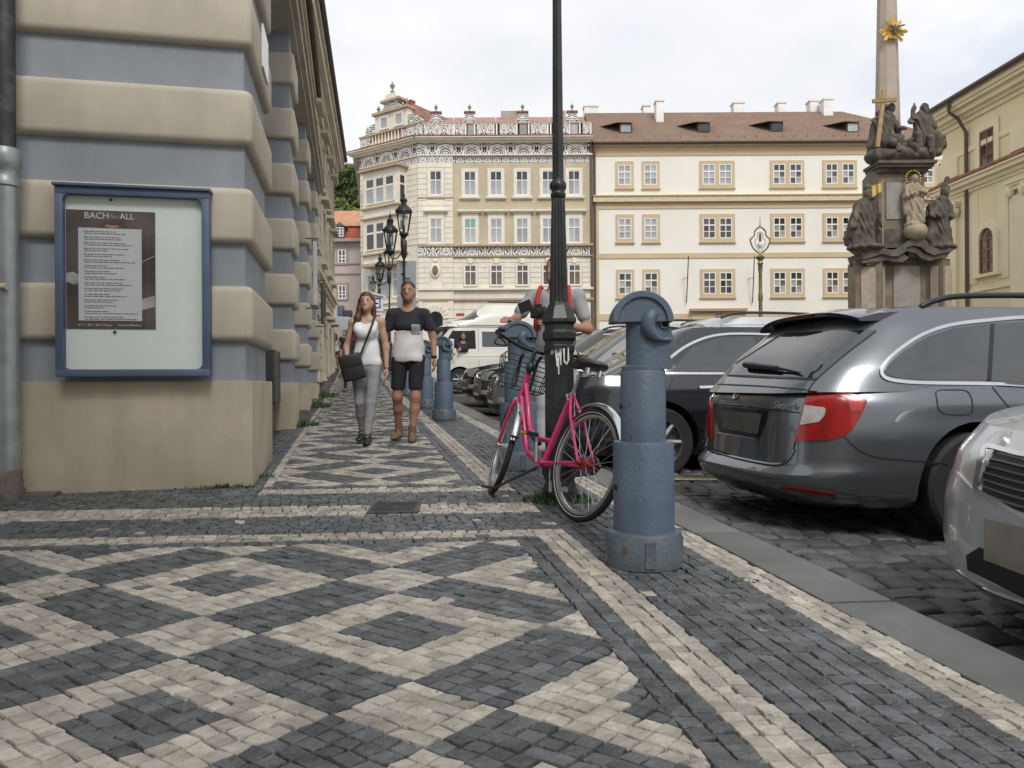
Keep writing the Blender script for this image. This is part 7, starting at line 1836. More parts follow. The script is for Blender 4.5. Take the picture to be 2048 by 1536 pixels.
# ------------------------------------------------------------------ nose-in cars along the kerb
SUV = dict(L=4.55, W=1.86, zb=.26, top=[(0, 1.02), (.3, 1.05), (3.1, 1.02), (3.3, 1.0), (4.0, .95), (4.4, .88), (4.55, .78)],
    rear=[(0, .2), (.3, .0), (1, .12)], front=[(0, .10), (.2, .02), (.45, .0), (.8, .03), (1, .10)], nf=4.2, m=4.0,
    wheels=(.85, 3.62), wr=.36, cabin=[dict(roof=[(.3, 1.56), (1.2, 1.64), (2.3, 1.63)], rear=[(0, .10), (1, .5)], front=[(0, 3.3), (1, 2.3)], w=[(0, .85), (.4, .80), (1, .62)])])
def suv(name, label, u, v, pm, grille):
    c = Car(name, label, u, v, False, SUV, pm)
    c.wrap('windscreen', 'top', [(3.18, -.68), (3.28, 0), (3.18, .68), (2.42, .54), (2.38, 0), (2.42, -.54)], M_DGLASS)
    for sd_ in ('left', 'right'):
        a = c.wrap('side_window', sd_, [(.5, 1.09), (1.6, 1.09), (1.55, 1.50), (.85, 1.50)], M_DGLASS); c.wrap('side_window', sd_, [(1.7, 1.09), (2.85, 1.07), (2.25, 1.50), (1.65, 1.50)], M_DGLASS)
        c.strip('window_chrome', sd_, [(2.95, 1.05), (1.6, 1.065), (.45, 1.07), (.75, 1.52), (1.6, 1.54), (2.25, 1.53)], .02, M_CHR, a, .008, 4)
        r = MB().tube(catmull([(.45, (1 if sd_ == 'left' else -1) * .60, 1.60), (.65, (1 if sd_ == 'left' else -1) * .61, 1.67), (1.9, (1 if sd_ == 'left' else -1) * .61, 1.69), (2.25, (1 if sd_ == 'left' else -1) * .6, 1.62)], 4), .018, 6).build('roof_rail', MATS['dark_rail'], c.t, smooth=50)
    z = .88
    if grille == 'kidney':
        for s in (-1, 1):
            k = c.wrap('kidney_grille', 'front', [(s * .02, .62), (s * .20, .63), (s * .23, .72), (s * .20, .82), (s * .03, .83), (s * .015, .74)], M_SEAM, off=.01, sm=3)
            c.strip('grille_chrome', 'front', [(s * .02, .62), (s * .20, .63), (s * .23, .72), (s * .20, .82), (s * .03, .83), (s * .015, .74)], .028, M_CHR, k, .022, 4, True)
            for j in range(5): c.strip('grille_slat', 'front', [(s * (.05 + j * .035), .64), (s * (.05 + j * .035), .81)], .008, MATS['grille_grey'], k, .015, 3)
    elif grille == 'bars':
        g = c.wrap('grille', 'front', [(-.42, .66), (.42, .66), (.46, .82), (-.46, .82)], M_SEAM, off=.008)
        for zz in (.68, .74, .80): c.strip('grille_bar', 'front', [(-.44, zz), (0, zz), (.44, zz)], .018, M_CHR, g, .018, 4)
        e = MB().lathe([(.055, 0), (.085, 0), (.085, .012), (.07, .016), (.055, .012)], 28).build('emblem', M_CHR, c.t, smooth=40, loc=(c.cast('front', (0, .74))[0].x + .02, 0, .74), rot=(0, R(90), 0))
        q = MB(); 
        for pts in ([(-.045, .055), (-.008, -.02)], [(.045, .055), (.008, -.02)], [(-.008, -.02), (0, .0)], [(.008, -.02), (0, .0)], [(-.062, .03), (-.03, -.055)], [(.062, .03), (.03, -.055)], [(-.03, -.055), (0, .01)], [(.03, -.055), (0, .01)]): q.tube([(-pts[0][1], pts[0][0], .006), (-pts[1][1], pts[1][0], .006)], .007, 5)
        q.build('emblem_letters', M_CHR, e)
    else:
        g = c.wrap('grille', 'front', [(-.36, .64), (.36, .64), (.40, .78), (-.40, .78)], M_SEAM, off=.008)
    for s in (-1, 1):
        c.wrap('headlamp', ('ang', 180 - s * 28, 4.3, s * .62), [(-.20, .68), (.17, .72), (.19, .80), (.0, .86), (-.22, .82)], M_HEAD, off=.01, sm=3)
        c.wrap('fog_lamp', ('ang', 180 - s * 22, 4.3, s * .62), [(-.08, .44), (.08, .44), (.08, .52), (-.08, .52)], M_WHL, off=.008)
    c.wrap('lower_grille', 'front', [(-.5, .34), (.5, .34), (.55, .42), (-.55, .42)], M_SEAM, off=.006); c.wrap('number_plate', 'front', [(-.26, .48), (.26, .48), (.26, .59), (-.26, .59)], mat('blank_grey_plate', (.10, .10, .10), .5), off=.014)
    c.strip('bonnet_gap', 'front', [(-.66, .87), (0, .895), (.66, .87)], .01, M_SEAM, c.body, .003, 5)
    for s in (-1, 1): MB().rbox(2.72, 2.88, min(s * .86, s * 1.08), max(s * .86, s * 1.08), 1.04, 1.19, .04, 3).build('wing_mirror', pm, c.t, smooth=40)
    return c
M_DKG = paint('dark_grey_car_paint', (.03, .032, .036), .5, .28)
suv('silver_crossover', 'silver crossover with roof rails half hidden behind the black saloon', 2.3, 9.6, paint('light_silver_paint', (.46, .47, .48), .6, .3), 'plain')
suv('kidney_grille_car', 'dark silver car with twin kidney grille behind the second bollard', 2.12, 11.75, paint('warm_grey_car_paint', (.30, .30, .295), .6, .3), 'kidney')
suv('barred_grille_car', 'dark brown car with chrome barred grille and round emblem', 2.28, 14.2, paint('dark_bronze_paint', (.07, .062, .055), .6, .22), 'bars')
suv('black_nose_car', 'black car nose right of the far head bollards, only headlamp showing', 2.42, 16.7, paint('black_blue_paint', (.03, .03, .034), .5, .22), 'plain')
# ------------------------------------------------------------------ white camper van
M_VAN = mat('off_white_van_paint', (.66, .64, .57), .35, var=.05, vscale=2, coat=.6)
VAN = dict(L=4.57, W=1.84, zb=.30, cat='van', top=[(0, 1.12), (2.0, 1.12), (4.1, 1.10), (4.57, 1.05)], rear=[(0, .1), (.3, .0), (1, .03)], front=[(0, .08), (.3, .0), (.7, .05), (1, .14)], nr=9, nf=6, m=7, crown=.0,
    wtab=[(0, .93), (.1, .98), (.4, 1.0), (.8, .995), (1, .975)], wheels=(.95, 3.45), wr=.32,
    cabin=[dict(belt=1.12, roof=[(0, 1.90), (4, 1.90)], rear=[(0, .03), (1, .12)], front=[(0, 4.40), (1, 3.72)], w=[(0, .90), (1, .80)], nr=9, nf=6, m=8, crown=.0),
           dict(name='high_roof', belt=1.92, roof=[(0, 2.58), (4, 2.58)], rear=[(0, .1), (.6, .16), (1, .35)], front=[(0, 3.98), (.18, 3.75), (.45, 3.18), (.75, 2.85), (1, 2.6)], w=[(0, .83), (.5, .78), (1, .58)], nr=7, nf=5, m=6, crown=.02)])
p = P(984, 700, 23.8); vz = gz(23.8) - .17
vr = math.pi + R(14); vloc = Vector((p.x, p.y, vz)) - Matrix.Rotation(vr, 3, 'Z') @ Vector((2.28, 0, 0))
vn = Car('camper_van', 'off white high roofed camper van crossing behind the parked cars', 0, 0, True, VAN, M_VAN, None, vr, vloc)
wd_ = vn.wrap('open_window', 'left', [(2.98, 1.24), (3.98, 1.24), (3.62, 1.76), (2.98, 1.76)], M_ARCH); vn.strip('window_rubber', 'left', [(2.98, 1.24), (3.98, 1.24), (3.62, 1.76), (2.98, 1.76)], .035, M_SEAM, wd_, .008, 0, True)  # closed black patch: the darkness of the cab painted into the driver's window
for x0, x1 in ((1.70, 2.78), (.35, 1.52)): w2 = vn.wrap('side_window', 'left', [(x0, 1.26), (x1, 1.26), (x1, 1.76), (x0, 1.76)], M_DGLASS); vn.strip('window_rubber', 'left', [(x0, 1.26), (x1, 1.26), (x1, 1.76), (x0, 1.76)], .035, M_WHITE, w2, .008, 0, True)
vn.wrap('windscreen', 'front', [(-.72, 1.22), (.72, 1.22), (.66, 1.80), (-.66, 1.80)], M_DGLASS); rwn = vn.wrap('roof_window', ('ang', 218, 3.2, .3), [(-.55, 2.1), (.45, 2.1), (.42, 2.42), (-.2, 2.48), (-.5, 2.25)], M_DGLASS, sm=2)
for ln in ([(2.88, 1.86), (2.88, .6)], [(4.02, 1.2), (4.0, .6)], [(1.6, 1.86), (1.6, .6)]): vn.strip('panel_gap', 'left', ln, .012, mat('grey_gap', (.16, .155, .14), .6), vn.body, .003, 4)
vn.strip('swage_line', 'left', [(.1, 1.02), (2.2, 1.02), (4.3, 1.0)], .03, M_VAN, vn.body, .012, 4); vn.strip('roof_joint', 'left', [(.15, 1.93), (2, 1.93), (3.8, 1.92)], .03, MATS['grey_gap'], vn.body, .006, 4)
h = vn.cast(('ang', 200, 3.6, .4), (0.0, 2.02))
if h:
    tm = text_mesh('WESTFALIA', .11, .002); o = link('lettering', tm, mat('faded_van_letters', (.10, .10, .09), .6), vn.t); n_ = h[1]; ya = (Vector((0, 0, 1)) - n_ * n_.z).normalized(); xa = ya.cross(n_)
    o.matrix_basis = Matrix(((xa.x, ya.x, n_.x, h[0].x + n_.x * .01), (xa.y, ya.y, n_.y, h[0].y + n_.y * .01), (xa.z, ya.z, n_.z, h[0].z + n_.z * .01), (0, 0, 0, 1)))
MB().rbox(3.66, 3.86, .96, 1.16, 1.18, 1.50, .03, 3).build('wing_mirror', M_VAN, vn.t, smooth=40); MB().tube([(3.8, .88, 1.16), (3.78, 1.05, 1.10), (3.76, 1.06, 1.25)], .012, 6).build('mirror_arm', M_CHR, vn.t, smooth=50)
MB().tube([(.5, .5, 2.66), (2.5, .5, 2.66)], .02, 6).build('roof_rail', M_BLKP, vn.t)
# grey delivery van up the street with luggage on its roof
bvp = P(686, 700, 47.0); bz = gz(47)
bv = thing('delivery_van', 'plain grey back of a delivery van parked up the street', 'van', (bvp.x, 47, bz), SR)
M_GV = mat('plain_grey_van', (.27, .27, .275), .5, var=.06)
MB().rbox(-.85, .45, 0, 4.2, .45, 2.05 + .5, .05, 2).build('body', M_GV, bv, smooth=40); 
for x in (-.75, .25): MB().rbox(x, x + .2, .1, .75, .0, .6, .05, 2).build('wheel', M_TYRE, bv)
zt = 2.56
lg = thing('luggage', 'dark blue grey bags lying on the grey van roof', 'luggage', (bvp.x - .1, 47.3, bz + zt))
MB().rbox(-.32, .05, 0, .5, 0, .72, .06, 2).build('upright_bag', mat('blue_grey_bag', (.08, .10, .15), .7), lg, smooth=40); MB().rbox(.06, .55, 0, .5, 0, .42, .08, 2).build('flat_bag', mat('dark_bag', (.035, .035, .04), .7), lg, smooth=40)
# ================================================================== people
M_SKIN = mat('light_skin', (.44, .27, .19), .55, var=.06, vscale=12)
M_SKIN2 = mat('tanned_skin', (.33, .175, .11), .55, var=.06, vscale=12)
def fold(amp, f=22.0, s=0.0):
    return lambda X, Y, Z: amp * (np.sin(f * Z + 5 * np.sin(7 * X + s) + 3 * Y * 4) * .5 + np.sin(f * .6 * (X + Y) + 9 * Z + s) * .5)
BASE = dict(hl=(-.095, 0, .93), kl=(-.10, -.03, .50), al=(-.11, .02, .10), hr=(.095, 0, .93), kr=(.10, -.03, .50), ar=(.10, -.05, .10),
            sl=(-.18, .01, 1.435), el=(-.26, .03, 1.17), wl=(-.265, -.04, .93), sr=(.18, .01, 1.435), er=(.26, .03, 1.17), wr=(.265, -.04, .93), fl=(0, -1, 0), fr=(0, -1, 0))
def hand(w, e, side, s, curl=.55, inn0=None):
    """palm with five bent fingers hanging from the wrist"""
    w, e = Vector(w), Vector(e); d = (w - e).normalized(); inn = Vector(inn0) if inn0 else Vector((-side, 0, 0)); inn = (inn - d * inn.dot(d)).normalized(); fwd = d.cross(inn) * side
    if fwd.y > 0: fwd = -fwd
    pr = [('c', w, w + d * .075 * s, .020 * s, .027 * s), ('c', w + d * .03 * s + fwd * .012 * s, w + d * .085 * s + fwd * .022 * s, .018 * s, .014 * s), ('c', w + d * .03 * s - fwd * .012 * s, w + d * .085 * s - fwd * .022 * s, .018 * s, .014 * s)]
    for k, (o, l) in enumerate(((.027, .068), (.009, .078), (-.009, .072), (-.026, .056))):
        a = w + d * .088 * s + fwd * o * s; b = a + (d + inn * curl * .35).normalized() * l * .5 * s; c = b + (d + inn * curl * 1.2).normalized() * l * .5 * s
        pr += [('c', a, b, .0095 * s, .0088 * s), ('c', b, c, .0088 * s, .0072 * s)]
    t0 = w + d * .025 * s + fwd * .020 * s; t1 = t0 + (d * .6 + fwd * .8 + inn * .3).normalized() * .045 * s; t2 = t1 + (d * .9 + fwd * .2 + inn * .3).normalized() * .032 * s
    pr += [('c', t0, t1, .013 * s, .0105 * s), ('c', t1, t2, .0105 * s, .008 * s)]
    return pr
def person(label, loc, rz, H, pose=None, skin=None, vox=.012, hair=None, hairm=None, clothes=(), shoes=None, female=False, group=None, name='person', headturn=0.0, wide=1.0, bust=None):
    J = dict(BASE); J.update(pose or {}); s = H / 1.8; skin = skin or M_SKIN
    J = {k: Vector(v) * (s if len(k) == 2 and k[0] != 'f' else 1) for k, v in J.items()}
    def V(x, y, z): return Vector((x, y, z)) * s
    hc = V(0, -.01, 1.69)
    f = 0.9 if female else 1.0
    Rh = Matrix.Rotation(headturn, 4, 'Z')
    def Hd(x, y, z): return hc + (Rh @ Vector((x, y, z))) * s
    head = [('e', Hd(0, .012, .02), tuple(Vector((.074, .094, .098)) * s), Rh), ('e', Hd(0, -.022, -.055), tuple(Vector((.056, .064, .062)) * s), Rh), ('c', Hd(0, -.083, .0), Hd(0, -.102, -.028), .010 * s, .014 * s), ('e', Hd(.076, .01, -.02), tuple(Vector((.010, .02, .03)) * s)), ('e', Hd(-.076, .01, -.02), tuple(Vector((.010, .02, .03)) * s)), ('e', Hd(0, -.083, -.072), tuple(Vector((.024, .012, .010)) * s)), ('e', Hd(0, -.07, -.10), tuple(Vector((.022, .02, .016)) * s))]
    body = head + [('c', V(0, .015, 1.47), V(0, .0, 1.62), .056 * s * f, .052 * s * f), ('c', V(0, .01, 1.12), V(0, .01, 1.36), .115 * s * f * wide, .125 * s * f * wide, (1.15, .8, 1)), ('c', V(0, .01, .96), V(0, .01, 1.1), .125 * s, .11 * s * wide, (1.15, .85, 1)),
        ('c', J['sl'], V(-.05, .01, 1.47), .055 * s * f, .05 * s), ('c', J['sr'], V(.05, .01, 1.47), .055 * s * f, .05 * s)]
    for a in 'lr':
        S_, E_, W_ = J['s' + a], J['e' + a], J['w' + a]; K_, A_, H_ = J['k' + a], J['a' + a], J['h' + a]
        body += [('c', S_, E_, .050 * s * f, .039 * s * f), ('c', E_, W_, .040 * s * f, .026 * s * f), ('c', H_, K_, .082 * s, .055 * s), ('c', K_, K_.lerp(A_, .35) + V(0, .015, 0), .052 * s, .055 * s), ('c', K_.lerp(A_, .35) + V(0, .015, 0), A_, .053 * s, .034 * s)]
        ft = Vector(J['f' + a]); body += [('c', A_ + V(0, .02, -.04), A_ + ft * .13 * s + V(0, 0, -.07), .035 * s, .026 * s)]
    me = sdf_mesh('body', body, vox, .036 * s, None, (lambda X, Y, Z: bust * s - Z) if bust else None)
    hs = [sdf_mesh('hand', hand(J['wl'], J['el'], -1, s, inn0=tuple(J['nl']) if 'nl' in J else None), max(.0045, vox * .42), .006), sdf_mesh('hand', hand(J['wr'], J['er'], 1, s), max(.0045, vox * .42), .006)]
    me = join_meshes('body', [me] + hs); me.shade_smooth()
    o = link(name, me, skin, None, loc, (0, 0, rz)); prop(o, label, 'person', group)
    eye = mat('dark_eye', (.02, .015, .012), .3)
    for sx in (-1, 1): link('eye', sdf_mesh('eye', [('e', Hd(sx * .030, -.079, .005), (.009 * s, .006 * s, .005 * s))], .003, .01), eye, o); link('eyebrow', sdf_mesh('eyebrow', [('c', Hd(sx * .016, -.087, .026), Hd(sx * .045, -.078, .027), .0035 * s, .003 * s)], .003, .01), hairm or eye, o)
    link('mouth', sdf_mesh('mouth', [('c', Hd(-.02, -.088, -.062), Hd(.02, -.088, -.062), .004 * s, .004 * s)], .003, .01), mat('lip', (.32, .13, .11), .5), o)
    hm = hairm or eye
    if hair == 'short': link('hair', sdf_mesh('hair', [('e', Hd(0, .022, .048), tuple(Vector((.079, .094, .082)) * s)), ('e', Hd(0, .05, .0), tuple(Vector((.074, .066, .085)) * s))], .009, .02, fold(.003, 90), lambda X, Y, Z: -(Z - (hc.z + .02 * s + (Y - hc.y) * -.65))), hm, o)
    elif hair == 'long':
        pr = [('e', Hd(0, .022, .045), tuple(Vector((.083, .098, .085)) * s)), ('c', Hd(-.07, .02, .0), Hd(-.10, -.01, -.20), .036 * s, .045 * s), ('c', Hd(-.10, -.01, -.20), Hd(-.145, -.07, -.46), .045 * s, .028 * s), ('c', Hd(.07, .03, .0), Hd(.085, .04, -.22), .034 * s, .03 * s), ('c', Hd(0, .08, 0), Hd(0, .10, -.34), .075 * s, .06 * s)]
        link('hair', sdf_mesh('hair', pr, .009, .03, fold(.004, 60), lambda X, Y, Z: -(np.maximum(Y - (hc.y - .045 * s), np.maximum(Z - (hc.z + .055 * s), np.maximum(np.abs(X) - .066 * s, hc.z - .12 * s - Z))))), hm, o)
    elif hair == 'cap':
        link('cap', sdf_mesh('cap', [('e', Hd(0, .012, .055), tuple(Vector((.086, .105, .07)) * s)), ('c', Hd(-.03, -.10, .05), Hd(.03, -.10, .05), .02 * s, .02 * s)], .01, .02), hm, o)
    for c in clothes:
        nm, kind, m = c[:3]; arg = c[3] if len(c) > 3 else {}
        pr = []; cut = None; amp = arg.get('amp', .004)
        if kind in ('tee', 'tank'):
            hem = arg.get('hem', .93); fl = arg.get('flare', 0)
            pr += [('c', V(0, .008, 1.20), V(0, .008, 1.36), .126 * s * f * wide, .135 * s * f * wide, (1.18, .82, 1)), ('c', V(0, .005, hem + .06), V(0, .008, 1.2), (.137 + fl) * s * wide, .126 * s * f * wide, (1.18, .88, 1)), ('e', V(0, -.03, 1.30), tuple(Vector((.135, .11, .085)) * s * (1.06 if female else 1)))]
            for a in 'lr':
                S_, E_ = J['s' + a], J['e' + a]
                if kind == 'tee': pr += [('c', S_, S_.lerp(E_, arg.get('sl', .62)), .064 * s, .063 * s), ('c', S_, V(0, .01, 1.455), .064 * s, .072 * s)]
                else: pr += [('c', V((-1 if a == 'l' else 1) * .105, -.03, 1.44), V((-1 if a == 'l' else 1) * .09, -.09, 1.34), .030 * s, .05 * s), ('c', V((-1 if a == 'l' else 1) * .105, .03, 1.46), V((-1 if a == 'l' else 1) * .10, .09, 1.34), .030 * s, .05 * s)]
            zl, zh = arg.get('zlo', hem) * s, arg.get('zhi', 3) * s
            def cut(X, Y, Z, zl=zl, zh=zh, pr=pr, kind=kind):
                d = np.maximum(zl - Z + .006 * np.sin(X * 30), Z - zh)
                neck = .078 * s - np.sqrt((X) ** 2 + ((Y + .02 * s)) ** 2 + ((Z - 1.525 * s) * (.9 if kind == 'tee' else .62)) ** 2)
                return np.maximum(d, neck)
        elif kind in ('shorts', 'trousers'):
            le = arg.get('len', .5); w_ = arg.get('w', .0)
            pr += [('c', V(0, .01, .92), V(0, .01, 1.0), .124 * s, .112 * s * wide, (1.16, .88, 1))]
            for a in 'lr':
                H_, K_, A_ = J['h' + a], J['k' + a], J['a' + a]
                if kind == 'shorts': pr += [('c', H_, H_.lerp(K_, le), (.092 + w_) * s, (.080 + w_) * s)]
                else: pr += [('c', H_, K_, (.093 + w_) * s, (.064 + w_) * s), ('c', K_, K_.lerp(A_, .4) + V(0, .012, 0), (.062 + w_) * s, (.060 + w_) * s), ('c', K_.lerp(A_, .4) + V(0, .012, 0), A_ + V(0, 0, .03), (.060 + w_) * s, (.043 + w_) * s)]
            top = arg.get('top', 1.03) * s; zl = None
            if kind == 'shorts':
                hz = {a: J['h' + a].lerp(J['k' + a], le).z for a in 'lr'}; zz = min(hz.values())
                cut = lambda X, Y, Z, zz=zz, top=top: np.maximum(zz - Z, Z - top)
            else: cut = lambda X, Y, Z, top=top: Z - top
        m2 = sdf_mesh(nm, pr, vox if vox > .015 else .010, (.03 if kind in ('tee', 'tank') else .014) * s, fold(amp, 26, len(nm)), cut); link(nm, m2, m, o)
    if shoes:
        for a in 'lr':
            A_ = J['a' + a]; ft = Vector(J['f' + a]); hgt = shoes.get('h', .10)
            pr = [('c', A_ + V(0, .012, -.055), A_ + ft * .10 * s + V(0, 0, -.068), .046 * s, .043 * s), ('c', A_ + ft * .10 * s + V(0, 0, -.068), A_ + ft * .165 * s + V(0, 0, -.076), .043 * s, .034 * s), ('c', A_ + V(0, .01, -.04), A_ + V(0, .008, hgt - .05), .046 * s, .044 * s)]
            zs_ = A_.z - .098 * s
            so_ = link('shoe', sdf_mesh('shoe', pr, .009, .02, None, lambda X, Y, Z: zs_ - Z), shoes['m'], o)
            if 'sole' in shoes: link('sole', sdf_mesh('sole', pr[:2], .009, .02, None, lambda X, Y, Z: np.maximum(zs_ - .002 - Z, Z - zs_ - .022 * s)), shoes['sole'], so_)
    return o, J, s
M_DTEE = mat('charcoal_shirt', (.022, .023, .030), .9, var=.2, vscale=20); M_LTEE = mat('pale_grey_shirt', (.60, .58, .58), .9, var=.08, vscale=8, bump=.12, bscale=30)
M_SHORT = mat('black_shorts', (.014, .014, .017), .9); M_BROWN = mat('brown_suede_boot', (.16, .10, .06), .85, var=.15, vscale=14); M_HAIRB = mat('brown_hair', (.05, .028, .018), .6, var=.4, vscale=40)
M_HAIRR = mat('reddish_brown_hair', (.085, .03, .018), .55, var=.4, vscale=40); M_WTOP = mat('white_top', (.66, .66, .67), .85, var=.05); M_GJEAN = mat('grey_jeans', (.25, .25, .26), .85, var=.15, vscale=14, bump=.3, bscale=150); M_BBOOT = mat('black_leather_boot', (.012, .012, .013), .35)
mp_ = P(818, 870, 8.75); mz = gz(8.75)
man, JM, sM = person('man in charcoal and grey two tone T-shirt, black shorts and brown ankle boots', (mp_.x, 8.75, mz), 0, 1.81,
    dict(hl=(-.095, 0, .93), kl=(-.125, -.02, .50), al=(-.135, .13, .12), hr=(.095, 0, .93), kr=(.085, -.08, .50), ar=(.05, -.10, .10), el=(-.275, .03, 1.175), wl=(-.275, -.03, .95), er=(.275, .05, 1.175), wr=(.295, -.05, .93), fl=(-.25, -.95, -.1), fr=(.12, -1, 0)),
    M_SKIN2, .011, 'short', M_HAIRB, [('shirt_yoke', 'tee', M_DTEE, dict(zlo=1.245, sl=.62)), ('shirt_body', 'tee', M_LTEE, dict(zhi=1.245, hem=.895, sl=.1, flare=.027, amp=.010)), ('shorts', 'shorts', M_SHORT, dict(len=.80, w=.0, top=.98))], dict(m=M_BROWN, h=.115, sole=M_BBOOT))
pk_ = sdf_mesh('chest_pocket', [('c', Vector((0, .008, 1.20)) * sM, Vector((0, .008, 1.36)) * sM, .141 * sM, .148 * sM, (1.18, .84, 1)), ('e', Vector((0, -.03, 1.30)) * sM, tuple(Vector((.150, .124, .10)) * sM))], .008, .03, fold(.005, 26, 10), lambda X, Y, Z: np.maximum(np.maximum(np.abs(X - .095) - .048, np.abs(Z - 1.262) - .055), Y))
link('chest_pocket', pk_, mat('grey_pocket', (.36, .35, .35), .9), man)
w_ = JM['wr']; MB().lathe([(.031, -.014), (.033, 0), (.031, .014)], 16, cap=False).build('wristwatch', M_BBOOT, man, loc=w_ + Vector((0, 0, .02)), smooth=40)
wp_ = P(735, 880, 8.5); wz = gz(8.5)
wom, JW, sW = person('woman with long hair in white tank top and grey jeans, black bag at her hip', (wp_.x, 8.5, wz), 0, 1.67,
    dict(hl=(-.09, 0, .93), kl=(-.085, -.02, .50), al=(-.085, .14, .13), hr=(.09, 0, .93), kr=(.065, -.09, .50), ar=(.025, -.14, .10), sl=(-.165, .01, 1.45), sr=(.165, .01, 1.45), el=(-.25, .03, 1.15), wl=(-.205, -.13, .97), er=(.225, .03, 1.15), wr=(.235, -.02, .90), fl=(-.1, -1, -.05), fr=(.1, -1, 0)),
    M_SKIN, .011, 'long', M_HAIRR, [('tank_top', 'tank', M_WTOP, dict(hem=.93, flare=.012, amp=.009)), ('jeans', 'trousers', M_GJEAN, dict(w=.0, amp=.003))], dict(m=M_BBOOT, h=.13, sole=M_BBOOT), female=True)
for a in 'lr':
    A_ = JW['a' + a]
    for k, z in enumerate((.035, .0, -.035)):
        MB().lathe([(.049, -.005), (.050, .0), (.049, .005)], 18, cap=False).build('boot_strap', M_CHR, wom, loc=A_ + Vector((0, -.005 - .02 * k, z)), smooth=40)
bag = thing('shoulder_bag', 'black leather shoulder bag hanging at the walking woman\'s hip', 'bag', (wp_.x - .13, 8.5 - .19, wz + .86), R(8)); bag.rotation_euler = (0, R(-14), R(6))
M_LEA = mat('black_bag_leather', (.014, .012, .012), .45, bump=.15, bscale=90)
MB().rbox(-.12, .12, -.045, .045, -.16, .12, .025, 3).build('bag_body', M_LEA, bag, smooth=40); MB().rbox(-.122, .122, -.052, .0, -.02, .125, .02, 3).build('bag_flap', M_LEA, bag, smooth=40)
st = [(-.02, .06, .10), (.06, .03, .22), (.13, .02, .36), (.185, .05, .50), (.225, .12, .57), (.23, .22, .58), (.16, .33, .50), (.0, .36, .25), (-.1, .3, .05)]
q = MB(); inv = (Matrix.Translation(bag.location) @ Matrix.Rotation(R(6), 4, 'Z') @ Matrix.Rotation(R(-14), 4, 'Y')).inverted()
wpt = [Vector((wp_.x, 8.5, wz)) + Vector(v) * sW for v in ((-.06, -.165, 1.02), (-.01, -.165, 1.14), (.045, -.172, 1.28), (.085, -.14, 1.40), (.10, -.05, 1.505), (.10, .05, 1.50), (.03, .15, 1.30), (-.1, .16, 1.08), (-.17, .05, .98), (-.19, -.08, .97))]
q.tube(catmull([inv @ v for v in wpt], 5), .011, 6); q.build('strap', M_LEA, bag, smooth=60)
MB().lathe([(.030, -.008), (.032, 0), (.030, .008)], 14, cap=False).build('bracelet', M_CHR, wom, loc=JW['wr'] + Vector((0, 0, .01)), smooth=40)
# photographer behind the lamp post, forearm on the bollard
pp = Vector((.395, 7.05, 0)); pz = gz(7.05)
pho, JP, sP = person('photographer in grey T-shirt with red rucksack straps behind the lamp post', (pp.x, pp.y, pz), R(-8), 1.86,
    dict(sl=(-.20, .0, 1.45), el=(-.34, -.14, 1.235), nl=(0, 0, -1), wl=(-.365, -.385, 1.225), sr=(.20, 0, 1.45), er=(.295, -.03, 1.16), wr=(.02, -.27, 1.20), ar=(.12, .03, .10), al=(-.12, -.03, .10)), M_SKIN2, .012, 'short', mat('black_hair', (.012, .010, .010), .5),
    [('shirt', 'tee', mat('heather_grey_shirt', (.30, .30, .31), .9, var=.1, vscale=10), dict(hem=.90, sl=.6, flare=.008, amp=.006)), ('trousers', 'trousers', mat('pale_grey_trousers', (.42, .42, .43), .9, var=.08), dict(w=.012))], dict(m=M_BBOOT, h=.06), headturn=R(-25), wide=1.08)
M_RED = mat('red_rucksack', (.42, .02, .025), .7, var=.15, vscale=12)
rk = thing('rucksack', 'red rucksack worn by the photographer, straps over both shoulders', 'rucksack', (pp.x, pp.y, pz), R(-8))
MB().rbox(-.15, .15, .14, .30, 1.02, 1.50, .05, 3).build('pack', M_RED, rk, smooth=40)
for sx in (-1, 1): MB().tube(catmull([(sx * .11, .15, 1.47), (sx * .125, .06, 1.585), (sx * .13, -.06, 1.57), (sx * .145, -.13, 1.46), (sx * .155, -.145, 1.33), (sx * .165, -.11, 1.20), (sx * .17, .05, 1.08), (sx * .14, .15, 1.06)], 5), .021, 8).build('strap', M_RED, rk, smooth=60)
cmr = thing('camera', 'black camera with flip screen in the photographer\'s hand', 'camera', (pp.x - .16, pp.y - .33, pz + 1.33), R(-20))
MB().rbox(-.07, .07, -.03, .03, -.05, .05, .01, 2).build('camera_body', M_BLKP, cmr, smooth=40); MB().lathe([(.035, 0), (.035, .06), (.038, .062), (.038, .09), (.028, .09)], 18).build('lens', M_BLKP, cmr, loc=(0, -.03, -.005), rot=(R(90), 0, 0), smooth=40)
MB().rbox(-.15, -.03, -.02, -.008, .045, .14, .004).build('flip_screen', M_BLKP, cmr, rot=(0, R(-20), 0)); MB().rbox(-.03, .03, -.02, .02, .05, .075, .006).build('viewfinder', M_BLKP, cmr); MB().tube([(0, 0, -.05), (0, .01, -.16)], .016, 8).build('hand_grip', M_BLKP, cmr, smooth=40)
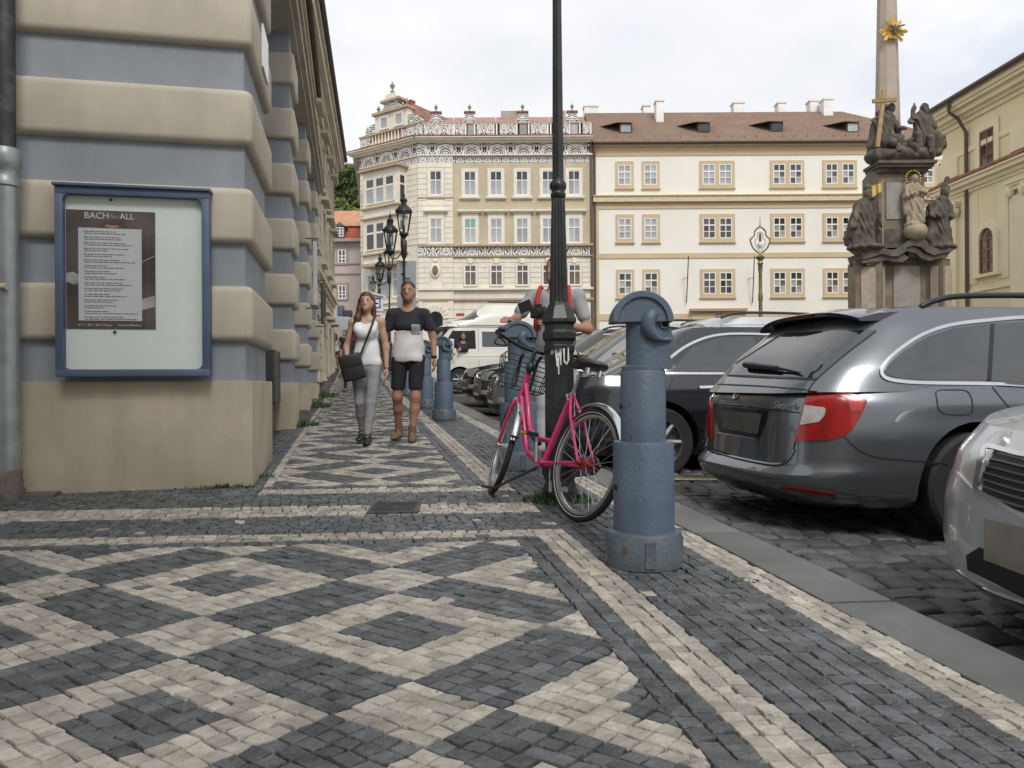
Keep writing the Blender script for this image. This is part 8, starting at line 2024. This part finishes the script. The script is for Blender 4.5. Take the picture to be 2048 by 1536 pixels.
# van driver leaning out of the side window
dv = vn.mw @ Vector((3.30, .80, .62)); 
drv, JD, sD = person('van driver leaning out of the camper side window, forearm hanging down', tuple(dv), vr + math.pi, 1.7, dict(sl=(-.17, 0, 1.42), el=(-.12, -.16, 1.26), wl=(-.28, -.22, 1.14), er=(.25, .05, 1.25), wr=(.2, .2, 1.28)) , M_SKIN2, .02, 'short', M_HAIRB, [('shirt', 'tee', M_DTEE, dict(hem=1.19, sl=.5))], bust=1.2)
drv.location = vn.mw @ Vector((3.35, .88, .0)); drv.rotation_euler = (0, 0, vr + math.pi)
# far walkers
far = [(671, 740, 33.6, 1.66, 'far woman walking in a white vest and denim shorts beside the striped piers', M_SKIN2, 'long', M_HAIRR, [('vest', 'tank', M_WTOP, dict(hem=.95)), ('shorts', 'shorts', mat('denim_shorts', (.05, .06, .09), .9), dict(len=.3))], mat('dark_trainer', (.03, .04, .03), .7), {}, True),
       (689, 740, 34.4, 1.82, 'far man in a black T-shirt, denim shorts and bright green trainers', M_SKIN, 'short', M_HAIRB, [('shirt', 'tee', M_DTEE, dict(hem=.92)), ('shorts', 'shorts', mat('blue_denim', (.07, .10, .17), .9), dict(len=.75, w=.01))], mat('lime_trainer', (.35, .55, .04), .6), {}, False),
       (700, 783, 20.4, 1.68, 'person in dark leggings walking half hidden behind the woman in white', M_SKIN, 'long', M_HAIRB, [('top', 'tee', M_DTEE, dict(hem=.9)), ('leggings', 'trousers', M_SHORT, {})], mat('red_shoe', (.20, .05, .04), .6), {}, True)]
for px, py, Y, Hh, lab, sk, hr, hm_, cl_, sh, ps, fem in far:
    p = P(px, py, Y); ps = dict(kl=(-.10, -.08, .50), al=(-.09, -.12, .10), kr=(.10, 0, .5), ar=(.09, .12, .12))
    person(lab, (p.x, Y, gz(Y)), R(-10), Hh, ps, sk, .022, hr, hm_, cl_, dict(m=sh, h=.06), female=fem)
for px, Y, lab, hr, hm_ in ((1512, 27.0, 'person with light brown hair standing behind the black saloon roof', 'short', mat('light_brown_hair', (.16, .10, .06), .7)), (1549, 27.4, 'person in a dark cap standing between the black saloon and the grey estate', 'cap', mat('dark_cap', (.02, .02, .03), .8))):
    p = P(px, 664, Y); g = gz(Y) - .22; person(lab, (p.x, Y, g), R(15), max(1.6, min(1.95, p.z - g)), {}, M_SKIN, .022, hr, hm_, [('shirt', 'tee', M_DTEE, {}), ('trousers', 'trousers', M_SHORT, {})], dict(m=M_BBOOT, h=.05))
